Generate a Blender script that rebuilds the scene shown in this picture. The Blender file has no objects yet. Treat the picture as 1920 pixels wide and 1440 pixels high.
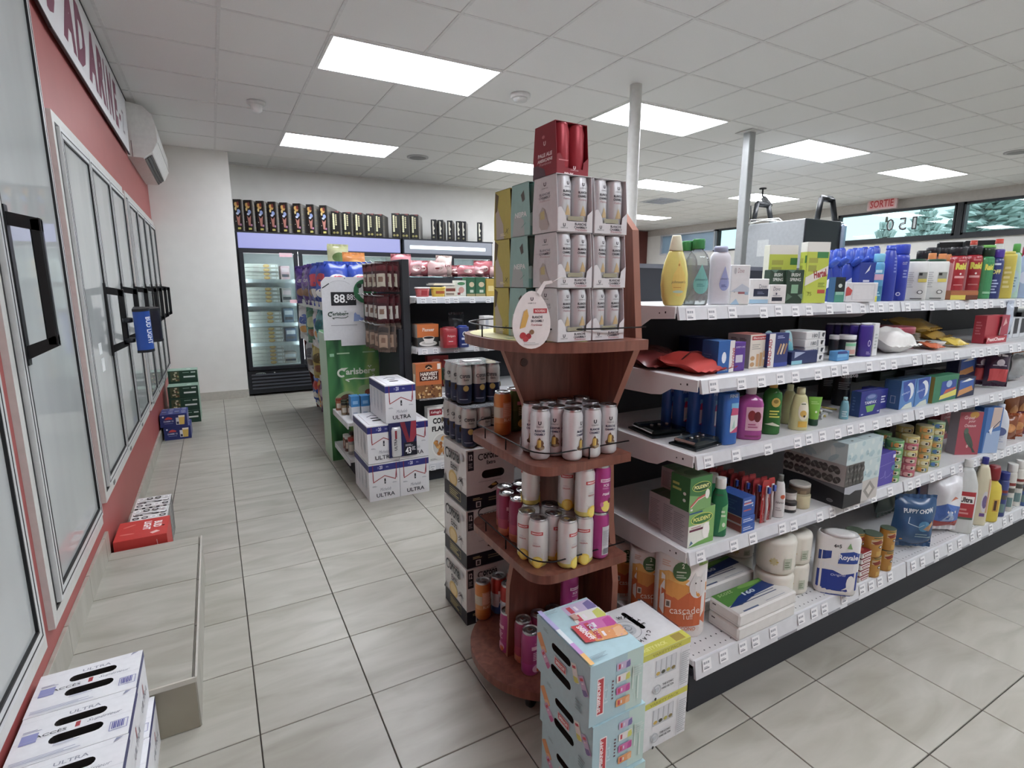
# A convenience store: coolers on a red wall, a wooden end display of cans, shelves of household goods
import bpy, bmesh, math, random
from mathutils import Vector, Matrix
RND = random.Random(11)
PI = math.pi
SC = bpy.context.scene
COL = SC.collection

# ---------------------------------------------------------------- camera, world, exposure
FPX = 1000.76
YAW, PITCH, ROLL = 0.5068, -0.1817, 0.0020
EYE = Vector((0, 0, 1.285))
FWD = Vector((math.sin(YAW) * math.cos(PITCH), math.cos(YAW) * math.cos(PITCH), math.sin(PITCH)))
_r = Vector((math.cos(YAW), -math.sin(YAW), 0))
_u = _r.cross(FWD)
RIGHT = _r * math.cos(ROLL) + _u * math.sin(ROLL)
UP = -_r * math.sin(ROLL) + _u * math.cos(ROLL)
cam = bpy.data.cameras.new('camera')
cam.sensor_width = 36
cam.lens = FPX * 36 / 1920
cam.clip_start = 0.02
camo = bpy.data.objects.new('camera', cam)
COL.objects.link(camo)
camo.matrix_world = Matrix((
    (RIGHT.x, UP.x, -FWD.x, EYE.x), (RIGHT.y, UP.y, -FWD.y, EYE.y),
    (RIGHT.z, UP.z, -FWD.z, EYE.z), (0, 0, 0, 1)))
SC.camera = camo
w = bpy.data.worlds.new('overcast_sky')
SC.world = w
w.use_nodes = True
wn = w.node_tree
bg = wn.nodes['Background']
sky = wn.nodes.new('ShaderNodeTexSky')
sky.sky_type = 'HOSEK_WILKIE'
sky.turbidity = 4
sky.ground_albedo = 0.5
sky.sun_direction = Vector((-0.5, -0.5, 0.7)).normalized()
mixs = wn.nodes.new('ShaderNodeMixRGB')
mixs.inputs[0].default_value = 0.55
mixs.inputs[2].default_value = (0.75, 0.98, 1.0, 1)
wn.links.new(sky.outputs[0], mixs.inputs[1])
wn.links.new(mixs.outputs[0], bg.inputs[0])
bg.inputs[1].default_value = 2.2
LAMP = 22         # strength of the ceiling light panels
SC.view_settings.view_transform = 'Standard'
SC.view_settings.look = 'None'
SC.view_settings.exposure = 0.0
SC.view_settings.gamma = 1
SC.view_settings.use_curve_mapping = False
SC.cycles.max_bounces = 10
SC.cycles.diffuse_bounces = 8
SC.cycles.glossy_bounces = 4
SC.cycles.transmission_bounces = 5
SC.cycles.transparent_max_bounces = 10
SC.cycles.sample_clamp_indirect = 6
SC.cycles.caustics_reflective = False
SC.cycles.caustics_refractive = False
SC.cycles.use_denoising = True

# ---------------------------------------------------------------- points on the room's planes
def ray(px, py):
    return FWD + RIGHT * ((px - 960) / FPX) - UP * ((py - 720) / FPX)
def Pz(px, py, z):
    d = ray(px, py); return EYE + d * ((z - EYE.z) / d.z)
def Px(px, py, x):
    d = ray(px, py); return EYE + d * (x / d.x)
def Py(px, py, y):
    d = ray(px, py); return EYE + d * (y / d.y)
def on(q, z, dy):
    """where a thing stands on a shelf; the top shelf is almost at eye height, so its depth is given"""
    p = Py(q[0], q[1], (1.15 if q[0] > 1195 else 3.39) + dy) if z > 1.2 else Pz(q[0], q[1], z)
    if z <= 1.2 and dy:
        p = Py(q[0], q[1], p.y + dy)
    p.z = z
    return p
def mpp(p):
    return (p - EYE).dot(FWD) / FPX

# ---------------------------------------------------------------- materials
def lin(h):
    h = h.lstrip('#')
    o = []
    for k in (0, 2, 4):
        c = int(h[k:k + 2], 16) / 255
        o.append(c / 12.92 if c <= 0.04045 else ((c + 0.055) / 1.055) ** 2.4)
    y = .21 * o[0] + .72 * o[1] + .07 * o[2]
    return tuple(.87 * c + .13 * y for c in o) + (1,)
_M = {}
def mat(h, rough=0.5, metal=0.0, grain=0.05, scale=30.0, bump=0.0, spec=0.4, coat=0.0):
    key = (h, rough, metal, grain, scale, bump, spec, coat)
    if key in _M:
        return _M[key]
    m = bpy.data.materials.new('surface_' + h.strip('#'))
    m.use_nodes = True
    nt = m.node_tree
    b = nt.nodes['Principled BSDF']
    c = lin(h)
    b.inputs['Roughness'].default_value = rough
    b.inputs['Metallic'].default_value = metal
    b.inputs['Specular IOR Level'].default_value = spec
    b.inputs['Coat Weight'].default_value = coat
    if grain or bump:
        tc = nt.nodes.new('ShaderNodeTexCoord')
        n = nt.nodes.new('ShaderNodeTexNoise')
        n.inputs['Scale'].default_value = scale
        n.inputs['Detail'].default_value = 3
        nt.links.new(tc.outputs['Object'], n.inputs['Vector'])
        r = nt.nodes.new('ShaderNodeValToRGB')
        r.color_ramp.elements[0].position = 0.3
        r.color_ramp.elements[1].position = 0.7
        r.color_ramp.elements[0].color = tuple(x * (1 - grain) for x in c[:3]) + (1,)
        r.color_ramp.elements[1].color = tuple(min(1, x * (1 + grain)) for x in c[:3]) + (1,)
        nt.links.new(n.outputs['Fac'], r.inputs[0])
        nt.links.new(r.outputs[0], b.inputs['Base Color'])
        if bump:
            bp = nt.nodes.new('ShaderNodeBump')
            bp.inputs['Strength'].default_value = bump
            bp.inputs['Distance'].default_value = 0.002
            nt.links.new(n.outputs['Fac'], bp.inputs['Height'])
            nt.links.new(bp.outputs[0], b.inputs['Normal'])
    else:
        b.inputs['Base Color'].default_value = c
    _M[key] = m
    return m
def ink(h):
    return mat(h, 0.45, 0, 0)
def paper(h):
    return mat(h, 0.5, 0, 0.03, 60)
def plast(h, rough=0.3):
    return mat(h, rough, 0, 0.03, 40, 0, 0.5)
def steel(h='b9bcbc', rough=0.3):
    return mat(h, rough, 1.0, 0.04, 20)
def emit(h, s, name, base=.8):
    m = bpy.data.materials.new(name)
    m.use_nodes = True
    b = m.node_tree.nodes['Principled BSDF']
    b.inputs['Base Color'].default_value = (base, base, base, 1)
    b.inputs['Emission Color'].default_value = lin(h)
    b.inputs['Emission Strength'].default_value = s
    return m
def glassy(name, tint, ior, fog, fogcol, rough=0.01, scatter='Diffuse'):
    m = bpy.data.materials.new(name)
    m.use_nodes = True
    nt = m.node_tree
    nt.nodes.remove(nt.nodes['Principled BSDF'])
    out = nt.nodes['Material Output']
    tr = nt.nodes.new('ShaderNodeBsdfTransparent')
    tr.inputs[0].default_value = lin(tint)
    df = nt.nodes.new('ShaderNodeBsdf' + scatter)
    n = nt.nodes.new('ShaderNodeTexNoise')
    n.inputs['Scale'].default_value = 2.5
    rp = nt.nodes.new('ShaderNodeMapRange')
    rp.inputs[1].default_value = 0.3
    rp.inputs[2].default_value = 0.7
    rp.inputs[3].default_value = max(0, fog - 0.06)
    rp.inputs[4].default_value = fog + 0.06 if fog else 0
    nt.links.new(n.outputs['Fac'], rp.inputs[0])
    df.inputs[0].default_value = lin(fogcol)
    m1 = nt.nodes.new('ShaderNodeMixShader')
    nt.links.new(rp.outputs[0], m1.inputs[0])
    nt.links.new(tr.outputs[0], m1.inputs[1])
    nt.links.new(df.outputs[0], m1.inputs[2])
    gl = nt.nodes.new('ShaderNodeBsdfGlossy')
    gl.inputs['Roughness'].default_value = rough
    fr = nt.nodes.new('ShaderNodeFresnel')
    fr.inputs['IOR'].default_value = ior
    m2 = nt.nodes.new('ShaderNodeMixShader')
    nt.links.new(fr.outputs[0], m2.inputs[0])
    nt.links.new(m1.outputs[0], m2.inputs[1])
    nt.links.new(gl.outputs[0], m2.inputs[2])
    nt.links.new(m2.outputs[0], out.inputs[0])
    return m
def clearplast(h, alpha=0.55):
    """coloured see-through plastic"""
    return glassy('clear_plastic', h, 1.45, 1 - alpha, h, 0.05)

# ---------------------------------------------------------------- mesh builder
class MB:
    def __init__(s):
        s.v, s.f, s.m, s.sm, s.mats = [], [], [], [], []
    def mi(s, m):
        if m not in s.mats:
            s.mats.append(m)
        return s.mats.index(m)
    def add(s, vs, fs, m, smooth=False):
        o = len(s.v)
        s.v += [tuple(q) for q in vs]
        k = s.mi(m) if not isinstance(m, list) else None
        for i, f in enumerate(fs):
            s.f.append(tuple(o + j for j in f))
            s.m.append(k if k is not None else s.mi(m[i]))
            s.sm.append(smooth)
        return s
    def box(s, x0, y0, z0, x1, y1, z1, m, b=0.0):
        if b <= 0:
            vs = [(x, y, z) for x in (x0, x1) for y in (y0, y1) for z in (z0, z1)]
            fs = [(0, 1, 3, 2), (4, 6, 7, 5), (0, 4, 5, 1), (2, 3, 7, 6), (0, 2, 6, 4), (1, 5, 7, 3)]
            return s.add(vs, fs, m)
        vs, ix = [], {}
        for a, x in enumerate((x0, x1)):
            for c, y in enumerate((y0, y1)):
                for e, z in enumerate((z0, z1)):
                    dx, dy, dz = (b, -b)[a], (b, -b)[c], (b, -b)[e]
                    ix[a, c, e, 0] = len(vs); vs.append((x, y + dy, z + dz))
                    ix[a, c, e, 1] = len(vs); vs.append((x + dx, y, z + dz))
                    ix[a, c, e, 2] = len(vs); vs.append((x + dx, y + dy, z))
        fs = []
        for t in (0, 1):
            fs.append([ix[t, 0, 0, 0], ix[t, 1, 0, 0], ix[t, 1, 1, 0], ix[t, 0, 1, 0]])
            fs.append([ix[0, t, 0, 1], ix[1, t, 0, 1], ix[1, t, 1, 1], ix[0, t, 1, 1]])
            fs.append([ix[0, 0, t, 2], ix[1, 0, t, 2], ix[1, 1, t, 2], ix[0, 1, t, 2]])
            for q in (0, 1):
                fs.append([ix[t, q, 0, 0], ix[t, q, 1, 0], ix[t, q, 1, 1], ix[t, q, 0, 1]])
                fs.append([ix[t, 0, q, 0], ix[t, 1, q, 0], ix[t, 1, q, 2], ix[t, 0, q, 2]])
                fs.append([ix[0, t, q, 1], ix[1, t, q, 1], ix[1, t, q, 2], ix[0, t, q, 2]])
                for e in (0, 1):
                    fs.append([ix[t, q, e, 0], ix[t, q, e, 1], ix[t, q, e, 2]])
        return s.add(vs, fs, m)
    def prism(s, pts, axis, a0, a1, m, smooth=False):
        n = len(pts)
        def P(p, a):
            return {'z': (p[0], p[1], a), 'y': (p[0], a, p[1]), 'x': (a, p[0], p[1])}[axis]
        vs = [P(p, a0) for p in pts] + [P(p, a1) for p in pts]
        fs = [tuple(range(n - 1, -1, -1)), tuple(range(n, 2 * n))]
        s.add(vs, fs, m)
        s.add(vs, [(i, (i + 1) % n, n + (i + 1) % n, n + i) for i in range(n)], m, smooth)
        return s
    def lathe(s, prof, m, seg=20, sx=1.0, sy=1.0, n=2.0, cx=0.0, cy=0.0, cz=0.0, smooth=True, cap=True):
        """prof: [(r, z[, material of the band above])]"""
        vs = []
        for p in prof:
            for k in range(seg):
                t = 2 * PI * k / seg + PI / seg
                c, q = math.cos(t), math.sin(t)
                e = 2 / n
                vs.append((cx + sx * p[0] * math.copysign(abs(c) ** e, c), cy + sy * p[0] * math.copysign(abs(q) ** e, q), cz + p[1]))
        fs, ms = [], []
        for i in range(len(prof) - 1):
            for k in range(seg):
                fs.append((i * seg + k, i * seg + (k + 1) % seg, (i + 1) * seg + (k + 1) % seg, (i + 1) * seg + k))
                ms.append(prof[i][2] if len(prof[i]) > 2 else m)
        s.add(vs, fs, ms, smooth)
        if cap:
            o = len(s.v) - len(vs)
            s.f.append(tuple(o + k for k in range(seg - 1, -1, -1))); s.m.append(s.mi(ms[0])); s.sm.append(False)
            e = o + (len(prof) - 1) * seg
            s.f.append(tuple(e + k for k in range(seg))); s.m.append(s.mi(ms[-1])); s.sm.append(False)
        return s
    def tube(s, path, r, m, seg=6):
        vs, fs = [], []
        path = [Vector(p) for p in path]
        for i, p in enumerate(path):
            d = (path[min(i + 1, len(path) - 1)] - path[max(i - 1, 0)]).normalized()
            a = d.cross(Vector((0, 0, 1)))
            if a.length < 0.1:
                a = d.cross(Vector((1, 0, 0)))
            a.normalize(); b = d.cross(a)
            for k in range(seg):
                t = 2 * PI * k / seg
                vs.append(p + a * (r * math.cos(t)) + b * (r * math.sin(t)))
        for i in range(len(path) - 1):
            for k in range(seg):
                fs.append((i * seg + k, i * seg + (k + 1) % seg, (i + 1) * seg + (k + 1) % seg, (i + 1) * seg + k))
        fs += [tuple(range(seg - 1, -1, -1)), tuple(range(len(vs) - seg, len(vs)))]
        return s.add(vs, fs, m, True)
    def mesh(s, name):
        me = bpy.data.meshes.new(name)
        me.from_pydata(s.v, [], s.f)
        for m in s.mats:
            me.materials.append(m)
        me.polygons.foreach_set('material_index', s.m)
        me.polygons.foreach_set('use_smooth', s.sm)
        me.update()
        return me
    def build(s, name, parent=None, loc=None, rz=0):
        o = bpy.data.objects.new(name, s.mesh(name))
        COL.objects.link(o)
        if parent:
            o.parent = parent
        if loc:
            o.location = loc
        o.rotation_euler.z = rz
        return o
def thing(name, label, cat, loc=(0, 0, 0), rz=0.0, group=None):
    o = bpy.data.objects.new(name, None)
    o.empty_display_size = 0.05
    COL.objects.link(o)
    o.location = (loc[0], loc[1], loc[2] + (.0008 if loc[2] > .05 else 0))      # a hair above what carries it
    o.rotation_euler.z = rz
    o['label'] = label
    o['category'] = cat
    if group:
        o['group'] = group
    return o
def tag(o, label, cat, group=None):
    o['label'] = label; o['category'] = cat
    if group:
        o['group'] = group
    return o
def struct(mb, name, parent=None):
    o = mb.build(name, parent)
    if not parent:
        o['kind'] = 'structure'
    return o
KIDS = {}
def dup(root, label, loc, rz=None, group=None):
    """a copy of a thing, its parts and their sub-parts, sharing mesh data"""
    if root not in KIDS:
        KIDS[root] = [(c, list(c.children)) for c in root.children]
    r = root.copy(); COL.objects.link(r)
    r.location = (loc[0], loc[1], loc[2] + (.0008 if loc[2] > .05 else 0))
    if rz is not None:
        r.rotation_euler.z = rz
    r['label'] = label
    if group:
        r['group'] = group
    for c, sub in KIDS[root]:
        d = c.copy(); COL.objects.link(d); d.parent = r
        for g in sub:
            e = g.copy(); COL.objects.link(e); e.parent = d
    return r

# ---------------------------------------------------------------- flat print: shapes and lettering laid on a face
_T = {}
def glyphs(t, bold, shear):
    k = (t, bold, shear)
    if k not in _T:
        c = bpy.data.curves.new('lettering', 'FONT')
        c.body = t
        c.offset = bold
        c.shear = shear
        c.resolution_u = 2
        c.fill_mode = 'FRONT'
        o = bpy.data.objects.new('lettering', c)
        me = o.to_mesh()
        vs = [(v.co.x, v.co.y) for v in me.vertices]
        fs = [tuple(p.vertices) for p in me.polygons]
        o.to_mesh_clear()
        bpy.data.objects.remove(o)
        bpy.data.curves.remove(c)
        if not vs:
            vs, fs = [(0, 0), (1, 0), (1, 1)], [(0, 1, 2)]
        x0 = min(v[0] for v in vs); x1 = max(v[0] for v in vs)
        y0 = min(v[1] for v in vs); y1 = max(v[1] for v in vs)
        _T[k] = ([(v[0] - x0, v[1] - y0) for v in vs], fs, x1 - x0, y1 - y0)
    return _T[k]
class Pr:
    def __init__(s):
        s.it = []
    def poly(s, pts, c):
        s.it.append((list(pts), [tuple(range(len(pts)))], c)); return s
    def rect(s, x, y, w, h, c):
        return s.poly([(x, y), (x + w, y), (x + w, y + h), (x, y + h)], c)
    def ell(s, cx, cy, rx, ry, c, n=18, rot=0.0):
        q = []
        for k in range(n):
            a = 2 * PI * k / n
            x, y = rx * math.cos(a), ry * math.sin(a)
            q.append((cx + x * math.cos(rot) - y * math.sin(rot), cy + x * math.sin(rot) + y * math.cos(rot)))
        return s.poly(q, c)
    def frame(s, x, y, w, h, t, c):
        s.rect(x, y, w, t, c); s.rect(x, y + h - t, w, t, c); s.rect(x, y, t, h, c)
        return s.rect(x + w - t, y, t, h, c)
    def line(s, pts, t, c):
        for (ax, ay), (bx, by) in zip(pts, pts[1:]):
            L = math.hypot(bx - ax, by - ay) or 1
            nx, ny = -(by - ay) / L * t / 2, (bx - ax) / L * t / 2
            ex, ey = (bx - ax) / L * t / 3, (by - ay) / L * t / 3
            s.poly([(ax - nx - ex, ay - ny - ey), (bx - nx + ex, by - ny + ey), (bx + nx + ex, by + ny + ey), (ax + nx - ex, ay + ny - ey)], c)
        return s
    def arc(s, cx, cy, r, a0, a1, t, c, n=14):
        s.line([(cx + r * math.cos(a0 + (a1 - a0) * k / n), cy + r * math.sin(a0 + (a1 - a0) * k / n)) for k in range(n + 1)], t, c)
        return s
    def text(s, t, x, y, h, c, w=None, al='C', rot=0.0, bold=0.0, shear=0.0, mirror=False):
        vs, fs, tw, th = glyphs(t, bold, shear)
        sy = h / (th or 1)
        sx = sy if w is None else w / (tw or 1)
        W = tw * sx
        dx = {'L': 0, 'C': -W / 2, 'R': -W}[al]
        q = []
        for a, b in vs:
            a, b = a * sx + dx, b * sy
            if mirror:
                a = -a
            q.append((x + a * math.cos(rot) - b * math.sin(rot), y + a * math.sin(rot) + b * math.cos(rot)))
        s.it.append((q, fs, c)); return s
    def bars(s, x, y, w, h, n, c, f=0.5):
        """lines of small unreadable print"""
        for k in range(n):
            s.rect(x, y + h * (k + (1 - f) / 2) / n, w * (0.7 + 0.3 * ((k * 7 + 3) % 5) / 4), h / n * f, c)
        return s
    def mesh(s, fn, name='print', slice_u=None, slice_v=None, off=0.0004, step=0.00012):
        bm = bmesh.new()
        mats = []
        lay = bm.faces.layers.int.new('lay')
        for L, (vs, fs, c) in enumerate(s.it):
            m = ink(c) if isinstance(c, str) else c
            if m not in mats:
                mats.append(m)
            bv = [bm.verts.new((x, y, L)) for x, y in vs]
            for f in fs:
                try:
                    q = bm.faces.new([bv[i] for i in f])
                    q.material_index = mats.index(m)
                except ValueError:
                    pass
        if slice_u or slice_v:
            bmesh.ops.triangulate(bm, faces=[f for f in bm.faces if len(f.verts) > 4])
        for ax, st in ((0, slice_u), (1, slice_v)):
            if st and bm.verts:
                lo = min(v.co[ax] for v in bm.verts); hi = max(v.co[ax] for v in bm.verts)
                k = math.floor(lo / st) + 1
                while k * st < hi:
                    no = (1, 0, 0) if ax == 0 else (0, 1, 0)
                    bmesh.ops.bisect_plane(bm, geom=bm.verts[:] + bm.edges[:] + bm.faces[:], plane_co=(k * st, k * st, 0), plane_no=no)
                    k += 1
        for v in bm.verts:
            v.co = fn(v.co.x, v.co.y, off + step * round(v.co.z))
        me = bpy.data.meshes.new(name)
        bm.to_mesh(me)
        bm.free()
        for m in mats:
            me.materials.append(m)
        return me
    def build(s, fn, name='print', parent=None, **k):
        o = bpy.data.objects.new(name, s.mesh(fn, name, **k))
        COL.objects.link(o)
        if parent:
            o.parent = parent
        return o
def f_front(y=0.0): return lambda u, v, o: (u, y - o, v)
def f_left(d, x=0.0): return lambda u, v, o: (x - o, d - u, v)
def f_right(x): return lambda u, v, o: (x + o, u, v)
def f_top(z): return lambda u, v, o: (u, v, z + o)
def f_cyl(r, cx=0.0, cy=0.0):
    """u runs round the front of an upright cylinder"""
    def fn(u, v, o):
        a = u / r
        return (cx + (r + o) * math.sin(a), cy - (r + o) * math.cos(a), v)
    return fn
def f_shape(prof, sx, sy, n):
    """the front of a bottle of superellipse section; u is x"""
    def R(z):
        for a, b in zip(prof, prof[1:]):
            if a[1] <= z <= b[1] and b[1] > a[1]:
                return a[0] + (b[0] - a[0]) * (z - a[1]) / (b[1] - a[1])
        return prof[-1][0] if z > prof[-1][1] else prof[0][0]
    def fn(u, v, o):
        r = R(v)
        t = min(1, abs(u) / max(1e-6, sx * r))
        return (u, -sy * r * (max(0, 1 - t ** n)) ** (1 / n) - o - 0.0003, v)
    return fn

# ---------------------------------------------------------------- common goods
def carton(name, label, cat, loc, w, d, h, col, front=None, left=None, top=None, right=None, rz=0.0, group=None, b=0.0015, flap=True):
    """a printed box; the origin is its front lower corner, the front looks to -Y"""
    t = thing(name, label, cat, loc, rz, group)
    bodym = col if not isinstance(col, str) else paper(col)
    mb = MB().box(0, 0, 0, w, d, h, bodym, min(b, w / 8, d / 8, h / 8))
    mb.build('carton', t)
    if flap:
        e = min(w, d) * 0.12
        MB().box(w * 0.02, d * 0.5 - 0.0006, h - 0.0002, w * 0.98, d * 0.5 + 0.0006, h + 0.0005, mat('8a8a86', .6)).build('flap_seam', t)
    for pr, fn, nm in ((front, f_front(), 'front_print'), (left, f_left(d), 'side_print'), (top, f_top(h), 'top_print'), (right, f_right(w), 'end_print')):
        if pr and pr.it:
            pr.build(fn, nm, t)
    return t
def pbox(name, label, cat, z, fl, xr, yt, d, col, front=None, left=None, top=None, rz=None, group=None, dy=0.0, flap=True):
    """a box on a surface at height z: fl is where its front lower corner stands; front/left/top draw on (Pr, w, h)"""
    p = on(fl, z, dy)
    k = p.y
    if rz is None:
        rz = -.38 if z > 1.2 and fl[0] > 1195 else 0
    d_ = ray(xr, fl[1]); e_ = d_.x / d_.y
    wd = abs((e_ * k - p.x) / (math.cos(rz) - e_ * math.sin(rz)))
    if rz and z > 1.2: d = min(d, .035)
    h = Py(fl[0], yt, k).z - z
    def mk(fn, a, b):
        if not fn:
            return None
        q = Pr(); fn(q, a, b); return q
    return carton(name, label, cat, (p.x, p.y, z), wd, d, h, col, mk(front, wd, h), mk(left, d, h), mk(top, wd, d), rz=rz, group=group, flap=flap)
BOT = {
 'shampoo': ([(.62, 0), (.72, .02), (.9, .12), (1, .3), (.97, .45), (.8, .62), (.55, .76), (.5, .78)], [(.5, .78), (.5, .8), (.42, .9), (.34, .98), (.3, 1)], 2.4),
 'oil': ([(.85, 0), (.95, .02), (1, .1), (1, .6), (.93, .7), (.7, .79), (.42, .83), (.42, .85)], [(.5, .85), (.52, .86), (.52, .98), (.48, 1)], 2.6),
 'powder': ([(.9, 0), (1, .03), (1, .75), (.95, .83), (.8, .88), (.68, .9)], [(.68, .9), (.68, .97), (.6, 1)], 3.2),
 'spray': ([(.92, 0), (1, .015), (1, .74), (.93, .8), (.8, .83)], [(.86, .83), (.9, .84), (.9, .98), (.84, 1)], 2),
 'gel': ([(.9, 0), (1, .03), (1, .72), (.9, .8), (.45, .87), (.4, .88)], [(.42, .88), (.44, .89), (.44, .98), (.4, 1)], 2.6),
 'soap': ([(.92, 0), (1, .03), (1, .66), (.85, .76), (.4, .82), (.36, .84)], [(.36, .84), (.4, .85), (.4, .97), (.34, 1)], 2.8),
 'slim': ([(.9, 0), (1, .03), (1, .55), (.85, .75), (.62, .9), (.55, .92)], [(.6, .92), (.62, .93), (.58, 1)], 2.4),
 'block': ([(.94, 0), (1, .02), (1, .9), (.94, .94)], [(.8, .94), (.8, .98), (.74, 1)], 4),
 'duck': ([(.9, 0), (1, .03), (1, .45), (.85, .62), (.7, .7), (.62, .72)], [(.66, .72), (.7, .74), (.55, .95), (.3, 1)], 2.6),
 'jug': ([(.95, 0), (1, .02), (1, .55), (.92, .68), (.6, .84), (.34, .9)], [(.36, .9), (.38, .91), (.38, .99), (.34, 1)], 3),
 'jar': ([(.95, 0), (1, .03), (1, .74), (.92, .8)], [(.98, .8), (1, .81), (1, .98), (.95, 1)], 2),
 'tin': ([(.96, 0), (1, .03), (1, .94), (.97, .97)], [(.97, .97), (1, .975), (1, .99), (.94, 1)], 2),
 'mouth': ([(.9, 0), (1, .03), (1, .6), (.8, .74), (.62, .8), (.6, .82)], [(.64, .82), (.66, .83), (.66, .97), (.58, 1)], 3),
 'yellow': ([(.92, 0), (1, .03), (1, .55), (.85, .66), (.5, .72), (.48, .74)], [(.55, .74), (.62, .78), (.62, .92), (.5, 1)], 2.2),
 'lotion': ([(.9, 0), (1, .03), (.95, .5), (.7, .78), (.5, .84)], [(.45, .84), (.45, .98), (.4, 1)], 2.2),
}
def bottle(name, label, cat, loc, w, h, kind, body, cap, flat=1.0, label_fn=None, rz=0.0, group=None, seg=20, slice_=0.006, bands=None):
    bp, cp, n = BOT[kind]
    R = w / 2
    t = thing(name, label, cat, loc, rz, group)
    bm_ = body if not isinstance(body, str) else plast(body)
    cm = cap if not isinstance(cap, str) else plast(cap)
    pf = [(r * R, z * h) for r, z in bp]
    MB().lathe(pf, bm_, seg, 1, flat, n).build('bottle', t)
    MB().lathe([(r * R, z * h) for r, z in cp], cm, seg, 1, flat if flat > .7 else min(1, flat * 1.25), 2).build('cap', t)
    if label_fn:
        q = Pr(); label_fn(q, w, h)
        if q.it:
            q.build(f_shape(pf, 1, flat, n), 'label_print', t, slice_u=max(slice_, w / 9), slice_v=max(.012, h / 9))
    return t
def pbot(name, label, cat, z, base, wpx, yt, kind, body, cap, flat=1.0, label_fn=None, rz=None, group=None, dy=0.0, **k):
    p = on(base, z, dy)
    wd = wpx * mpp(p)
    h = Py(base[0], yt, p.y).z - z
    if rz is None:
        rz = -.72 * math.atan2(p.x, p.y) if p.x > 1.16 and p.y < 2 else 0
    return bottle(name, label, cat, (p.x + max(0, .2 * flat * wd), p.y + flat * wd / 2, z), wd, h, kind, body, cap, flat, label_fn, rz, group, **k)
def pillow_fn(w, h, t, seed, crimp=0.08):
    rr = random.Random(seed)
    ph = [rr.uniform(0, 6.28) for _ in range(6)]
    def fn(u, v, side, o=0.0):
        a, b = u / w, v / h            # -0.5..0.5 , 0..1
        g = max(0, 1 - (2 * abs(a)) ** 2.6) * max(0, 1 - (2 * abs(b - .5)) ** 3.4)
        th = t / 2 * g ** 0.6
        th *= 1 + .14 * math.sin(9 * a + ph[0] + 5 * b) + .10 * math.sin(14 * b + ph[1] - 6 * a)
        sh = .012 * w / .2 * math.sin(7 * b + ph[2]) * (0.5 - g)
        x = u * (1 - .07 * g)
        return (x, side * (th + o) + sh, v + .006 * math.sin(8 * a + ph[3]) * (1 - g))
    return fn
def bag(name, label, cat, loc, w, h, t, col, print_fn=None, rz=0.0, rx=0.0, seed=1, group=None, rough=0.25, ends=None, nu=9, nv=11):
    """a filled film bag with crimped ends, standing on its lower edge"""
    e = thing(name, label, cat, loc, rz, group)
    e.rotation_euler.x = rx
    fn = pillow_fn(w, h, t, seed)
    m = col if not isinstance(col, str) else mat(col, rough, 0, .06, 25, .3, .5)
    mb = MB()
    for side in (-1, 1):
        vs = [fn((i / nu - .5) * w, j / nv * h, side) for j in range(nv + 1) for i in range(nu + 1)]
        fs = [(j * (nu + 1) + i, j * (nu + 1) + i + 1, (j + 1) * (nu + 1) + i + 1, (j + 1) * (nu + 1) + i) for j in range(nv) for i in range(nu)]
        mb.add(vs, fs, m, True)
    mb.build('bag_body', e)
    em = m if ends is None else mat(ends, .3, 0, .04, 30)
    c = MB()
    k = 12
    for z0, z1 in ((-.018 * h / .25, .004), (h - .004, h + .018 * h / .25)):
        vs = []
        for i in range(k + 1):
            x = (i / k - .5) * w * .99
            y = .0022 * (1 if i % 2 else -1)
            vs += [(x, y, z0), (x, y, z1)]
        c.add(vs, [(2 * i, 2 * i + 2, 2 * i + 3, 2 * i + 1) for i in range(k)], em)
    c.build('crimped_seam', e)
    if print_fn:
        q = Pr(); print_fn(q, w, h)
        q.build(lambda u, v, o: fn(u, v, -1, o + .0008), 'label_print', e, slice_u=w / 8, slice_v=h / 10)
    for c in e.children:
        c.location.z = .018 * h / .25
    return e
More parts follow.
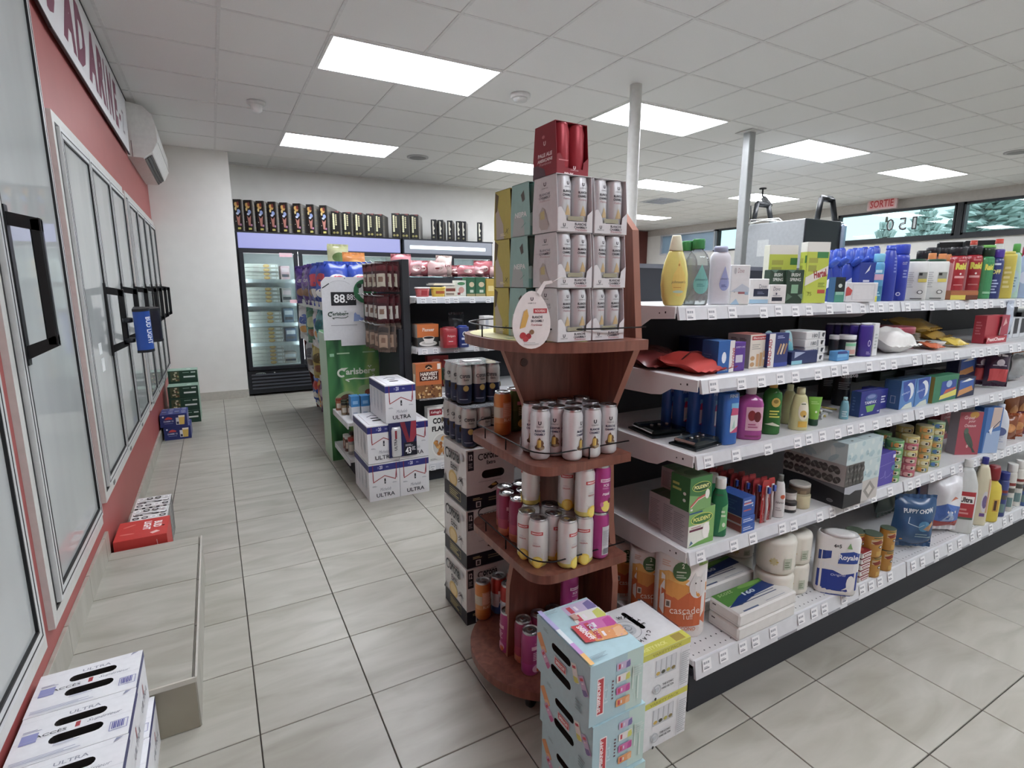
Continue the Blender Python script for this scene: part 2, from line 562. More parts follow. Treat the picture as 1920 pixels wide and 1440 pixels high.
# ================================================================ the room
CEIL = 2.70
WL = -0.48          # face of the red cooler wall
WB = 7.5            # back wall
WR = 10.05          # window wall
BLK = 6.84          # face of the white wall block in the corner
white_wall = mat('e2e1dc', .7, 0, .02, 8, .05)
def marble():
    m = bpy.data.materials.new('glazed_beige_tile')
    m.use_nodes = True
    nt = m.node_tree; b = nt.nodes['Principled BSDF']
    tc = nt.nodes.new('ShaderNodeTexCoord'); oi = nt.nodes.new('ShaderNodeObjectInfo')
    sc = nt.nodes.new('ShaderNodeVectorMath'); sc.operation = 'SCALE'; sc.inputs['Scale'].default_value = 37
    cb = nt.nodes.new('ShaderNodeCombineXYZ')
    for k in range(3): nt.links.new(oi.outputs['Random'], cb.inputs[k])
    nt.links.new(cb.outputs[0], sc.inputs[0])
    ad = nt.nodes.new('ShaderNodeVectorMath'); ad.operation = 'ADD'
    nt.links.new(tc.outputs['Object'], ad.inputs[0]); nt.links.new(sc.outputs[0], ad.inputs[1])
    mp = nt.nodes.new('ShaderNodeMapping'); mp.inputs['Rotation'].default_value = (0, 0, .7); mp.inputs['Scale'].default_value = (1.2, 4.5, 1)
    nt.links.new(ad.outputs[0], mp.inputs[0])
    n = nt.nodes.new('ShaderNodeTexNoise'); n.inputs['Scale'].default_value = 2.6; n.inputs['Detail'].default_value = 6; n.inputs['Distortion'].default_value = .8
    nt.links.new(mp.outputs[0], n.inputs['Vector'])
    r = nt.nodes.new('ShaderNodeValToRGB')
    e = r.color_ramp.elements
    e[0].position = .25; e[0].color = lin('979486'); e[1].position = .75; e[1].color = lin('b3b1a6')
    x = e.new(.5); x.color = lin('a7a498')
    nt.links.new(n.outputs['Fac'], r.inputs[0])
    hs = nt.nodes.new('ShaderNodeHueSaturation')
    mr = nt.nodes.new('ShaderNodeMapRange'); mr.inputs[3].default_value = .95; mr.inputs[4].default_value = 1.04
    nt.links.new(oi.outputs['Random'], mr.inputs[0]); nt.links.new(mr.outputs[0], hs.inputs['Value'])
    nt.links.new(r.outputs[0], hs.inputs['Color']); nt.links.new(hs.outputs[0], b.inputs['Base Color'])
    b.inputs['Roughness'].default_value = .32; b.inputs['Specular IOR Level'].default_value = .4
    return m
TILE = marble()
grout = mat('4d4a44', .9)
# --- floor: a grout bed with single tiles
fl = MB().box(-.7, -3.2, -.06, WR + .1, 11, -.005, grout)
floor = struct(fl, 'floor')
TX, TY, OX, OY = .3261, .3250, .0131, 2.828
tile_me = MB().box(-TX / 2 + .0018, -TY / 2 + .0018, -.006, TX / 2 - .0018, TY / 2 - .0018, 0, TILE, .0012).mesh('floor_tile')
cells = []
for i in range(-2, 32):
    for j in range(-26, 19):
        x, y = OX + (i + .5) * TX, OY - (j + .5) * TY
        if not (WL - .2 < x < WR and -3.1 < y < WB + 3.4):
            continue
        q = Vector((x, y, 0)) - EYE
        dz = q.dot(FWD)
        vis = False
        if dz > .2:
            u, v = q.dot(RIGHT) / dz * FPX, q.dot(UP) / dz * FPX
            vis = abs(u) < 1100 and -900 < v < 900
        cells.append((q.length + (0 if vis else 100), x, y))
cells.sort()
rest = MB()
for k, (dd, x, y) in enumerate(cells):
    if k < 296 and dd < 100:
        o = bpy.data.objects.new('floor_tile', tile_me); COL.objects.link(o); o.parent = floor; o.location = (x, y, 0)
    else:
        rest.box(x - TX / 2 + .0018, y - TY / 2 + .0018, -.006, x + TX / 2 - .0018, y + TY / 2 - .0018, 0, TILE)
ro = rest.build('floor_tile', floor); ro['kind'] = 'stuff'

# --- ceiling: slab, hung panels, bars, light panels
CX, CY, PX_, PY_ = .72, 3.435, .5612, .5652
ceilm = mat('e9e9e7', .85, 0, .015, 200, .25)
ceiling = struct(MB().box(-.7, -3.2, CEIL + .03, WR + .1, 11, CEIL + .1, ceilm), 'ceiling')
pan_me = MB().box(-PX_ / 2 + .005, -PY_ / 2 + .005, CEIL + .004, PX_ / 2 - .005, PY_ / 2 - .005, CEIL + .018, ceilm, .003).mesh('ceiling_panel')
LIGHTS = [(i, j) for j in (-8, -4, 0, 4, 9) for i in (0, 4, 8, 12) if (i, j) not in ((4, -4), (8, -4), (12, -4))]
LIGHTS += [(4, 13), (8, 13), (12, 13)]
lit = {(i + k, j) for i, j in LIGHTS for k in (0, 1)}
cells = []
for i in range(-3, 18):
    for j in range(-12, 14):
        x, y = CX + (i + .5) * PX_, CY + (j + .5) * PY_
        if (i, j) in lit or not (-.75 < x < WR + .1 and y < 11.1):
            continue
        q = Vector((x, y, CEIL)) - EYE
        dz = q.dot(FWD); vis = False
        if dz > .2:
            u, v = q.dot(RIGHT) / dz * FPX, q.dot(UP) / dz * FPX
            vis = abs(u) < 1150 and -900 < v < 1000
        cells.append((q.length + (0 if vis else 100), x, y))
cells.sort()
rest = MB()
for k, (dd, x, y) in enumerate(cells):
    if k < 296 and dd < 100:
        o = bpy.data.objects.new('ceiling_panel', pan_me); COL.objects.link(o); o.parent = ceiling; o.location = (x, y, 0)
    else:
        rest.box(x - PX_ / 2 + .005, y - PY_ / 2 + .005, CEIL + .004, x + PX_ / 2 - .005, y + PY_ / 2 - .005, CEIL + .018, ceilm)
ro = rest.build('ceiling_panel', ceiling); ro['kind'] = 'stuff'
barm = mat('dededc', .6)
for i in range(-2, 18):
    x = CX + i * PX_
    MB().box(x - .009, -3.2, CEIL, x + .009, 11, CEIL + .03, barm).build('ceiling_bar', ceiling)
for j in range(-11, 14):
    y = CY + j * PY_
    MB().box(-.7, y - .009, CEIL + .0005, WR, y + .009, CEIL + .029, barm).build('ceiling_bar', ceiling)
lampm = emit('f2f6ff', LAMP, 'light_panel')
LN = {(0, 0): 'big bright ceiling light panel nearest the red cooler wall', (0, 4): 'long bright ceiling light panel in front of the freezers',
      (4, 0): 'ceiling light panel cut by the round white post', (4, 4): 'ceiling light panel half hidden behind the red four-pack on top',
      (8, 0): 'ceiling light panel just beyond the square grey post', (8, 4): 'ceiling light panel past the white post, further back',
      (12, 0): 'ceiling light panel nearest the red exit sign', (12, 4): 'ceiling light panel behind the black ceiling camera',
      (8, 9): 'ceiling light panel deep at the back by the brown wall'}
lamp0 = None
for i, j in LIGHTS:
    lb = LN.get((i, j), 'ceiling light panel outside the view over the aisles')
    loc = (CX + (i + 1) * PX_, CY + (j + .5) * PY_, CEIL)
    if lamp0 is None:
        lamp0 = thing('ceiling_light', lb, 'ceiling light', loc, 0, 'ceiling light panels')
        a, b = PX_ - .012, PY_ / 2 - .012
        fr = MB()
        for s in (-1, 1):
            fr.box(-a, s * b - .009, -.006, a, s * b + .009, .02, mat('e2e2e0', .5))
            fr.box(s * a - .009, -b, -.006, s * a + .009, b, .02, mat('e2e2e0', .5))
        fr.build('frame', lamp0)
        MB().box(-a, -b, -.004, a, b, -.001, lampm).build('diffuser', lamp0)
    else:
        dup(lamp0, lb, loc)
# --- walls
red = mat('a9524f', .45, 0, .03, 6, .05)
BANKS = [(.82, 1.715, .335, 2.42, 1), (1.80, 2.575, .335, 2.42, 1), (2.69, 4.535, .38, 1.928, 3), (4.65, 6.80, .372, 1.925, 4)]
mb = MB()
ys = -3.2
for a, b, z0, z1, n in BANKS:
    mb.box(WL - .12, ys, 0, WL, a, CEIL + .02, red)
    mb.box(WL - .12, a, 0, WL, b, z0, red)
    mb.box(WL - .12, a, z1, WL, b, CEIL + .02, red)
    ys = b
mb.box(WL - .12, ys, 0, WL, BLK, CEIL + .02, red)
struct(mb, 'wall_left')
base_m = mat('c3bba6', .4, 0, .06, 12)
b0 = struct(MB().box(WL, 2.68, 0, WL + .012, BLK, .085, grout), 'baseboard_left')
for k in range(13):
    y = 2.68 + k * TY
    MB().box(WL, y + .002, .001, WL + .014, min(BLK, y + TY - .002), .09, TILE, .001).build('skirting_tile', b0)
struct(MB().box(WL - .12, BLK, 0, .28, WB + .2, CEIL + .02, white_wall), 'wall_corner')
struct(MB().box(WL, BLK - .012, 0, .283, BLK, .095, mat('b5b2a8', .5)), 'baseboard_corner')
struct(MB().box(.28, WB, 0, 3.82, WB + .2, CEIL + .02, white_wall), 'wall_back')
struct(MB().box(3.82, WB, 0, 3.9, 10.9, CEIL + .02, white_wall), 'wall_return')
mb = MB().box(3.82, 10.9, 0, WR + .1, 11.0, CEIL + .02, white_wall)
struct(mb, 'wall_far')
struct(MB().box(8.6, 10.84, 0, WR, 10.9, CEIL - .02, mat('5d2d27', .5, 0, .08, 9)), 'trim_1')
struct(MB().box(-.7, -3.3, 0, WR + .1, -3.2, CEIL + .02, white_wall), 'wall_behind')
# window wall: openings high in the wall
WIN = [(-2.4, 0.3), (.36, 2.3), (2.36, 4.04), (4.12, 5.92), (7.95, 8.6), (8.66, 10.36)]
WZ0, WZ1 = 2.06, 2.545
mb = MB()
mb.box(WR, -3.2, 0, WR + .14, 11, WZ0, white_wall)
mb.box(WR, -3.2, WZ1, WR + .14, 11, CEIL + .02, mat('bdb8b2', .7))
ys = -3.2
for a, b in [(-2.4, 5.92), (7.95, 10.36)]:
    mb.box(WR, ys, WZ0, WR + .14, a, WZ1, white_wall); ys = b
mb.box(WR, ys, WZ0, WR + .14, 11, WZ1, white_wall)
struct(mb, 'wall_window')
blackal = mat('23262b', .4)
pane_m = glassy('window_glass', 'f4fbfb', 1.45, 0, 'ffffff')
blind_m = glassy('frosted_film', 'dfe6f6', 1.45, .85, 'e4e9f6', .2, 'Translucent')
for k, (a, b) in enumerate(WIN):
    wf = MB()
    t = .035
    fm = blackal if k != 5 else mat('c9cdd6', .4)
    wf.box(WR - .02, a, WZ0, WR + .08, b, WZ0 + t, fm); wf.box(WR - .02, a, WZ1 - t, WR + .08, b, WZ1, fm)
    wf.box(WR - .02, a, WZ0, WR + .08, a + t, WZ1, fm); wf.box(WR - .02, b - t, WZ0, WR + .08, b, WZ1, fm)
    if b < 5: wf.box(WR - .02, b - .01, WZ0, WR + .08, b + .09, WZ1, fm)
    o = struct(wf, 'window_%d' % (k + 1))
    MB().box(WR + .03, a + t, WZ0 + t, WR + .036, b - t, WZ1 - t, blind_m if k == 5 else pane_m).build('window_pane', o)
struct(MB().box(WR - .06, -2.4, WZ0 - .05, WR + .02, 5.92, WZ0, blackal), 'trim_2')
# house number painted on the glass, read from outside
q = Pr()
for ch, y in (('1', 4.70), ('5', 4.87), ('0', 5.06)):
    q.text(ch, y, 2.205, .2, '2a2d33', w=.07 if ch == '1' else .115, mirror=False, bold=.01)
    q.text(ch, y, 2.225, .16, 'dfe9ec', w=.035 if ch == '1' else .075, mirror=False, bold=-.01)
no = q.build(lambda u, v, o: (WR + .03 - .001 - o, u, v), 'number_lettering', bpy.data.objects['window_4'])
# ground and trees outside
struct(MB().box(WR + .14, -30, -.5, 60, 40, -.4, mat('8f938a', .9)), 'ground')
needle = mat('a9beb8', .8, 0, .3, 4)  # both needle colours are paled to stand for outdoor haze
needle2 = mat('d3e0dd', .8, 0, .25, 4)
def spruce(label, x, y, h, r, seed):
    rr = random.Random(seed)
    t = thing('spruce_tree', label, 'tree', (x, y, -.4), 0, 'spruces outside the shop window')
    MB().lathe([(.16, 0), (.1, h * .6), (.02, h)], mat('574a3e', .9), 8).build('trunk', t)
    mb = MB()
    lv = int(h * 4.6)
    for k in range(lv):
        f = k / lv
        z = h * (.12 + .86 * f)
        rad = r * (1 - f) ** .8 + .1
        nb = 15
        for b in range(nb):
            a = 2 * PI * (b + rr.random()) / nb
            L = rad * rr.uniform(.75, 1.1)
            dr = rr.uniform(.15, .35) * L
            ca, sa = math.cos(a), math.sin(a)
            wd = .07 + .15 * L
            m = needle if rr.random() < .55 else needle2
            p0 = (0, 0, z); 
            seg = 3
            for s_ in range(seg):
                f0, f1 = .15 + .85 * s_ / seg, .15 + .85 * (s_ + 1) / seg + .05
                ww = wd * (1 - .7 * s_ / seg)
                x0, y0, z0 = ca * L * f0, sa * L * f0, z - dr * f0 ** .7
                x1, y1, z1 = ca * L * f1, sa * L * f1, z - dr * f1 ** .7 + .05 * s_
                mb.add([(x0 - sa * ww, y0 + ca * ww, z0 - .12), (x0, y0, z0 + .06), (x0 + sa * ww, y0 - ca * ww, z0 - .12), (x1, y1, z1 - .03)], [(0, 1, 3), (1, 2, 3), (0, 3, 2)], m)
    mb.build('foliage', t)
for px, x, h, r, lb in ((1664, 16, 3.62, .75, 'slim pointed spruce seen outside behind the painted house number'), (1738, 20, 4.5, 1.45, 'broad spruce outside the shop window beside the dark mullion'),
                    (1846, 26, 7.2, 2.7, 'tall wide spruce filling the window past the dark mullion'), (1930, 33.5, 10, 3.2, 'spruce at the far end of the window above the shelves')):
    spruce(lb, x, Px(px, 400, x).y, h, r, int(x))
# --- posts
t = thing('round_post', 'round white steel post rising behind the wooden can display', 'post', (2.79, 3.2, 0))
MB().lathe([(.043, 0), (.043, CEIL + .01)], mat('dcdcd8', .45), 20).build('pole', t)
MB().lathe([(.1, 0), (.1, .01), (.05, .012)], mat('cfcfca', .4), 20).build('foot_plate', t)
MB().box(-.05, -.002, 1.38, .05, .0, 1.4, mat('cfcfca')).build('clamp', t)
t = thing('square_post', 'square grey steel post beside the tall grey machine', 'post', (4.52, 3.58, 0))
MB().box(-.04, -.04, 0, .04, .04, CEIL + .01, mat('a3a6a6', .35, .4), .006).build('pole', t)
MB().box(-.09, -.09, CEIL - .006, .09, .09, CEIL, mat('d0d0ce')).build('ceiling_plate', t)
# --- ceiling fittings
def detector(name, label, cat, x, y, r):
    t = thing(name, label, cat, (x, y, CEIL))
    MB().lathe([(r, .002), (r, -.02), (r * .9, -.028)], mat('e0e0de', .5), 22).build('base', t)
    MB().lathe([(r * .72, -.028), (r * .66, -.045), (r * .3, -.05)], mat('d2d2d0', .5), 22).build('sensor_cover', t)
detector('smoke_detector', 'white smoke detector between the two big ceiling lights', 'smoke detector', 2.16, 3.77, .075)
t = thing('motion_sensor', 'white domed sensor on ceiling near the air conditioner', 'sensor', (.434, 4.93, CEIL))
MB().lathe([(.07, .002), (.07, -.018), (.06, -.025)], mat('dededc', .5), 20).build('base', t)
MB().lathe([(.045, -.025), (.04, -.06), (.02, -.078), (.002, -.08)], mat('ececea', .3), 16).build('lens_dome', t)
def speaker(label, x, y):
    t = thing('ceiling_speaker', label, 'speaker', (x, y, CEIL))
    MB().lathe([(.12, .003), (.12, -.006), (.1, -.008)], mat('b8b8b8', .6), 24).build('rim', t)
    MB().lathe([(.098, -.006), (.09, -.009), (.01, -.011)], mat('8d8d8d', .7), 24).build('grille', t)
speaker('round grey ceiling speaker past the long light panel', 2.15, 6.06)
speaker('round ceiling speaker beside the shop windows', 7.65, 2.67)
t = thing('air_vent', 'pale louvred air vent in the ceiling at the back', 'vent', (6.78, 7.02, CEIL))
MB().box(-.26, -.26, -.006, .26, .26, .002, mat('c8ccd2', .5)).build('plate', t)
for k in range(6):
    MB().box(-.22, -.21 + k * .075, -.014, .22, -.17 + k * .075, -.004, mat('a9afba', .4)).build('louvre', t)
t = thing('security_camera', 'black and silver security camera hanging from ceiling', 'camera', (7.2, 5.4, CEIL))
MB().lathe([(.05, .002), (.05, -.015)], blackal, 14).build('mount', t)
MB().tube([(0, 0, -.01), (.0, 0, -.1), (.05, -.02, -.16)], .012, blackal).build('arm', t)
o = MB().lathe([(.035, 0), (.04, .03), (.04, .17), (.034, .18)], mat('7d7f82', .3, .7), 14).build('camera_body', t, (.02, 0, -.13))
o.rotation_euler = (0, math.radians(135), -.4)
# exit sign
t = thing('exit_sign', 'red and white hanging exit sign above the shop window', 'sign', (9.9, 4.9, 2.55))
MB().box(-.02, 0, 0, .02, .46, .19, mat('e6c9ca', .4), .006).build('sign_box', t)
MB().tube([(0, .1, .19), (0, .1, .155)], .006, steel()).build('hanger', t)
q = Pr()
q.rect(.03, .02, .40, .15, 'f0b4b4').text('SORTIE', .23, .035, .12, 'd0383c', w=.36, bold=.02)
q.build(lambda u, v, o: (-.02 - o, .46 - u, v), 'sign_lettering', t)
# ================================================================ coolers in the red wall
alu = mat('cfd0cb', .4, .1)
silver = mat('d3d6d6', .3, .15)
gask = mat('17191b', .5)
liner = mat('dfe3e2', .5)
cool_glass = glassy('fogged_cooler_glass', 'e6eeee', 1.8, .66, 'e4eae9', .02)
hand_m = mat('141517', .35)
def ring_x(mb, x0, x1, y0, y1, z0, z1, t, m):
    mb.box(x0, y0, z0, x1, y1, z0 + t, m); mb.box(x0, y0, z1 - t, x1, y1, z1, m)
    mb.box(x0, y0, z0 + t, x1, y0 + t, z1 - t, m); mb.box(x0, y1 - t, z0 + t, x1, y1, z1 - t, m)
names = ['tall single-door cooler by the camera, cut by the picture edge', 'tall single-door cooler with a big black handle in the red wall',
         'three-door cooler with two hanging handle signs', 'four-door cooler ending at the white corner wall']
for bi, (a, b, z0, z1, n) in enumerate(BANKS):
    t = thing('reach_in_cooler', names[bi], 'cooler', (WL, a, 0), 0)
    W = b - a
    mb = MB()
    mb.box(-.62, .02, z0, -.6, W - .02, z1, liner); mb.box(-.62, 0, z0, -.02, .02, z1, liner); mb.box(-.62, W - .02, z0, -.02, W, z1, liner)
    mb.box(-.62, 0, z0, -.02, W, z0 + .02, liner); mb.box(-.62, 0, z1 - .02, -.02, W, z1, liner)
    mb.build('liner', t)
    for k in range(4):
        zz = z0 + .22 + k * (z1 - z0 - .3) / 4
        MB().box(-.58, .03, zz, -.12, W - .03, zz + .012, mat('e4e6e4', .4, .3)).build('wire_shelf', t)
    MB().box(-.14, .05, z1 - .05, -.1, W - .05, z1 - .03, emit('eef6ff', 14, 'cooler_lamp')).build('lamp_strip', t)
    for yy in [.03 + (W - .06) * q_ / n for q_ in range(n + 1)]:
        MB().box(-.09, yy - .012, z0 + .08, -.07, yy + .012, z1 - .08, emit('eef6ff', 7, 'cooler_lamp')).build('lamp_strip', t)
    fr = MB()
    ring_x(fr, -.02, .016, 0, W, z0, z1, .042, alu)
    ring_x(fr, -.02, .0165, .036, W - .036, z0 + .036, z1 - .036, .01, gask)
    fr.build('outer_frame', t)
    dw = (W - .09) / n
    for k in range(n):
        y0, y1 = .045 + k * dw + .003, .045 + (k + 1) * dw - .003
        d = MB()
        zz0, zz1 = z0 + .055, z1 - .05
        ring_x(d, -.012, .028, y0, y1, zz0, zz1, .036, silver)
        ring_x(d, -.012, .0285, y0 + .034, y1 - .034, zz0 + .034, zz1 - .034, .007, gask)
        ring_x(d, -.012, .0288, y0 + .013, y1 - .013, zz0 + .013, zz1 - .013, .004, gask)
        do = d.build('door', t)
        MB().box(.017, y0 + .04, zz0 + .04, .022, y1 - .04, zz1 - .04, cool_glass).build('glass_pane', do)
        hz0, hz1 = (.97, 1.275) if bi > 1 else (1.10, 1.47)
        hy = y1 - .05 if bi > 1 else y0 + .05
        h = MB()
        r_ = .011
        h.box(.075, hy - r_, hz0 + .02, .1, hy + r_, hz1 - .01, hand_m, .004)
        h.prism([(.02, hz1 + .005), (.1, hz1 - .012), (.1, hz1 - .045), (.02, hz1 - .03)], 'y', hy - r_, hy + r_, hand_m)
        h.prism([(.02, hz0 - .02), (.1, hz0 + .02), (.1, hz0 + .05), (.02, hz0 + .018)], 'y', hy - r_, hy + r_, hand_m)
        h.box(.02, hy - .014, hz0 - .03, .032, hy + .014, hz1 + .02, hand_m)
        h.build('handle', do)
    if bi > 1:
        for k in range(n):
            MB().box(.0165, .2 + k * dw, z0 + .012, .0185, .24 + k * dw, z0 + .028, mat('6d6d6a', .4)).build('drain_clip', t)
# round signs hanging from two handles
def handle_sign(label, y, z0, z1, col, word, wc):
    t = thing('handle_sign', label, 'sign', (WL + .15, y, z0), 0, 'signs clipped to cooler handles')
    t.rotation_euler.x = .12
    mb = MB()
    pts = [(.05 * math.cos(a), .038 * math.sin(a)) for a in [(-.5 + k / 12) * PI for k in range(13)]] + [(-.018, .038), (-.018, -.038)]
    mb.prism([(p[0], p[1]) for p in pts], 'z', .012, z1 - z0 - .012, plast(col, .3), True)
    mb.build('sign_body', t)
    c = MB()
    for q0, q1 in ((0, .013), (z1 - z0 - .013, z1 - z0)):
        c.prism([(p[0] * 1.04, p[1] * 1.04) for p in pts], 'z', q0, q1, blackal)
    c.build('end_cap', t)
    c = MB()
    for q0 in (.05, z1 - z0 - .07):
        c.lathe([(.022, q0), (.022, q0 + .02)], blackal, 12, cx=-.045)
    c.build('clip', t)
    if word:
        q = Pr().text(word, 0, 0, .03, wc, w=(z1 - z0) * .62, rot=-PI / 2, bold=.02)
        L = z1 - z0
        q.build(lambda u, v, o: ((.05 + o) * math.cos(-.9 + u / .05), (.038 + o) * math.sin(-.9 + u / .05), v + L * .5), 'sign_lettering', t, slice_u=.008)
handle_sign('blue half-round sign clipped to first cooler handle', 3.262, .955, 1.175, '1f4fa6', 'BUD LIGHT', 'e8eef8')
handle_sign('black half-round sign clipped to second cooler handle', 3.847, .955, 1.155, '1b1b2a', '', 'ffffff')
# little paper stickers on the doors
for y, z, w_, h_, lb in ((3.35, 1.47, .05, .06, 'high on the second glass door'), (2.94, .98, .07, .05, 'upper of two on the first glass door'), (2.96, .9, .07, .06, 'lower of two on the first glass door'), (5.0, .92, .05, .03, 'below the first handle of the far cooler'), (5.4, .98, .05, .05, 'on the far cooler, second door'), (5.9, .72, .06, .08, 'low on the far cooler, third door')):
    tag(MB().box(WL + .0222, y, z, WL + .0230, y + w_, z + h_, mat('dfe4e4', .5)).build('door_sticker'), 'small pale paper sticker ' + lb, 'sticker', 'paper stickers on the cooler doors')
# banner above the coolers
t = thing('wall_banner', 'white banner with maroon italic letters above red wall coolers', 'banner', (WL + .02, 0, 0))
pts = [(2.6, 2.71), (2.6, 2.30), (2.87, 2.275), (5.22, 2.275), (5.36, 2.71)]
MB().prism(pts, 'x', -.003, .003, mat('e2e2e4', .5, 0, .03, 5, .1)).build('banner_sheet', t)
e = MB()
e.box(-.004, 2.6, 2.69, .006, 5.36, 2.70, mat('2c2326')); e.prism([(2.6, 2.296), (2.87, 2.27), (2.87, 2.277), (2.6, 2.303)], 'x', -.006, .005, mat('2c2326'))
e.box(-.006, 2.87, 2.268, .005, 5.22, 2.276, mat('2c2326'))
e.build('edge_strip', t)
q = Pr()
y = 2.85
for ch, wd in (('J', .26), ('A', .27), ('D', .27), ('A', .27), ('R', .25), ('I', .09), ('N', .24), ('E', .2), ('-', .1)):
    q.text(ch, y + wd / 2, 2.335 if ch != '-' else 2.42, .30 if ch != '-' else .045, '7c3352', w=wd * .98, shear=.35, bold=.06)
    y += wd + .012
q.text('Z', y + .1, 2.37, .16, '9a8d98', w=.12, shear=.2)
q.build(lambda u, v, o: (.003 + o, u, v), 'banner_lettering', t)
# air conditioner
t = thing('air_conditioner', 'white split air conditioner on the red wall by the ceiling', 'air conditioner', (WL, 5.32, 2.275))
prof = [(0, 0), (.10, 0), (.165, .05), (.205, .13), (.205, .25), (.185, .33), (.13, .385), (.05, .40), (0, .40)]
MB().prism(prof, 'y', 0, 1.36, mat('dededa', .4)).build('housing', t)
v = MB()
for k in range(3):
    a = k / 3
    x0, z0_ = .105 + .055 * a, .003 + .045 * a
    v.prism([(x0, z0_ - .004), (x0 + .014, z0_ + .006), (x0 + .018, z0_ + .004), (x0 + .004, z0_ - .008)], 'y', .06, 1.3, mat('3a3a3a', .5))
v.build('louvre', t)
MB().box(.2045, .05, .13, .2075, 1.31, .135, mat('a8a8a4')).build('panel_seam', t)
MB().box(.03, -.0012, .0, .034, .0, .12, mat('6a5050')).build('side_seam', t)
# ---------------------------------------------------------------- tiled step along the coolers
st = thing('tiled_step', 'low beige tiled step with metal edge along the coolers', 'step', (0, 0, 0))
SX0, SX1, SY0, SY1, SZ = WL, -.135, 1.645, 2.665, .165
MB().box(SX0, SY0 + .01, 0, SX1 - .01, SY1, SZ - .008, grout).build('core', st)
for k in range(4):
    y0, y1 = SY1 - .08 - (k) * TY, SY1 - .08 - (k - 1) * TY
    y0, y1 = max(SY0, y0), min(SY1, y1)
    if y1 - y0 > .02:
        MB().box(SX0 + .002, y0 + .0018, SZ - .01, SX1 - .012, y1 - .0018, SZ, TILE, .001).build('step_tile', st)
        MB().box(SX1 - .011, y0 + .0018, .002, SX1, y1 - .0018, SZ - .008, TILE, .001).build('step_tile', st)
        MB().box(SX0, y0 + .0018, SZ, SX0 + .012, y1 - .0018, SZ + .1, TILE, .001).build('step_tile', st)
MB().box(SX0 + .002, SY0 - .001, .002, SX1 - .004, SY0 + .01, SZ - .012, mat('8f8877', .4, 0, .1, 6)).build('step_tile', st)
e = MB()
e.box(SX1 - .004, SY0, SZ - .006, SX1 + .002, SY1, SZ + .001, mat('c6c3b8', .35, .2))
e.box(SX0, SY0 - .003, SZ - .014, SX1, SY0 + .003, SZ + .001, mat('bdb9ac', .4))
e.build('edge_trim', st)

# ---------------------------------------------------------------- cases of beer by the coolers
def stad(cx, cy, L, r, n=6):
    """a long round-ended hole"""
    pts = []
    for k in range(n + 1):
        a = -PI / 2 + PI * k / n; pts.append((cx + L / 2 - r + r * math.cos(a), cy + r * math.sin(a)))
    for k in range(n + 1):
        a = PI / 2 + PI * k / n; pts.append((cx - L / 2 + r + r * math.cos(a), cy + r * math.sin(a)))
    return pts
def holed_face(mb, w, d, holes, fn, m, inner, depth):
    """a flat panel with shallow hand holes, coloured dark inside for shade; fn maps (u, v, inwards)"""
    bm = bmesh.new()
    loops = [[(0, 0), (w, 0), (w, d), (0, d)]] + holes
    edges = []
    for L in loops:
        vs = [bm.verts.new((x, y, 0)) for x, y in L]
        for i in range(len(vs)):
            edges.append(bm.edges.new((vs[i], vs[(i + 1) % len(vs)])))
    bmesh.ops.triangle_fill(bm, edges=edges, use_beauty=True)
    bm.verts.index_update()
    vs = [fn(v.co.x, v.co.y, 0) for v in bm.verts]
    fs = [tuple(v.index for v in f.verts) for f in bm.faces]
    bm.free()
    mb.add(vs, fs, m)
    for L in holes:
        n = len(L)
        vv = [fn(x, y, 0) for x, y in L] + [fn(x, y, depth) for x, y in L]
        mb.add(vv, [(i, (i + 1) % n, n + (i + 1) % n, n + i) for i in range(n)] + [tuple(range(n, 2 * n))], inner)
def holed_case(name, label, cat, loc, w, d, h, m, face, holes, front=None, left=None, top=None, right=None, group=None, rz=0.0, inner='26221f'):
    """a case whose top, left or front panel has hand holes"""
    t = thing(name, label, cat, loc, rz, group)
    m = paper(m) if isinstance(m, str) else m
    mb = MB()
    x = [(0, 0, 0), (w, 0, 0), (w, d, 0), (0, d, 0), (0, 0, h), (w, 0, h), (w, d, h), (0, d, h)]
    F = {'bottom': (3, 2, 1, 0), 'top': (4, 5, 6, 7), 'front': (0, 1, 5, 4), 'back': (2, 3, 7, 6), 'left': (3, 0, 4, 7), 'right': (1, 2, 6, 5)}
    mb.add(x, [F[k] for k in F if k != face], m)
    im = mat(inner, .7, 0, .3, 20)  # dark colour stands for the shade inside the hand holes
    if face == 'top':
        holed_face(mb, w, d, holes, lambda u, v, i: (u, v, h - i), m, im, .02)
    elif face == 'left':
        holed_face(mb, d, h, holes, lambda u, v, i: (i, d - u, v), m, im, .02)
    else:
        holed_face(mb, w, h, holes, lambda u, v, i: (u, i, v), m, im, .02)
    mb.build('carton', t)
    for pr, fn, nm in ((front, f_front(), 'front_print'), (left, f_left(d), 'side_print'), (top, f_top(h), 'top_print'), (right, f_right(w), 'end_print')):
        if pr and pr.it:
            pr.build(fn, nm, t)
    return t
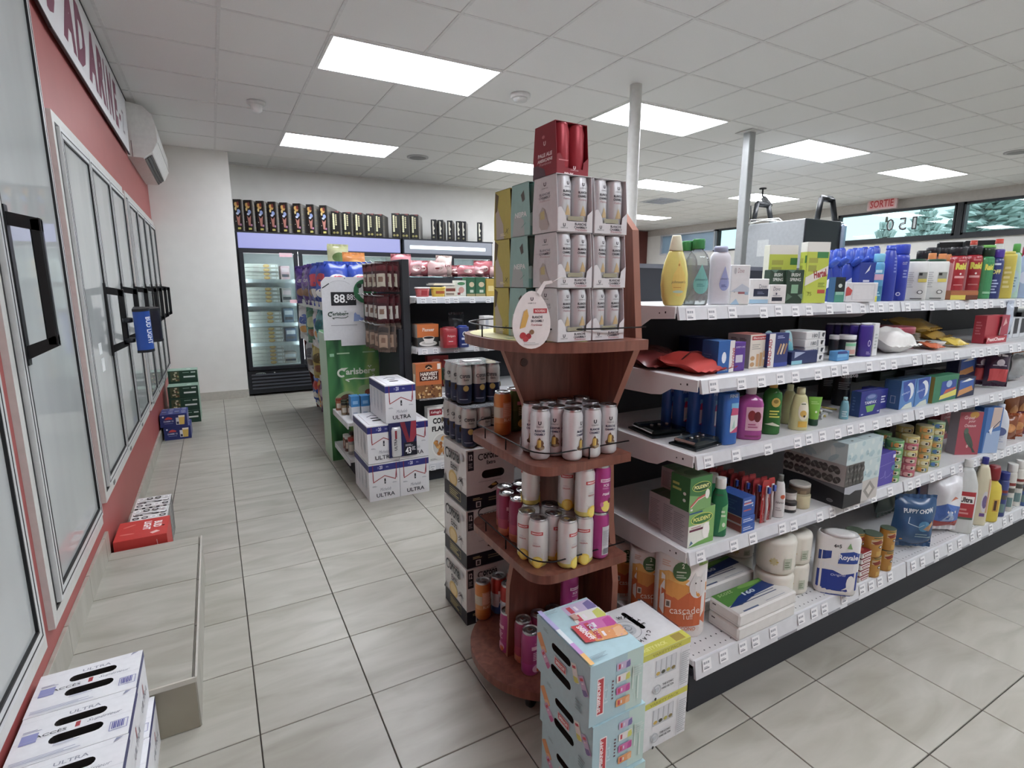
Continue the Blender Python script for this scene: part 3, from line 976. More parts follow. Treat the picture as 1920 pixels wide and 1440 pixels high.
# white cases with top handles
w, d, h = .216, .158, .148
holes = [stad(w * .53, d * .70, .098, .0125), stad(w * .53, d * .36, .098, .0135)]
top = Pr()
top.text('ULTRA', w * .55, d * .82, .010, '8b8f9c', w=.06, bold=.01).rect(w * .5, d * .49, .009, .017, 'a8323a').text('ACCÈS', w * .3, d * .49, .011, '3a3c44', w=.056, bold=.01)
top.text('Supérieur', w * .75, d * .50, .012, '7e8290', w=.065, shear=.4)
top.rect(.012, d * .42, .03, .03, '8f93c4').bars(.012, d * .64, .036, .008, 2, 'a0a0b8').frame(w * .82, d * .15, .034, .03, .0012, '6068a8')
for k in range(7): top.rect(w * .84 + k * .0035, d * .18, .0016 + .0007 * (k % 2), .022, '4a52a0')
top.poly([(w * .88, d * .9), (w * .96, d * .97), (w * .9, d * .97)], '8a8ea8').bars(.01, d * .03, w * .6, .012, 3, 'a9abc0').bars(w * .36, d * .2, .05, .008, 2, 'a9abc0').rect(.0, d * .44, w, .0006, 'b9bac2').rect(.0, d * .86, w, .0006, 'cacbd2')
rt = Pr()
rt.rect(0, h * .86, d, h * .14, '3d4378').rect(0, h * .70, d * .5, .0012, 'a9abb8').text('ULTRA', d * .5, h * .3, .022, '7c7f8c', w=.1).rect(d * .48, h * .45, .006, .03, 'a8323a')
CASE_W = 'e2e3e6'
k = 0
for lvl in (1, 0):
    for row in range(3):
        nm = ['farthest, touching the tiled step', 'middle one of its row', 'closest to the camera'][row]
        lv = 'upper row' if lvl else 'lower row'
        holed_case('beer_case', 'white beer case with twin handle holes, %s, %s' % (lv, nm), 'beer case', (-.466 + (.012 if lvl == 0 else 0) + .0015 * row, 1.482 - .160 * row, .1495 * lvl), w, d, h, CASE_W, 'top', holes, top=top, right=rt, group='white beer cases in front of the step')
# red case, black and white case, blue cases, green cases
w, d, h = .195, .215, .2
q = Pr().rect(0, 0, w, h, 'c0322c')
q.text('BUD', w * .5, h * .42, .03, 'f2e2e0', w=.055, rot=-PI / 2, bold=.03)
top = Pr().text('BUD', w * .70, d * .62, .032, 'f4e6e4', w=.072, rot=-PI / 2, bold=.04).text('LIGHT', w * .50, d * .62, .030, 'f4e6e4', w=.1, rot=-PI / 2, bold=.04)
top.ell(w * .22, d * .72, .026, .006, 'e07a70', rot=.5).ell(w * .22, d * .3, .028, .006, 'e07a70', rot=-.1).poly([(w * .72, d * .12), (w * .86, d * .2), (w * .78, d * .28), (w * .66, d * .2)], 'eec4be')
fr = Pr().text('BUD', w * .62, h * .52, .022, 'f4e6e4', w=.05, rot=-PI / 2, bold=.04).text('LIGHT', w * .42, h * .52, .02, 'f4e6e4', w=.07, rot=-PI / 2, bold=.04).line([(w * .8, h * .9), (w * .86, h * .1)], .002, 'f0d0cc')
holed_case('beer_case', 'red beer case with white lettering behind the tiled step', 'beer case', (-.462, 2.683, 0), w, d, h, 'c8332c', 'right' if False else 'top', [stad(w * .9, d * .5, .012, .005)], front=fr, top=top)
w, d, h = .15, .15, .19
for k, nm in enumerate(('touching the red case', 'farther from the red case')):
    q = Pr()
    rr = random.Random(5 + k)
    for a in range(3):
        for b in range(4):
            q.ell(w * (.14 + .24 * b), d * (.2 + .3 * a), .014, .016, ('1a1a1c', '3c3a38', 'efefef')[(a + b) % 3]).ell(w * (.14 + .24 * b), d * (.2 + .3 * a), .008, .008, 'bdbdbd')
    q.rect(.01, d * .45, w * .86, .018, 'f0f0f0').bars(w*.1, d*.46, w*.7, .014, 3, '3a3a3a')
    s = Pr()
    for a in range(5): s.rect(d * .2 * a + .003, 0, d * .09, h, '2b2b2d')
    holed_case('can_case', 'black and white case of cans, the one %s' % nm, 'can case', (-.43 + .0, 2.92 + .17 * k, 0), w, d, h, 'd8d8d6', 'top', [stad(w * .3, d * .5, .03, .012), stad(w * .66, d * .5, .03, .012)], top=q, right=s, front=s, group='black and white cases by the red wall')
w, d, h = .194, .13, .108
def blue_front():
    q = Pr().rect(0, 0, w, h, '24306e')
    q.ell(w * .12, h * .84, .007, .007, 'd8dcec').poly([(w * .16, h * .62), (w * .44, h * .62), (w * .46, h * .7), (w * .38, h * .78), (w * .3, h * .82), (w * .22, h * .76)], 'c8403c').text('DAMM 12', w * .31, h * .42, .013, 'c9cee4', w=.07, bold=.02)
    q.rect(w * .58, h * .16, w * .12, h * .56, 'd4d8de').rect(w * .6, h * .2, w * .08, h * .2, '3b3f58').poly([(w * .7, h * .15), (w * .88, h * .15), (w * .92, h * .86), (w * .68, h * .86)], 'd8b44a').poly([(w * .69, h * .74), (w * .91, h * .74), (w * .92, h * .88), (w * .68, h * .88)], 'efe8d2')
    return q.bars(w * .15, h * .28, w * .34, .006, 1, '8a94c4')
bt = Pr()
for a in range(4): bt.ell(w * (.15 + .24 * a), d * .45, .018, .02, ('3a3f5a', '9aa0b8')[a % 2]).rect(w * (.04 + .24 * a), d * .85, w * .18, d * .12, 'c4c8d8')
br = Pr()
for a in range(4): br.rect(d * .24 * a + .01, h * .1, d * .15, h * .8, ('6a78b4', 'b4bada')[a % 2])
for lv in range(2):
    for rw in range(2):
        carton('beer_case', 'blue beer case, %s of its stack, %s' % (('bottom', 'top')[lv], ('facing the aisle', 'hidden behind the first')[rw]), 'beer case', (-.462 + .006 * lv * -1 + .012 * (1 - lv), 5.19 + rw * .134, lv * .11), w, d, h, '2c3c88', front=blue_front(), top=bt, right=br, group='blue beer cases on the floor')
w, d, h = .245, .19, .117
def green_front():
    q = Pr().rect(0, 0, w, h, '1c4030').poly([(w * .08, h * .1), (w * .38, h * .1), (w * .38, h * .94), (w * .08, h * .94)], '4a5236')
    rr = random.Random(3)
    for k in range(14): q.ell(w * rr.uniform(.1, .36), h * rr.uniform(.15, .9), .008, .008, rr.choice(['a7a06a', '7d4f3a', '2c3a24', 'c9c0a0']), n=7)
    return q.rect(w * .52, h * .4, w * .4, h * .13, 'dfe8e2').rect(w * .5, h * .8, w * .22, .006, '88a898').rect(w * .78, h * .78, w * .16, .012, 'c6d6cc')
gt = Pr().ell(w * .4, d * .7, .05, .012, 'a9c8b4').ell(w * .7, d * .5, .02, .014, 'dbe8de').rect(w * .5, d * .28, w * .3, .01, 'b8d2c2')
for rw in range(2):
    for lv in range(3 + rw):
        carton('beer_case', 'dark green beer case, %s %s' % (('bottom', 'second up', 'third up', 'fourth and topmost')[lv], ('in the front stack', 'in the taller rear stack')[rw]), 'beer case', (-.437, 5.8 + .0 + rw * .22, lv * .118), w, d + .0 * rw, h, '8fb09c', front=green_front(), top=gt if lv == 2 + rw else None, group='green beer cases in the corner')
# ================================================================ display freezers on the back wall
ORD = ['first', 'second', 'third', 'fourth', 'fifth', 'sixth', 'seventh', 'eighth', 'ninth', 'tenth', 'eleventh', 'twelfth']
FY = 6.86
frz = mat('1d2027', .4, 0, .05, 10)
frz2 = mat('2b2e36', .45, 0, .05, 10)
frz_in = mat('dde3e2', .5)
frz_glass = glassy('freezer_glass', 'e8f2f2', 1.5, .04, 'dfe8e8', .01)
def freezer(label, x0, x1, n, sign_m, tube):
    t = thing('display_freezer', label, 'freezer', (x0, FY, 0), 0)
    W, D = x1 - x0, WB - FY - .02
    mb = MB()
    mb.box(0, .03, .02, .03, D, 1.885, frz); mb.box(W - .03, .03, .02, W, D, 1.885, frz)
    mb.box(.03, .03, 1.68, W - .03, D, 1.885, frz); mb.box(.03, .03, .02, W - .03, D, .33, frz)
    mb.box(.03, D - .03, .33, W - .03, D, 1.68, frz_in)
    mb.build('cabinet', t)
    li = MB(); li.box(.03, .1, .33, .045, D - .03, 1.68, frz_in); li.box(W - .045, .1, .33, W - .03, D - .03, 1.68, frz_in); li.box(.045, .1, .33, W - .045, D - .03, .345, frz_in)
    li.build('liner', t)
    s = MB().box(.02, 0, 1.70, W - .02, .03, 1.868, sign_m, .004).build('sign_panel', t)
    MB().box(0, .005, 1.868, W, .05, 1.885, frz).build('top_trim', t)
    if tube:
        MB().box(.09, -.004, 1.755, W - .12, .002, 1.80, emit('d8f6fa', 1.1, 'sign_tube'), .002).build('sign_tube', t)
    MB().box(.06, .04, 1.655, W - .06, .07, 1.675, emit('f0f8ff', 26, 'freezer_lamp')).build('lamp_strip', t)
    for k in range(n + 1):
        xx = .04 if k == 0 else (W - .055 if k == n else k * W / n - .007)
        MB().box(xx, .035, .4, xx + .015, .05, 1.63, emit('f0f8ff', 16, 'freezer_lamp')).build('lamp_strip', t)
    g = MB().box(.0, 0, .03, W, .03, .30, frz, .004)
    go = g.build('kick_panel', t)
    for k in range(5):
        MB().prism([(-.004, .075 + k * .04), (-.012, .08 + k * .04), (-.004, .1 + k * .04)], 'x', .04, W - .04, frz2).build('vent_louvre', go)
    pr = Pr().ell(.14, .262, .055, .014, 'b9c4c4').ell(.14, .262, .048, .010, '4c5a5c').text('KOOL-IT', .14, .257, .010, 'dfe8e8', w=.075).ell(.29, .266, .008, .008, 'd8dcdc')
    pr.build(f_front(0), 'badge_print', t)
    dw = (W - .03) / n
    for k in range(n):
        a, b = .015 + k * dw + .003, .015 + (k + 1) * dw - .003
        d = MB()
        d.box(a, -.02, .305, b, .03, .345, frz, .003); d.box(a, -.02, 1.645, b, .03, 1.695, frz, .003)
        d.box(a, -.02, .345, a + .045, .03, 1.645, frz, .003); d.box(b - .045, -.02, .345, b, .03, 1.645, frz, .003)
        do = d.build('door', t)
        MB().box(a + .04, .0, .34, b - .04, .006, 1.65, frz_glass).build('glass_pane', do)
        e = MB(); e.box(a + .043, -.022, 1.640, b - .043, -.018, 1.647, steel('c9cfcf')); e.box(a + .043, -.022, .343, b - .043, -.018, .349, mat('4a4f55', .4))
        e.build('pane_edging', do)
        MB().box(b - .035, -.05, .85, b - .02, -.02, 1.25, frz2, .003).build('handle', do)
        for zz in (.605, .835, 1.075, 1.345):
            m = MB().box(a + .03, .09, zz - .004, b - .03, D - .06, zz, mat('d6dcdc', .4)).box(a + .03, .082, zz - .03, b - .03, .09, zz + .012, mat('e6efef', .35))
            m.build('shelf', t)
    return t
lav = emit('9aa0f0', .78, 'backlit_sign', .12)
pale = emit('a4b0cc', .40, 'backlit_sign_pale', .12)
freezer('wide black display freezer with glowing lavender sign panel', .285, 2.185, 3, lav, False)
freezer('black display freezer with white tube on its pale sign', 2.205, 3.50, 2, pale, True)
# frozen pizza boxes in the first door
px0 = .36
zs = [(.348, 5, 'lowest'), (.612, 4, 'fourth'), (.842, 3, 'third'), (1.082, 4, 'second'), (1.352, 4, 'top')]
pb = None
for z0, n, sh in zs:
    for k in range(n):
        lb = 'pale frozen pizza box, %s from below on the freezer\'s %s shelf' % (ORD[k], sh)
        loc = (px0 + .012 * ((k * 3) % 3) - .008, FY + .15 + .01 * (k % 2), z0 + k * .046)
        if pb is None:
            q = Pr().rect(0, 0, .36, .043, 'c9c8bd').ell(.235, .020, .034, .020, 'd79b3c').ell(.235, .024, .026, .012, 'eac46a').rect(.285, .010, .05, .022, 'eef0ee').rect(.345, .012, .012, .018, 'f2f2f2').rect(.02, .004, .12, .004, 'b0afa4')
            pb = carton('pizza_box', lb, 'pizza box', loc, .36, .36, .043, 'cfcec4', front=q, group='frozen pizzas in the first freezer door', flap=False)
        else:
            dup(pb, lb, loc)
for k, (x, z, w_, h_, c, lb) in enumerate([(.74, 1.352, .1, .16, 'c9a3a8', 'pink and grey frozen box on the top freezer shelf'), (.735, 1.082, .11, .17, 'b9b3ae', 'white and red frozen box on the second freezer shelf'),
        (.74, .842, .11, .17, '6d8296', 'dark blue frozen bag box on the third freezer shelf'), (.745, .612, .12, .16, '3f5a78', 'navy frozen box on the fourth freezer shelf'), (.71, .348, .14, .13, 'b7b2a8', 'grey frozen pack on the lowest freezer shelf')]):
    q = Pr().rect(.01, h_ * .55, w_ - .02, h_ * .3, 'e0c4c8' if k < 2 else 'cfd6dc').rect(.01, h_ * .2, w_ - .02, h_ * .2, '4a4a50')
    carton('frozen_food_box', lb, 'frozen food', (x, FY + .15, z), w_, .2, h_, c, front=q, group='mixed frozen food in the first freezer door')
for k, (x, z, w_, c, lb) in enumerate([(1.75, 1.352, .3, 'dfe23a', 'bright yellow box on the top shelf of the third freezer door'), (1.15, 1.352, .35, 'e4ecec', 'white box on the top shelf of the second freezer door'), (1.1, 1.082, .3, '9fb4c8', 'pale blue frozen box behind the chip bags'),
       (2.35, 1.352, .45, 'c4d4d8', 'pale box inside the freezer under the white tube'), (2.98, 1.352, .4, 'b6c6cc', 'grey-blue box inside the last freezer door')]):
    carton('frozen_food_box', lb, 'frozen food', (x, FY + .17, z), w_, .25, .2 if k != 2 else .18, c, front=Pr().rect(.02, .05, w_ * .5, .05, '8fa4ac'), group='frozen food seen over the shelves')
tag(MB().box(.72, FY - .0212, 1.61, .86, FY - .0202, 1.655, mat('e7b9c4', .5)).build('pink_label'), 'pink paper label at the top of the freezer door', 'label')
tag(MB().box(.80, FY - .0212, 1.08, .90, FY - .0202, 1.12, mat('e7b9c4', .5)).build('pink_label'), 'pink paper label halfway down the freezer door', 'label')
# tall wine boxes on top
def art_gold(w, h):
    q = Pr().rect(0, 0, w, h, '17110f')
    q.ell(w * .45, h * .82, w * .28, h * .1, 'c79a4a', 9, .5).ell(w * .62, h * .86, w * .16, h * .07, '7a2f22', 7).ell(w * .3, h * .7, w * .14, h * .06, 'd8c07a', 7)
    q.ell(w * .68, h * .62, w * .22, h * .07, '8ea4d8', 8, .3).ell(w * .5, h * .55, w * .2, h * .045, 'c3cfec', 7).line([(w * .15, h * .66), (w * .5, h * .58)], w * .06, '0d0d12')
    q.poly([(w * .3, h * .5), (w * .55, h * .42), (w * .85, h * .5), (w * .75, h * .28), (w * .72, h * .16), (w * .45, h * .18), (w * .42, h * .3)], 'b8786a').ell(w * .85, h * .19, w * .12, h * .04, 'c58ab8', 7)
    q.ell(w * .22, h * .3, w * .05, h * .015, 'e8dccc', 6)
    return q.rect(w * .42, h * .04, w * .42, h * .065, 'c9c25a')
def art_dots(w, h):
    q = Pr().rect(0, 0, w, h, '15130f')
    for k in range(9): q.ell(w * .28, h * (.88 - .075 * k), w * .13, h * .045, 'd2cfa4', 8)
    for k in range(6): q.ell(w * .58, h * (.84 - .08 * k), w * .1, h * .04, 'c2bd8e', 7)
    q.ell(w * .3, h * .1, w * .16, h * .05, '8a8240', 10).ell(w * .7, h * .1, w * .16, h * .05, '9a9048', 10)
    return q.poly([(w * .3, h), (w * .9, h * .93), (w, h)], '7e3a3a')
def art_small(w, h):
    q = Pr().rect(0, 0, w, h, '14161a')
    q.poly([(w * .3, h * .95), (w * .6, h * .9), (w * .5, h * .7), (w * .75, h * .55), (w * .5, h * .45), (w * .7, h * .28), (w * .35, h * .25), (w * .3, h * .6)], 'c9c6b4').ell(w * .5, h * .12, w * .2, h * .05, '7d7a5a', 8)
    return q
def crop4(u): return 420 + u / 3.43
rows = [([437 + k * 0 for k in range(0)], 0)]
W1 = [(436.3, 451.8), (460.2, 475.7), (482.3, 497.5), (504.5, 518.6), (526.3, 540.4), (550.9, 565.7), (575.6, 589.6), (600.2, 614.2)]
W2 = [(621.5, 637), (643, 659), (664.5, 680), (686.8, 701.5), (702.5, 719)]
W3 = [(734.3, 748.5), (751.8, 767.5), (769.9, 784)]
W4 = [(807.8, 817), (820.8, 829.7), (838.2, 847.8), (854.7, 862.8), (864, 873.5), (894.5, 904)]
for grp, art, hh, dd, nm, where in ((W1, art_gold, .335, .42, 'tall wine box with gold and blue art', 'from the white corner wall'), (W2, art_dots, .275, .33, 'black wine box with pale dotted letters', 'after the gold ones'),
                       (W3, art_dots, .30, .33, 'black dotted wine box of the separate trio', 'from the lavender sign side'), (W4, art_small, .255, .33, 'small dark wine box with white figure', 'counted along the second freezer top')):
    first = None
    for k, (a, b) in enumerate(grp):
        p = Py(a, 420, FY + .03); w_ = Py(b, 420, FY + .03).x - p.x
        lb = '%s, %s %s' % (nm, ORD[k], where)
        loc = (max(p.x, .29), FY + .03, 1.886)
        if first is None:
            wd = w_
            s = Pr(); s.rect(.0, .0, dd, hh, '5c5650').rect(.01, hh * .1, dd * .2, hh * .8, '8a8478')
            r_ = Pr(); r_.rect(0, 0, dd, hh, '8a8781').rect(.0, .0, .03, hh, '3a3632')
            for j in range(9): r_.rect(.05, hh * (.1 + .09 * j), .04 + .02 * (j % 3), hh * .04, ('a89a7a', '8a8a88')[j % 2])
            first = carton('wine_box', lb, 'wine box', loc, wd, dd, hh, '4a4641', front=art(wd, hh), left=s, right=r_, rz=-.5, group=nm + 'es on the freezers', flap=False)
        else:
            dup(first, lb, loc)

# ================================================================ shelving helpers
shelf_m = mat('d9dadb', .4, 0, .03, 14)
rail_m = mat('cfd2d6', .35)
blackp = mat('24272e', .6, 0, .06, 12)
tagp = MB().box(-.0185, -.0008, -.017, .0185, 0, .017, mat('e9eaec', .5))
for k, (x, z, w_, h_, c) in enumerate([(-.014, .003, .008, .007, '9c9fa6'), (-.004, .003, .006, .007, 'a4a7ae'), (.004, .003, .006, .007, '9c9fa6'), (-.014, -.012, .022, .004, '8b8e96'), (-.014, -.0065, .016, .002, '9a9da4')]):
    tagp.box(x, -.0010, z, x + w_, -.0008, z + h_, mat(c, .6, 0, 0))
TAG = tagp.mesh('price_tag')
def shelf(parent, x0, x1, yf, yb, z, seed, ends=True, tags=True, n=None, xmax=None, rail_h=.04):
    mb = MB().box(x0, yf, z - .022, x1, yb, z, shelf_m, .003)
    o = mb.build('shelf', parent)
    r = MB()
    r.prism([(yf, z), (yf - .004, z - .002), (yf - .013, z - rail_h), (yf - .004, z - rail_h), (yf + .004, z - .012)], 'x', x0 + .004, x1 - .004, rail_m)
    rr = random.Random(seed)
    L = math.hypot(.009, rail_h - .002)
    x = x0 + .05
    strip = mat('9b9da4', .5)
    tx = []
    while x < min(x1, xmax or 99) - .04:
        tx.append(x); g = rr.choice([.062, .075, .09, .12, .15])
        if g > .1:
            r.box(x + .024, yf - .0138, z - rail_h + .001, x + g - .024, yf - .0115, z - rail_h + .009, strip)
        x += g
    ro = r.build('price_rail', o)
    if tags:
        for x in tx:
            g = bpy.data.objects.new('price_tag', TAG); COL.objects.link(g); g.parent = o
            g.location = (x, yf - .0098, z - .023 + rr.uniform(-.003, .002)); g.rotation_euler.x = -.22
    if ends:
        dp = yb - yf
        for xx in (x0 - .0034, x1 + .0004):
            MB().prism([(yf, z - .002), (yf, z - .036), (yf + .1, z - .042), (yf + .14, z - .066), (yf + .18, z - .072), (yb, z - .085), (yb, z - .002)], 'x', xx, xx + .003, shelf_m).build('end_bracket', o)
        d = MB()
        d.box(x0 - .004, yf + .035, z - .022, x0 - .003, yf + .04, z - .016, gask); d.box(x0 - .004, yf + .06, z - .024, x0 - .003, yf + .064, z - .02, gask)
        d.build('slot_marking', o)
    return o
# ================================================================ second gondola: food shelves with a jerky end panel
G2 = thing('food_gondola', 'black food shelving with hanging jerky bags and cereal boxes', 'shelving', (0, 0, 0))
gx0, gx1 = 1.14, 2.66
MB().box(gx0, 3.72, .0, gx1, 3.76, 1.33, blackp).build('back_panel', G2)
MB().box(1.09, 3.44, 0, 1.14, 4.05, 1.455, mat('2a2c31', .55, 0, .05, 8), .004).build('end_panel', G2)
MB().box(1.087, 3.62, 1.30, 1.09, 4.05, 1.45, mat('5c5f66', .5)).build('peg_strip', G2)
MB().box(gx0, 3.25, 0, gx1, 3.72, .09, blackp).build('base_kick', G2)
MB().box(gx0, 3.72, 1.33, gx1, 4.0, 1.345, blackp).build('top_shelf', G2)
shelf(G2, gx0, gx1, 3.235, 3.72, .118, 1, xmax=2.2)
shelf(G2, gx0, gx1, 3.33, 3.72, .575, 2, xmax=2.2)
shelf(G2, gx0, gx1, 3.33, 3.72, .882, 3, xmax=2.2)
shelf(G2, gx0, gx1, 3.33, 3.72, 1.213, 4, xmax=2.3)
# end-cap shelves
G3 = thing('end_shelves', 'small white end shelves of spices behind the stacked beer cases', 'shelving', (0, 0, 0))
MB().box(1.06, 3.455, 0, 1.088, 3.95, 1.0, blackp).build('back_panel', G3)
MB().box(.76, 3.47, 0, 1.06, 3.94, .1, blackp).build('base_kick', G3)
for z in (.157, .404):
    mb = MB().box(.705, 3.455, z - .022, 1.06, 3.945, z, shelf_m, .003)
    o = mb.build('shelf', G3)
    MB().box(.698, 3.455, z - .04, .705, 3.945, z, rail_m).build('price_rail', o)
# hooks and jerky bags
def jerky_fn(c1, c2):
    def fn(q, w, h):
        q.rect(-w * .42, h * .72, w * .84, h * .2, c1).rect(-w * .36, h * .12, w * .72, h * .5, c2).rect(-w * .2, h * .3, w * .4, h * .2, '8a6a58')
    return fn
for r_, (ztop, c1, c2, bodyc, n) in enumerate([(1.415, '6d2a30', 'cfc8b4', '4a2024', 4), (1.205, '5a1f28', 'd8d4cc', '45191f', 5), (.985 + .03, '3c3432', 'b49880', '6a5a50', 4)]):
    hk = MB()
    for k in range(n):
        y = 3.52 + k * .12
        xs = 1.09
        yy = y
        hk = MB().tube([(xs, yy, ztop + .012), (xs - .17, yy, ztop + .016), (xs - .185, yy, ztop + .028)], .0028, steel('b5b8ba'))
        hk.build('peg_hook', G2)
        for j in range(3):
            nm = 'dark red' if r_ < 2 else 'brown'
            lb = '%s jerky bag, %s hook of the %s row, %s on it' % (nm, ORD[k], ('top', 'middle', 'bottom')[r_], ('innermost', 'middle', 'outermost')[j])
            bag('jerky_bag', lb, 'jerky bag', (xs - .03 - .04 * j, yy + .004 * j, ztop - .17), .095, .17, .022, bodyc, jerky_fn(c1, c2), rz=-.95 + .12 * math.sin(k * 3 + j), seed=r_ * 20 + k * 4 + j, group='jerky bags on the end panel', nu=5, nv=7)
# pink candy bags on top
for k in range(13):
    c = ['d08088', 'd9a0a4', 'c06a72', 'dcb4b2', 'd4c0b8', '9f4c54'][k % 6]
    x = 1.2 + .085 * k + (.02 if k % 2 else 0)
    bag('candy_bag', '%s candy bag on the black top shelf, %s from the jerky panel' % (['pink', 'light pink', 'deep pink', 'pale pink', 'beige pink', 'dark red'][k % 6], (ORD + ['thirteenth'])[k]), 'candy bag', (x, 3.80 + .03 * (k % 3), 1.352), .15, .075 + .035 * ((k * 5) % 4 == 0) + .025 * (k < 5), .07, c,
        lambda q, w, h: q.ell(0, h * .5, w * .25, h * .22, 'f0d4d0').rect(-w * .2, h * .45, w * .4, h * .1, '9a3038'), rz=.3 * math.sin(k * 2.1), seed=50 + k, group='pink candy bags on the top shelf', nu=6, nv=7)
def tub(name, label, loc, w, h, body, lid, art=None, group=None):
    t = thing(name, label, 'food tub', loc, 0, group)
    MB().lathe([(w * .40, 0), (w * .41, .004), (w * .47, h * .85)], plast(body), 20, 1, .75, 3).build('tub', t)
    MB().lathe([(w * .5, h * .85), (w * .51, h * .87), (w * .51, h * .95), (w * .48, h)], plast(lid), 20, 1, .75, 3).build('lid', t)
    if art:
        art.build(lambda u, v, o: (u, -w * .75 * .43 - .004 - o - (v / h) * w * .05, v), 'label_print', t)
S1, S2, S3_, S0 = 1.213, .882, .575, .118
tub('food_tub', 'clear red-filled tub with white lid beside jerky bags', (1.215, 3.41, S1), .10, .062, 'c45a5c', 'e6e0de', Pr().rect(-.02, .01, .04, .03, 'a83038'))
tub('food_tub', 'yellow tub with yellow lid beside the red tub', (1.325, 3.41, S1), .10, .062, 'd9b830', 'e2c63a', Pr().rect(-.03, .02, .06, .018, 'b05a28'))
pbox('snack_box', 'small cream box with dark pictures behind yellow tub', 'box', S1, (834, 552), 856, 537, .06, 'd9d2c2', lambda q, w, h: q.rect(w * .1, h * .5, w * .8, h * .3, '7a3a30').rect(w * .1, h * .15, w * .7, h * .2, '8a7a6a'))
pbox('milk_carton', 'white and green carton with pink picture', 'carton', S1, (856, 552), 874, 526, .07, 'dbe0d4', lambda q, w, h: q.ell(w * .5, h * .8, w * .4, h * .1, '4a8a5a').ell(w * .5, h * .4, w * .3, h * .2, 'c9958a').rect(w * .1, h * .1, w * .3, h * .15, '7a2a2a'))
for k, (a, b) in enumerate(((875, 891), (892, 910))):
    pbox('pasta_box', 'dark green box with pale picture, %s the white carton' % ('touching', 'one further from')[k], 'box', S1, (a, 552), b, 520, .07, '2f6a4a', lambda q, w, h: q.ell(w * .6, h * .62, w * .3, h * .14, 'd8c8a0', 9).rect(w * .4, h * .2, w * .4, h * .14, 'c8d4c0').rect(0, 0, w, h * .14, 'a89a6a'))
pbox('pasta_box', 'yellow tin-like box at the end beside green boxes', 'box', S1, (912, 552), 929, 523, .07, 'c9a83a', lambda q, w, h: q.rect(w * .2, h * .3, w * .6, h * .3, 'e4d48a'))
tag(MB().box(1.30, 3.42, S1 + .075, 1.46, 3.56, S1 + .085, plast('e6e4de')).box(1.31, 3.43, S1 + .085, 1.45, 3.55, S1 + .09, plast('d8d4cc')).build('lid_tray', None), 'white flat tray of eggs lids resting over the yellow tub', 'tray')
# coffee shelf
def coffee(q, w, h):
    q.rect(0, h * .42, w, h * .58, 'd9762e').rect(0, 0, w, h * .42, '3d4040').text('Pioneer', w * .52, h * .68, h * .16, 'f4ece0', w=w * .55, bold=.02)
    q.ell(w * .5, h * .14, w * .42, h * .13, 'e8e6e0').ell(w * .5, h * .16, w * .3, h * .07, 'c9c7c0').poly([(w * .25, h * .40), (w * .8, h * .40), (w * .7, h * .16), (w * .36, h * .16)], 'f0eee8').ell(w * .52, h * .40, w * .28, h * .07, 'dedcd4').ell(w * .52, h * .40, w * .24, h * .05, '1f1512')
pbox('coffee_box', 'orange coffee box with picture of a white cup', 'coffee box', S2, (783, 651), 823, 609, .11, 'c8742f', coffee, left=lambda q, w, h: q.rect(0, h * .4, w, h * .6, 'c9c4bc').rect(0, 0, w, h * .4, '55534e'))
pbot('coffee_jar', 'red plastic coffee canister with red lid', 'coffee jar', S2, (842, 653), 30, 614, 'block', 'a3222e', '8a1a26', .9, lambda q, w, h: q.rect(-w * .3, h * .15, w * .6, h * .55, 'b83440').text('Folgers', 0, h * .5, h * .13, 'f0dcd8', w=w * .5).rect(-w * .2, h * .3, w * .3, h * .04, 'e0c4c0'))
pbot('coffee_jar', 'navy blue coffee canister beside the red one', 'coffee jar', S2, (868, 652), 21, 611, 'block', '23367a', '1f3f9a', 1, lambda q, w, h: q.ell(0, h * .62, w * .22, h * .12, 'dfe4ea').ell(0, h * .62, w * .14, h * .08, '2a2f3a').rect(-w * .3, h * .36, w * .6, h * .1, 'c8cce0').rect(-w * .3, h * .12, w * .5, h * .06, 'b0b6d0'))
bag('coffee_bag', 'dark brown coffee bag with red label', 'coffee bag', (1.66, 3.42, S2), .09, .155, .06, '3a2723', lambda q, w, h: q.rect(-w * .35, h * .2, w * .7, h * .3, 'a83a34'), seed=7)
bag('coffee_bag', 'black coffee bag behind the red canister', 'coffee bag', (1.50, 3.52, S2), .12, .19, .06, '26282e', None, seed=8)
pbox('tea_box', 'white box with grey print next to wooden display top', 'box', S2, (908, 650), 926, 593, .08, 'e4e4e2', lambda q, w, h: q.rect(w * .15, h * .3, w * .3, h * .6, 'b8bcc4'))
def harvest(q, w, h):
    q.rect(0, 0, w, h, 'c4682e').ell(w * .5, h * .9, w * .14, h * .07, '3a241a', 8).line([(w * .38, h * .84), (w * .5, h * .9), (w * .62, h * .84)], w * .03, 'e8c49a')
    q.rect(w * .14, h * .5, w * .74, h * .27, '43170f').text('HARVEST', w * .51, h * .645, h * .105, 'f2e8dc', w=w * .66, bold=.03).text('CRUNCH', w * .51, h * .525, h * .1, 'f2e8dc', w=w * .6, bold=.03)
    q.rect(0, 0, w, h * .38, '8a5a2e')
    rr = random.Random(4)
    for k in range(46): q.ell(w * rr.uniform(.1, .95), h * rr.uniform(.03, .37), w * .045, h * .028, rr.choice(['d9b070', 'b98445', 'e6c890', '7a4a24', '5a2a1c']), 7, rr.random() * 3)
    q.rect(w * .82, h * .82, w * .13, h * .16, 'f0e4d8')
pbox('cereal_box', 'orange and brown granola box on the middle food shelf', 'cereal box', S3_, (781, 749), 829, 683, .06, 'b05c2a', harvest, left=lambda q, w, h: q.rect(0, 0, w, h, 'a8835c').rect(w * .2, h * .3, w * .6, h * .4, 'd8cbb4'))
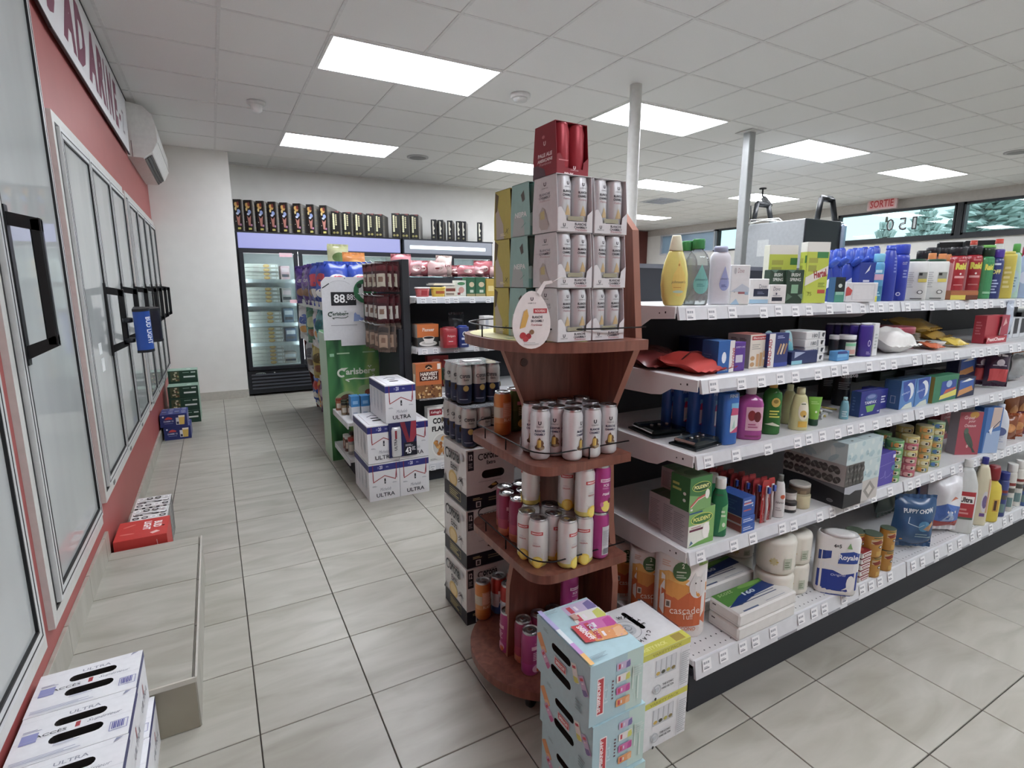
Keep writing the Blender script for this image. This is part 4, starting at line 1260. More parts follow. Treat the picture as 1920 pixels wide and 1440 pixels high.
for k in range(3):
    carton('tea_box', 'small white box with green print, %s of three stacked' % ['lowest', 'middle', 'top'][k], 'box', (1.39, 3.40, S3_ + .045 * k), .09, .1, .043, 'dfe4da', front=Pr().rect(.01, .012, .05, .014, '7fa07a').rect(.065, .01, .016, .02, '9aa0a4'), group='small white boxes by the granola')
pbox('cereal_box', 'red box with green mark behind the small white boxes', 'cereal box', S3_, (803, 735), 842, 668, .05, '9a2f30', lambda q, w, h: q.ell(w * .4, h * .85, w * .2, h * .05, 'c8887e').ell(w * .7, h * .4, w * .25, h * .2, '4a6a4e'), dy=.14)
def cornf(q, w, h):
    q.rect(0, 0, w, h, 'e8e8e4').rect(w * .08, h * .85, w * .5, h * .11, '9a2638').text("Kellogg's", w * .33, h * .875, h * .06, 'f4e4e4', w=w * .4, shear=.2, bold=.02).rect(w * .62, h * .87, w * .3, h * .08, 'c6cfc8')
    q.text('CORN', w * .52, h * .69, h * .11, '1c1c1e', w=w * .64, bold=.045).text('FLAKES', w * .55, h * .55, h * .095, '1c1c1e', w=w * .78, bold=.045)
    q.ell(w * .56, h * .28, w * .42, h * .24, 'f4f2ee', 24).ell(w * .56, h * .28, w * .38, h * .21, 'd8d6d2', 24)
    rr = random.Random(6)
    for k in range(26):
        a, r = rr.uniform(0, 6.3), rr.random() ** .5
        q.ell(w * (.56 + .33 * r * math.cos(a)), h * (.28 + .18 * r * math.sin(a)), w * .085, h * .035, rr.choice(['d89a48', 'c8863a', 'e4b060', 'b8702e']), 8, rr.random() * 3)
    q.bars(w * .06, h * .02, w * .3, h * .03, 2, '9a9a98')
pbox('cereal_box', 'white corn flake box with bowl picture standing on base shelf', 'cereal box', S0, (804, 866), 850, 765, .06, 'e4e4e0', cornf, left=lambda q, w, h: q.rect(w * .1, h * .1, w * .8, h * .8, 'd4d6d2'))
# spices and blue boxes on the end shelves
for k, (x, y, c, cc, z, hh) in enumerate([(.73, 3.88, '9a5a34', '8a3a28', .404, .085), (.75, 3.80, 'a8845a', '26201c', .404, .085), (.735, 3.72, '8a7350', '201c1a', .404, .085), (.77, 3.70, '6a5a48', '1f1c1a', .404, .085), (.80, 3.84, '9a7048', '2a221c', .404, .085),
        (.74, 3.74, '7a4030', 'd0d0cc', .157, .1), (.735, 3.66, '5a3a30', 'c9c9c6', .157, .11), (.78, 3.72, '8a4a3a', '3a3030', .157, .12), (.74, 3.58, '9c9a94', 'b8302c', .157, .115), (.79, 3.6, 'a8a8a0', 'a82c2a', .157, .12), (.83, 3.66, '6a3028', '26201e', .157, .12)]):
    bottle('spice_jar', '%s spice jar with %s cap, %s on the %s end shelf' % (['rust', 'tan', 'olive', 'dark', 'amber', 'reddish', 'brown', 'russet', 'grey', 'pale', 'maroon'][k], ['red', 'black', 'black', 'black', 'black', 'white', 'white', 'dark', 'red', 'red', 'black'][k], ORD[k % 6], 'upper' if z > .2 else 'lower'), 'spice jar', (x, y, z), .042, hh, 'jar', c, cc, 1, lambda q, w, h: q.rect(-w * .4, h * .2, w * .8, h * .4, 'cfc8ba'), group='spice jars on the end shelves', seg=14)
for k in range(3):
    pbox('salt_box', 'white box with bright blue top, %s from the spices' % ORD[k], 'box', .404, (660 + 18.5 * k, 788 - 2.2 * k), 676 + 18.5 * k, 744 - 1.0 * k, .07, 'dfe4ea', lambda q, w, h: q.rect(0, h * .55, w, h * .45, '2f86c9').rect(w * .2, h * .66, w * .6, h * .14, '7fb8e4').rect(w * .2, h * .2, w * .5, h * .12, 'b4c4d4'), left=lambda q, w, h: q.rect(0, h * .55, w, h * .45, '2a78b8'), top=lambda q, w, h: q.rect(0, 0, w, h, '3a90d0'), group='blue topped boxes on the end shelf')
# ---------------------------------------------------------------- green cardboard beer stand
CY_ = 3.975
cs = thing('cardboard_stand', 'green cardboard beer stand with white lettering and price board', 'display stand', (.684, CY_, 0))
w, d, h = .375, .30, .925
def greenm():
    m = bpy.data.materials.new('green_glow_print')
    m.use_nodes = True
    nt = m.node_tree; b = nt.nodes['Principled BSDF']
    tc = nt.nodes.new('ShaderNodeTexCoord')
    mp = nt.nodes.new('ShaderNodeMapping'); mp.inputs['Scale'].default_value = (5, 1, 1.6); mp.inputs['Rotation'].default_value = (0, .5, 0)
    n = nt.nodes.new('ShaderNodeTexNoise'); n.inputs['Scale'].default_value = 1.7; n.inputs['Detail'].default_value = 1.5; n.inputs['Distortion'].default_value = .6
    r = nt.nodes.new('ShaderNodeValToRGB'); e = r.color_ramp.elements
    e[0].position = .3; e[0].color = lin('17512f'); e[1].position = .72; e[1].color = lin('8fb45a')
    x = e.new(.5); x.color = lin('3f8a4a')
    nt.links.new(tc.outputs['Object'], mp.inputs[0]); nt.links.new(mp.outputs[0], n.inputs['Vector']); nt.links.new(n.outputs['Fac'], r.inputs[0]); nt.links.new(r.outputs[0], b.inputs['Base Color'])
    b.inputs['Roughness'].default_value = .4
    return m
gm = greenm()
mb = MB()
mb.box(0, 0, 0, w, .004, h, gm)
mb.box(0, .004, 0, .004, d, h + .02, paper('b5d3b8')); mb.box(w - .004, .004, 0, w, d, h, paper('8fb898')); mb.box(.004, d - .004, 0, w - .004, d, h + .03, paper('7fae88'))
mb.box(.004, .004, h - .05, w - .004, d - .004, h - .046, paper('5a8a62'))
mb.build('box_body', cs)
q = Pr()
def logo(q, x, y, s, c, c2=None):
    """the stand's lettering: a big looped C, the rest of the word, a swash under it and a leaf over the g"""
    q.arc(x + .11 * s, y + .12 * s, .085 * s, .7, 5.2, .045 * s, c)
    q.poly([(x + .1 * s, y + .24 * s), (x + .27 * s, y + .24 * s), (x + .2 * s, y + .195 * s), (x + .1 * s, y + .19 * s)], c)
    q.text('arlsberg', x + .205 * s, y + .02 * s, .2 * s, c, w=.72 * s, al='L', bold=.03)
    q.line([(x + .2 * s, y - .055 * s), (x + .4 * s, y - .035 * s), (x + .6 * s, y - .055 * s), (x + .78 * s, y - .05 * s), (x + .9 * s, y + .01 * s)], .03 * s, c)
    q.line([(x + .2 * s, y - .055 * s), (x + .27 * s, y - .1 * s)], .03 * s, c)
    for a, b in ((0, 0), (.03, .03), (-.03, .03)): q.ell(x + (.79 + a) * s, y + (.225 + b) * s, .018 * s, .018 * s, c, 7)
logo(q, .065, .62, .30, 'dfe6d8')
q.rect(.07, .795, .09, .009, 'a9cfa6').rect(.255, .797, .09, .009, 'a9cfa6')
q.ell(.13, .455, .05, .035, '4a3028', 14, .3).ell(.13, .455, .085, .055, '7a9a6a', 14, .3) if False else None
q.ell(.11, .47, .075, .045, '8fa878', 16, .3).ell(.12, .465, .05, .032, '54342a', 14, .3).ell(.29, .5, .085, .05, '86a070', 16, -.4).ell(.30, .49, .045, .03, '7a3a2c', 12, -.4)
q.build(f_front(), 'front_print', cs)
MB().box(.02, -.006, .78, .05, -.0, .80, paper('8fc8a0')).build('paper_tab', cs)
# price board
bd = MB()
pts = [(-.012, .90), (.105, .90), (.105, .855), (.305, .855), (.31, .86), (.31, .90), (.345, .90), (.345, 1.325), (.33, 1.345), (.02, 1.345), (-.012, 1.31)]
bd.prism(pts, 'y', -.012, -.007, paper('dadcdf'))
bo = bd.build('price_board', cs)
q = Pr().rect(.05, 1.145, .175, .095, '1f2226')
q.text('88', .108, 1.163, .062, 'f2f4f4', w=.078, bold=.02).text('.', .156, 1.163, .012, 'f2f4f4').text('88', .182, 1.183, .042, 'e6e8e8', w=.044, bold=.01).text('S', .214, 1.183, .036, 'e6e8e8', w=.015)
logo(q, .022, 1.065, .155, '2f4a40')
q.poly([(.2, 1.03), (.265, 1.035), (.275, 1.05), (.25, 1.06), (.245, 1.075), (.225, 1.08), (.215, 1.095), (.205, 1.085)], '8aa0d0')
q.bars(.04, 1.0, .2, .008, 1, '9a9ca0')
q.line([(-.005, 1.268), (.04, 1.298)], .007, '2e3134').arc(.11, 1.20, .12, .9, 2.1, .003, 'b8babe')
q.rect(.277, 1.02, .068, .16, '2a7048').ell(.29, 1.245, .082, .085, '2a7048', 22).ell(.30, 1.245, .055, .06, 'd6dad8', 18).ell(.31, 1.245, .03, .035, '2a7048', 14).ell(.25, 1.285, .018, .018, '22352a', 12)
q.text('rl', .31, 1.10, .05, 'e4ece6', w=.03, bold=.02).ell(.15, 1.335, .004, .004, '55585c', 8)
q.build(f_front(-.012), 'board_print', cs)

# ---------------------------------------------------------------- stack of white cases in the aisle
w, d, h = .187, .36, .232
def ultra_front():
    q = Pr().rect(0, 0, w, h, 'e4e5e9').rect(0, h * .80, w, h * .17, '2f3382')
    q.text('20', w * .40, h * .845, h * .1, 'd8daf0', w=w * .1, rot=0, bold=.03).bars(w * .28, h * .86, w * .08, h * .06, 3, '8a8ec8').bars(w * .56, h * .87, w * .1, h * .04, 2, 'a0a4d4')
    r = 'a8343e'
    for x, ya, yb in ((.13, .97, .56), (.90, .97, .56)):
        q.line([(w * x, h * ya), (w * x, h * yb)], w * .022, '8a3048' if ya > .9 else r)
    q.line([(w * .13, h * .80), (w * .14, h * .51), (w * .51, h * .66), (w * .86, h * .53), (w * .9, h * .80)], w * .024, r)
    q.rect(w * .49, h * .44, w * .05, h * .14, '23252b').rect(w * .505, h * .47, w * .03, h * .04, '9a9ca4')
    q.bars(w * .1, h * .38, w * .16, h * .035, 2, 'a2a5b0').bars(w * .76, h * .43, w * .16, h * .03, 2, 'a2a5b0')
    q.text('Michelob', w * .52, h * .25, h * .085, '9da0ac', w=w * .36, shear=.4)
    return q.text('ULTRA', w * .52, h * .09, h * .105, '2b2e3c', w=w * .60, bold=.012)
us = Pr().rect(0, h * .80, d, h * .17, '2c3072')
for k in range(4): us.ell(d * (.12 + .22 * k), h * .5, d * .06, h * .3, 'cfd1d8', 12).bars(d * (.08 + .22 * k), h * .3, d * .07, h * .2, 5, 'b5b8c2')
ut = Pr().frame(w * .12, d * .1, w * .76, d * .8, .002, '8a4a58').poly([(w * .3, d * .62), (w * .5, d * .72), (w * .7, d * .62), (w * .7, d * .66), (w * .5, d * .76), (w * .3, d * .66)], '55586a')
uf = ultra_front()
UG = 'white beer cases stacked in the aisle'
first = None
for x, z, lb in ((.727, 0, 'bottom row, by the spice shelves'), (.917, 0, 'bottom row, by the cereal'), (.729, .236, 'middle row, by the spice shelves'), (.919, .236, 'middle row, by the cereal'), (.845, .472, 'topmost of the stack')):
    lb = 'white beer case with blue band and red line, ' + lb
    if first is None:
        first = holed_case('beer_case', lb, 'beer case', (x, 3.07, z), w, d, h, 'e2e3e7', 'top', [stad(w * .5, d * .36, .06, .014), stad(w * .5, d * .52, .05, .01)], front=uf, left=us, top=ut, group=UG)
    else:
        dup(first, lb, (x, 3.07, z))
t = thing('price_card', 'blue card with a raised white can shape on stacked cases', 'price card', (.855, 3.064, .258))
MB().box(0, -.004, 0, .172, 0, .215, paper('232659')).build('card', t)
q = Pr().poly([(.07, .215), (.10, .215), (.135, .07), (.12, .055)], '8a2a3c').poly([(.14, .215), (.172, .215), (.172, .13), (.135, .055), (.125, .075)], 'a8344a')
q.rect(.09, 0, .082, .085, '1b1d2e').text('43', .118, .012, .042, 'f0f0f2', w=.036, bold=.03).bars(.14, .03, .025, .026, 3, 'e0e0e4').bars(.1, .06, .05, .014, 2, 'c0c0c8')
q.build(f_front(-.004), 'card_print', t)
mb = MB().lathe([(.026, 0), (.03, .008), (.03, .165), (.024, .185)], mat('d9dade', .3, .3), 20, 1, .35, 2, cx=.045, cy=-.006, cz=.005)
mb.build('can_shape', t)
q = Pr().text('ULTRA', .0, 0, .017, '3a3d4a', w=.075, rot=PI / 2, bold=.02).rect(-.011, .125 - .09, .012, .05, 'a02e3c')
q.build(lambda u, v, o: (.045 + u, -.0172 - o, .085 + v), 'can_lettering', t)
# ---------------------------------------------------------------- chip rack
cr = thing('chip_rack', 'tall dark wire rack full of chip bags by the freezers', 'rack', (0, 0, 0))
RX0, RX1, RY0, RY1 = .90, 1.2, 4.42, 5.95
mb = MB().box(RX1 - .02, RY0, .05, RX1, RY1, 1.42, blackp); mb.build('back_panel', cr)
for y in (RY0, RY1 - .02):
    MB().prism([(RX0 + .03, .0), (RX0 - .01, .0), (RX0 - .08, .5), (RX0 - .13, 1.15), (RX0 - .10, 1.15), (RX0 - .05, .5)], 'y', y, y + .02, mat('6a2a2c', .5)).build('side_frame', cr)
LV = [(.06, .88), (.40, .84), (.74, .80), (1.10, .77)]
for z, xf in LV:
    o = MB().box(xf, RY0 + .02, z - .012, RX1 - .02, RY1 - .02, z, blackp).build('shelf', cr)
    MB().prism([(xf, z - .012), (xf - .012, z + .055), (xf - .009, z + .056), (xf + .004, z - .01)], 'y', RY0 + .02, RY1 - .02, mat('cfd0cc', .4)).build('label_strip', o)
def chip(c1, c2, c3, word=None):
    def fn(q, w, h):
        q.ell(0, h * .62, w * .34, h * .17, c2, 16).ell(0, h * .28, w * .3, h * .12, c3, 12)
        if word:
            q.text(word, 0, h * .57, h * .1, 'f4f2ee', w=w * .45, shear=.2, bold=.04)
    return fn
CH = [(3, 'purple', '4b3184', '6a4aa0', 'b08a6a'), (3, 'royal blue', '2a45a8', 'd0485a', 'e8e4e0'), (3, 'cream', 'd9d2a0', '4a5a34', 'b89a4a'), (3, 'violet', '5a3a88', '8a6ab8', '9a7a5a'),
      (2, 'teal', '2f9a9c', '1f6a70', '8fd0cc'), (2, 'white', 'dfe0e2', '4a6ab8', 'd8a050'), (2, 'green', '3a7a5a', 'c0d0a0', '8a5a3a'),
      (1, 'olive yellow', 'b8a44a', '6a5a2a', '8a5a3c'), (1, 'clear', 'b9bcb4', '8a8a80', '9a7a5c'), (1, 'silver', 'b4b6b8', '5a5a60', '7a6a5a'),
      (0, 'orange', 'd9942e', 'a8342c', 'e8d08a'), (0, 'blue', '2f4fa8', 'c83a34', 'e4e0d8'), (0, 'red', 'b03430', 'e4c88a', 'd8d4cc'), (0, 'plum', '6a3a68', 'c8b8c4', 'a88a6a')]
slots = {3: [0, 3, 0, 0, 1, 1, 2], 2: [4, 4, 5, 6, 4, 5], 1: [7, 8, 9, 7, 8, 9], 0: [10, 11, 12, 13, 10, 11]}
slots[3] = [1, 1, 0, 3, 0, 0, 2]
for lv, seq in slots.items():
    z, xf = LV[lv]
    n = len(seq)
    for k, ci in enumerate(seq):
        _, cn, c1, c2, c3 = CH[ci]
        y = RY0 + .12 + k * (RY1 - RY0 - .2) / (n - .4)
        word = {0: 'S', 3: 'OS'}.get(ci)
        bag('chip_bag', '%s chip bag, %s from the green stand on the %s rack shelf' % (cn, ORD[k], ('lowest', 'second', 'third', 'top')[lv]), 'chip bag', (xf + .045 - .02 * (k % 2), y, z + .014), .21, .29 if lv != 3 else .31, .12, c1, chip(c1, c2, c3, word), rz=-PI / 2 + .55 + .2 * math.sin(k * 2.3 + lv), rx=0, seed=lv * 10 + k, group='chip bags on the rack', nu=8, nv=9)
bag('chip_bag', 'pale green chip bag poking up from the rack top', 'chip bag', (1.08, 5.35, 1.36), .2, .27, .08, 'c9cf9a', chip(0, '6a8a4a', 'e0d8a8'), rz=.1, seed=77, group='chip bags on the rack')
bag('chip_bag', 'orange chip bag standing behind the blue ones', 'chip bag', (1.12, 4.9, 1.32), .2, .22, .08, 'd98a3e', chip(0, 'e8b060', 'b86a2e'), rz=.1, seed=78, group='chip bags on the rack')
for k, (y, dx) in enumerate(((4.40, 0), (4.385, .17))):
    bag('chip_bag', 'royal blue chip bag with red oval, %s facing the aisle end' % ('first' if not k else 'second'), 'chip bag', (.87 + dx, y, 1.115), .19, .31, .09, '2f4fb4', lambda q, w, h: q.ell(0, h * .62, w * .38, h * .14, 'e4e0e4', 18).ell(0, h * .62, w * .32, h * .1, 'd8485c', 18).rect(-w * .32, h * .3, w * .64, h * .12, 'dfe2ec'), rz=0, seed=90 + k, group='chip bags on the rack')
# ================================================================ wooden end display
def wood_mat():
    m = bpy.data.materials.new('cherry_wood')
    m.use_nodes = True
    nt = m.node_tree; b = nt.nodes['Principled BSDF']
    tc = nt.nodes.new('ShaderNodeTexCoord'); mp = nt.nodes.new('ShaderNodeMapping'); mp.inputs['Scale'].default_value = (14, 14, 1.6)
    n = nt.nodes.new('ShaderNodeTexNoise'); n.inputs['Scale'].default_value = 3; n.inputs['Detail'].default_value = 5; n.inputs['Distortion'].default_value = .7
    r = nt.nodes.new('ShaderNodeValToRGB'); e = r.color_ramp.elements
    e[0].position = .3; e[0].color = lin('6d3d31'); e[1].position = .72; e[1].color = lin('8f5846')
    nt.links.new(tc.outputs['Object'], mp.inputs[0]); nt.links.new(mp.outputs[0], n.inputs['Vector']); nt.links.new(n.outputs['Fac'], r.inputs[0]); nt.links.new(r.outputs[0], b.inputs['Base Color'])
    b.inputs['Roughness'].default_value = .38
    return m
wood = wood_mat(); edge_w = mat('9a6450', .4, 0, .06, 12)
DX, DYC = 1.045, 1.39
wd_ = thing('wooden_display', 'cherry wood hourglass end display holding cans on four levels', 'display rack', (0, 0, 0))
def half_ell(a, b, n=26, e=2.6, x0=DX):
    pts = []
    for k in range(n + 1):
        t = PI / 2 + PI * k / n
        c, s = math.cos(t), math.sin(t)
        pts.append((x0 + a * math.copysign(abs(c) ** (2 / e), c) if abs(c) > 1e-9 else x0, DYC + b * math.copysign(abs(s) ** (2 / e), s)))
    return pts
MB().prism(half_ell(.395, .29, 30, 2.2), 'z', .062, .09, wood).build('base_disc', wd_)
MB().prism(half_ell(.385, .285, 30, 2.8), 'z', 1.112, 1.14, wood).build('top_shelf', wd_)
def rshelf(z):
    x0, x1, y0, y1, r = .722, DX, 1.155, 1.625, .07
    pts = [(x1, y0)]
    for k in range(8):
        a = -PI / 2 - PI / 2 * k / 7; pts.append((x0 + r + r * math.cos(a), y0 + r + r * math.sin(a)))
    for k in range(8):
        a = PI - PI / 2 * k / 7; pts.append((x0 + r + r * math.cos(a), y1 - r + r * math.sin(a)))
    pts.append((x1, y1))
    return pts
for z in (.478, .80):
    MB().prism(rshelf(z), 'z', z - .026, z, wood, True).build('shelf', wd_)
Y_ = lambda d: (DYC - d, DYC + d)
pr_ = [(.09, .17), (.35, .175), (.55, .143), (.75, .13), (.92, .138), (1.12, .235), (1.30, .215), (1.44, .2), (1.5, .14)]
pts = [(DYC - d, z) for z, d in pr_] + [(DYC + d, z) for z, d in reversed(pr_)]
bb = MB(); bb.prism(pts, 'x', DX, DX + .022, wood); bb.build('back_board', wd_)
e = MB()
for (z0, d0), (z1, d1) in zip(pr_, pr_[1:]):
    e.add([(DX - .0005, DYC - d0 - .001, z0), (DX + .0225, DYC - d0 - .001, z0), (DX + .0225, DYC - d1 - .001, z1), (DX - .0005, DYC - d1 - .001, z1)], [(0, 1, 2, 3)], edge_w)
e.build('edge_banding', wd_)
pl = [(.09, .30), (.34, .292), (.63, .235), (.735, .207), (.93, .24), (1.112, .318)]
pts = [(DX - d, z) for z, d in pl] + [(DX, 1.112), (DX, .09)]
MB().prism(pts, 'y', DYC - .022, DYC, wood).build('divider_panel', wd_)
e = MB()
for (z0, d0), (z1, d1) in zip(pl, pl[1:]):
    e.add([(DX - d0 - .001, DYC - .0225, z0), (DX - d0 - .001, DYC + .0005, z0), (DX - d1 - .001, DYC + .0005, z1), (DX - d1 - .001, DYC - .0225, z1)], [(0, 1, 2, 3)], edge_w)
e.build('edge_banding', wd_)
MB().lathe([(.012, 0), (.012, .002)], mat('4a2a22', .4), 14).build('screw_cap', wd_, (.80, DYC - .0232, 1.06)).rotation_euler.x = PI / 2
wire = mat('17181a', .35, .5)
def rail(z, pts, posts):
    MB().tube([(x, y, z + .034) for x, y in pts], .0022, wire, 5).build('wire_rail', wd_)
    for x, y in posts:
        MB().tube([(x, y, z - .01), (x, y, z + .034)], .0022, wire, 5).build('rail_post', wd_)
def inner(z):
    s = rshelf(z)
    return [(x + (.012 if x < .9 else 0), y + (.012 if y < DYC else -.012)) for x, y in s]
for z in (.478, .80):
    ip = inner(z)
    rail(z, ip, [(.90, 1.167), (.734, 1.36), (.734, 1.5)])
ip = half_ell(.372, .272, 24, 2.8)
rail(1.14, ip, [ip[6], ip[12], ip[18]])
for x, y in ((.76, 1.24), (.76, 1.54), (.98, 1.18), (.98, 1.6)):
    c = MB().lathe([(.022, -.01), (.026, -.006), (.026, .006), (.022, .01)], mat('1a1b1d', .4), 16)
    o = c.build('caster', wd_, (x, y, .0265)); o.rotation_euler = (PI / 2, 0, .5)
    MB().box(x - .012, y - .014, .04, x + .012, y + .014, .063, mat('2a2b2d', .4)).build('caster_fork', wd_)
mt = MB().prism([(p[0], p[1]) for p in half_ell(.37, .27, 24, 2.8, DX - .0) if p[0] < .86], 'z', 1.1405, 1.1415, paper('cfc98a'))
o = tag(mt.build('shelf_mat'), 'pale yellow printed mat on the top of the wooden display', 'mat')
q = Pr()
for k in range(7): q.poly([(.70 + .02 * k, 1.28 + .03 * k), (.74 + .02 * k, 1.3 + .03 * k), (.71 + .02 * k, 1.33 + .03 * k)], ('9aa86a', 'ded9b0')[k % 2])
q.build(f_top(1.1415), 'mat_print', o)

# ---------------------------------------------------------------- cans
CR, CH_ = .0287, .146
lid_m = steel('c2c4c6', .28)
def can_proto(bands, pr=None, alu_body=False):
    """an aluminium can; bands: [(fraction of height, colour)] from below"""
    def colour(z):
        c = bands[0][1]
        for f, k in bands:
            if z >= f * CH_ - 1e-6: c = k
        return mat(c, .3, .35, .02, 40, 0, .5)
    zs = sorted({.006, .125, .09, .06, .03} | {f * CH_ for f, _ in bands if 0 < f < 1})
    prof = [(CR * .78, 0, lid_m), (CR * .86, .002, colour(0)), (CR, .008, colour(.008))]
    prof += [(CR, z, colour(z)) for z in zs if .009 < z < .1255]
    prof += [(CR * .97, .1305, colour(.13)), (CR * .87, .1395, lid_m), (CR * .875, .144, lid_m), (CR * .88, .146, lid_m), (CR * .84, .146, lid_m), (CR * .80, .142, lid_m)]
    body = MB().lathe(prof, colour(0), 22).mesh('can_body')
    lid = MB().lathe([(CR * .80, .1418), (CR * .5, .1422), (.001, .1422)], lid_m, 18).lathe([(.009, .1425), (.009, .1435)], steel('8a8c8f', .4), 10, 1, .8, 2, cy=-.009)
    lid = lid.mesh('lid')
    tab = MB().prism([(-.006, -.004), (.006, -.004), (.007, .008), (.004, .013), (-.004, .013), (-.007, .008)], 'z', .1432, .1442, steel('d2d4d6', .25)).mesh('pull_tab')
    pm = pr.mesh(f_cyl(CR), 'label_print', slice_u=.0055) if pr else None
    return body, lid, tab, pm
def can(kind, label, x, y, z, rz, group, name='drink_can'):
    b, l, tb, p = kind
    t = thing(name, label, 'can', (x, y, z), rz, group)
    for nm, me in (('can_body', b), ('lid', l), ('pull_tab', tb), ('label_print', p)):
        if me:
            o = bpy.data.objects.new(nm, me); COL.objects.link(o); o.parent = t
    return t
def blanche():
    q = Pr()
    for s in (0, CR * PI):
        q.text('U', s, .103, .011, '23262f', w=.009, bold=.05).text('UNIBROUE', s, .0955, .0035, '3c3f4a', w=.021).line([(s - .011, .1005), (s + .011, .1005)], .0005, '8a8c94')
        q.text('BLANCHE', s, .083, .0065, '2c3058', w=.028, bold=.03).text('DE', s + .012, .0835, .003, '2c3058', bold=.02).text('CHAMBLY', s, .073, .0065, '2c3058', w=.031, bold=.03)
        q.poly([(s - .006, .06), (s, .068), (s + .004, .06), (s + .009, .058), (s + .012, .05), (s + .010, .046), (s + .014, .04), (s + .012, .033), (s, .030), (s - .012, .033), (s - .014, .04), (s - .008, .046)], '6f5238')
        q.rect(s - .006, .038, .01, .022, 'd3b552').rect(s - .0055, .038, .004, .022, 'b8963a').ell(s + .006, .036, .008, .004, '9a8a70', 9).ell(s - .009, .037, .004, .003, '4a3a2a', 7)
    q.bars(CR * PI / 2 - .012, .035, .02, .055, 12, 'b9bac2').rect(CR * 1.5 * PI - .008, .02, .016, .02, 'd8d8da')
    return q
def ice(box, word, wc, boxc='c23a3c', fruit='e2c52e'):
    q = Pr()
    for s in (0, CR * PI):
        q.rect(s - .019, .101, .038, .010, boxc).text(box, s, .1035, .0052, 'f4eeee', w=.031, bold=.02)
        q.text(word, s, .066, .0045, wc, w=.024, bold=.02).bars(s - .01, .073, .018, .006, 2, 'c4c4c6')
        q.ell(s + .003, .018, .017, .018, fruit, 18).ell(s + .003, .018, .0125, .0135, 'ecd95a', 16)
        q.line([(s - .016, .04), (s - .004, .028)], .0012, 'd0cfae').line([(s + .016, .045), (s + .018, .02)], .0012, 'd0cfae')
    return q
def rose():
    q = Pr()
    for s in (0, ):
        q.rect(s - .018, .098, .036, .010, 'e9cfe0').text('SMIRNOFF', s, .1005, .005, 'b03a8a', w=.03, bold=.02).text('ICE', s, .085, .008, 'f0d8ea', w=.018, bold=.03).bars(s - .012, .077, .024, .005, 2, 'd890c4')
        q.text('rosé', s, .058, .010, 'f4e2f0', w=.024, shear=.3, bold=.03).ell(s, .024, .015, .017, 'e8d858', 16).ell(s + .012, .04, .007, .008, '7a2a4a', 10).ell(s - .013, .03, .005, .008, 'd87ab4', 9)
    s = CR * PI
    q.rect(s - .013, .016, .026, .09, 'c9c9cf').bars(s - .011, .045, .02, .05, 14, 'a2a3aa').rect(s - .009, .02, .018, .018, '75767e')
    return q
def berry(c1='d9a0b8', fruit='e08a3a'):
    q = Pr()
    for s in (0, CR * PI):
        q.rect(s - .017, .092, .034, .012, 'd8a8bc').bars(s - .012, .055, .026, .03, 5, c1).ell(s + .002, .028, .017, .014, fruit, 14).ell(s + .008, .022, .009, .009, 'c8602e', 10)
        q.text('ICE', s, .11, .006, 'c87a98', w=.014, bold=.02)
    return q
def peach():
    q = Pr()
    for s in (0, CR * PI):
        q.rect(s - .018, .062, .036, .05, 'd9a27c').bars(s - .015, .066, .03, .042, 7, 'e9c8ac').text('BLAST', s, .05, .010, 'ecd2ba', w=.03, bold=.02)
    return q
def redcan():
    q = Pr()
    for s in (0, CR * PI):
        q.rect(s - .016, .085, .03, .012, 'e8d4d0').bars(s - .012, .055, .022, .02, 4, '8a3a38').poly([(s - .02, .02), (s + .02, .02), (s + .012, .045), (s - .01, .05)], '3a6aa8')
    return q
K_B = can_proto([(0, 'd9dadd')], blanche())
K_I = can_proto([(0, 'd5c95e'), (.12, 'd8d6cd'), (.2, 'd9d9d7')], ice('SMIRNOFF', 'ORIGINAL', 'b0484a'))
K_R = can_proto([(0, 'b8408f'), (.3, 'b3398a')], rose())
K_P = can_proto([(0, 'c97a58'), (.2, 'a5405a'), (.42, '8f3054')], berry())
K_O = can_proto([(0, 'c07222'), (.3, 'c98a4e'), (.42, 'bcae98'), (.66, 'c9782a')], peach())
K_D = can_proto([(0, '3f6ea8'), (.22, 'c9ced6'), (.58, 'b8342c')], redcan())
K_G = can_proto([(0, '3f6a34'), (.5, '4f7a3a')], berry('c8d8b0', 'd8c85a'))
K_M = can_proto([(0, 'b0408a'), (.3, 'a83a78')], berry('e0b0cc', 'd8a0c0'))
cart = Pr()
def can_at(px, py, z):
    p = Pz(px, py, z + CH_); return p.x, p.y
GB = 'white cans on the middle wooden shelf'
mid = [((565, 260), -.5), ((690, 335), -.6), ((790, 230), 1.6), ((910, 300), 2.4), ((1035, 205), .4), ((1150, 270), 2.0), ((1140, 345), .35), ((1255, 175), 1.4), ((1390, 240), .5), ((1400, 315), -.25), ((1620, 275), -.35)]
def relax(pts, d, x1=1.0):
    """nudge cans of one level apart until none touch"""
    for _ in range(60):
        for i in range(len(pts)):
            for j in range(i):
                a, b = pts[i], pts[j]
                dx, dy = a[0] - b[0], a[1] - b[1]
                L = math.hypot(dx, dy) or 1e-4
                if L < d:
                    s = (d - L) / 2 / L
                    a[0] += dx * s; a[1] += dy * s; b[0] -= dx * s; b[1] -= dy * s
        for a in pts:
            a[0] = min(a[0], x1)
            a[1] = max(a[1], 1.187 if a[1] < 1.3 else a[1])
            if 1.30 < a[1] < 1.42 and a[0] > .80: a[1] = min(a[1], 1.337) if a[1] < 1.38 else max(a[1], 1.421)
    return pts
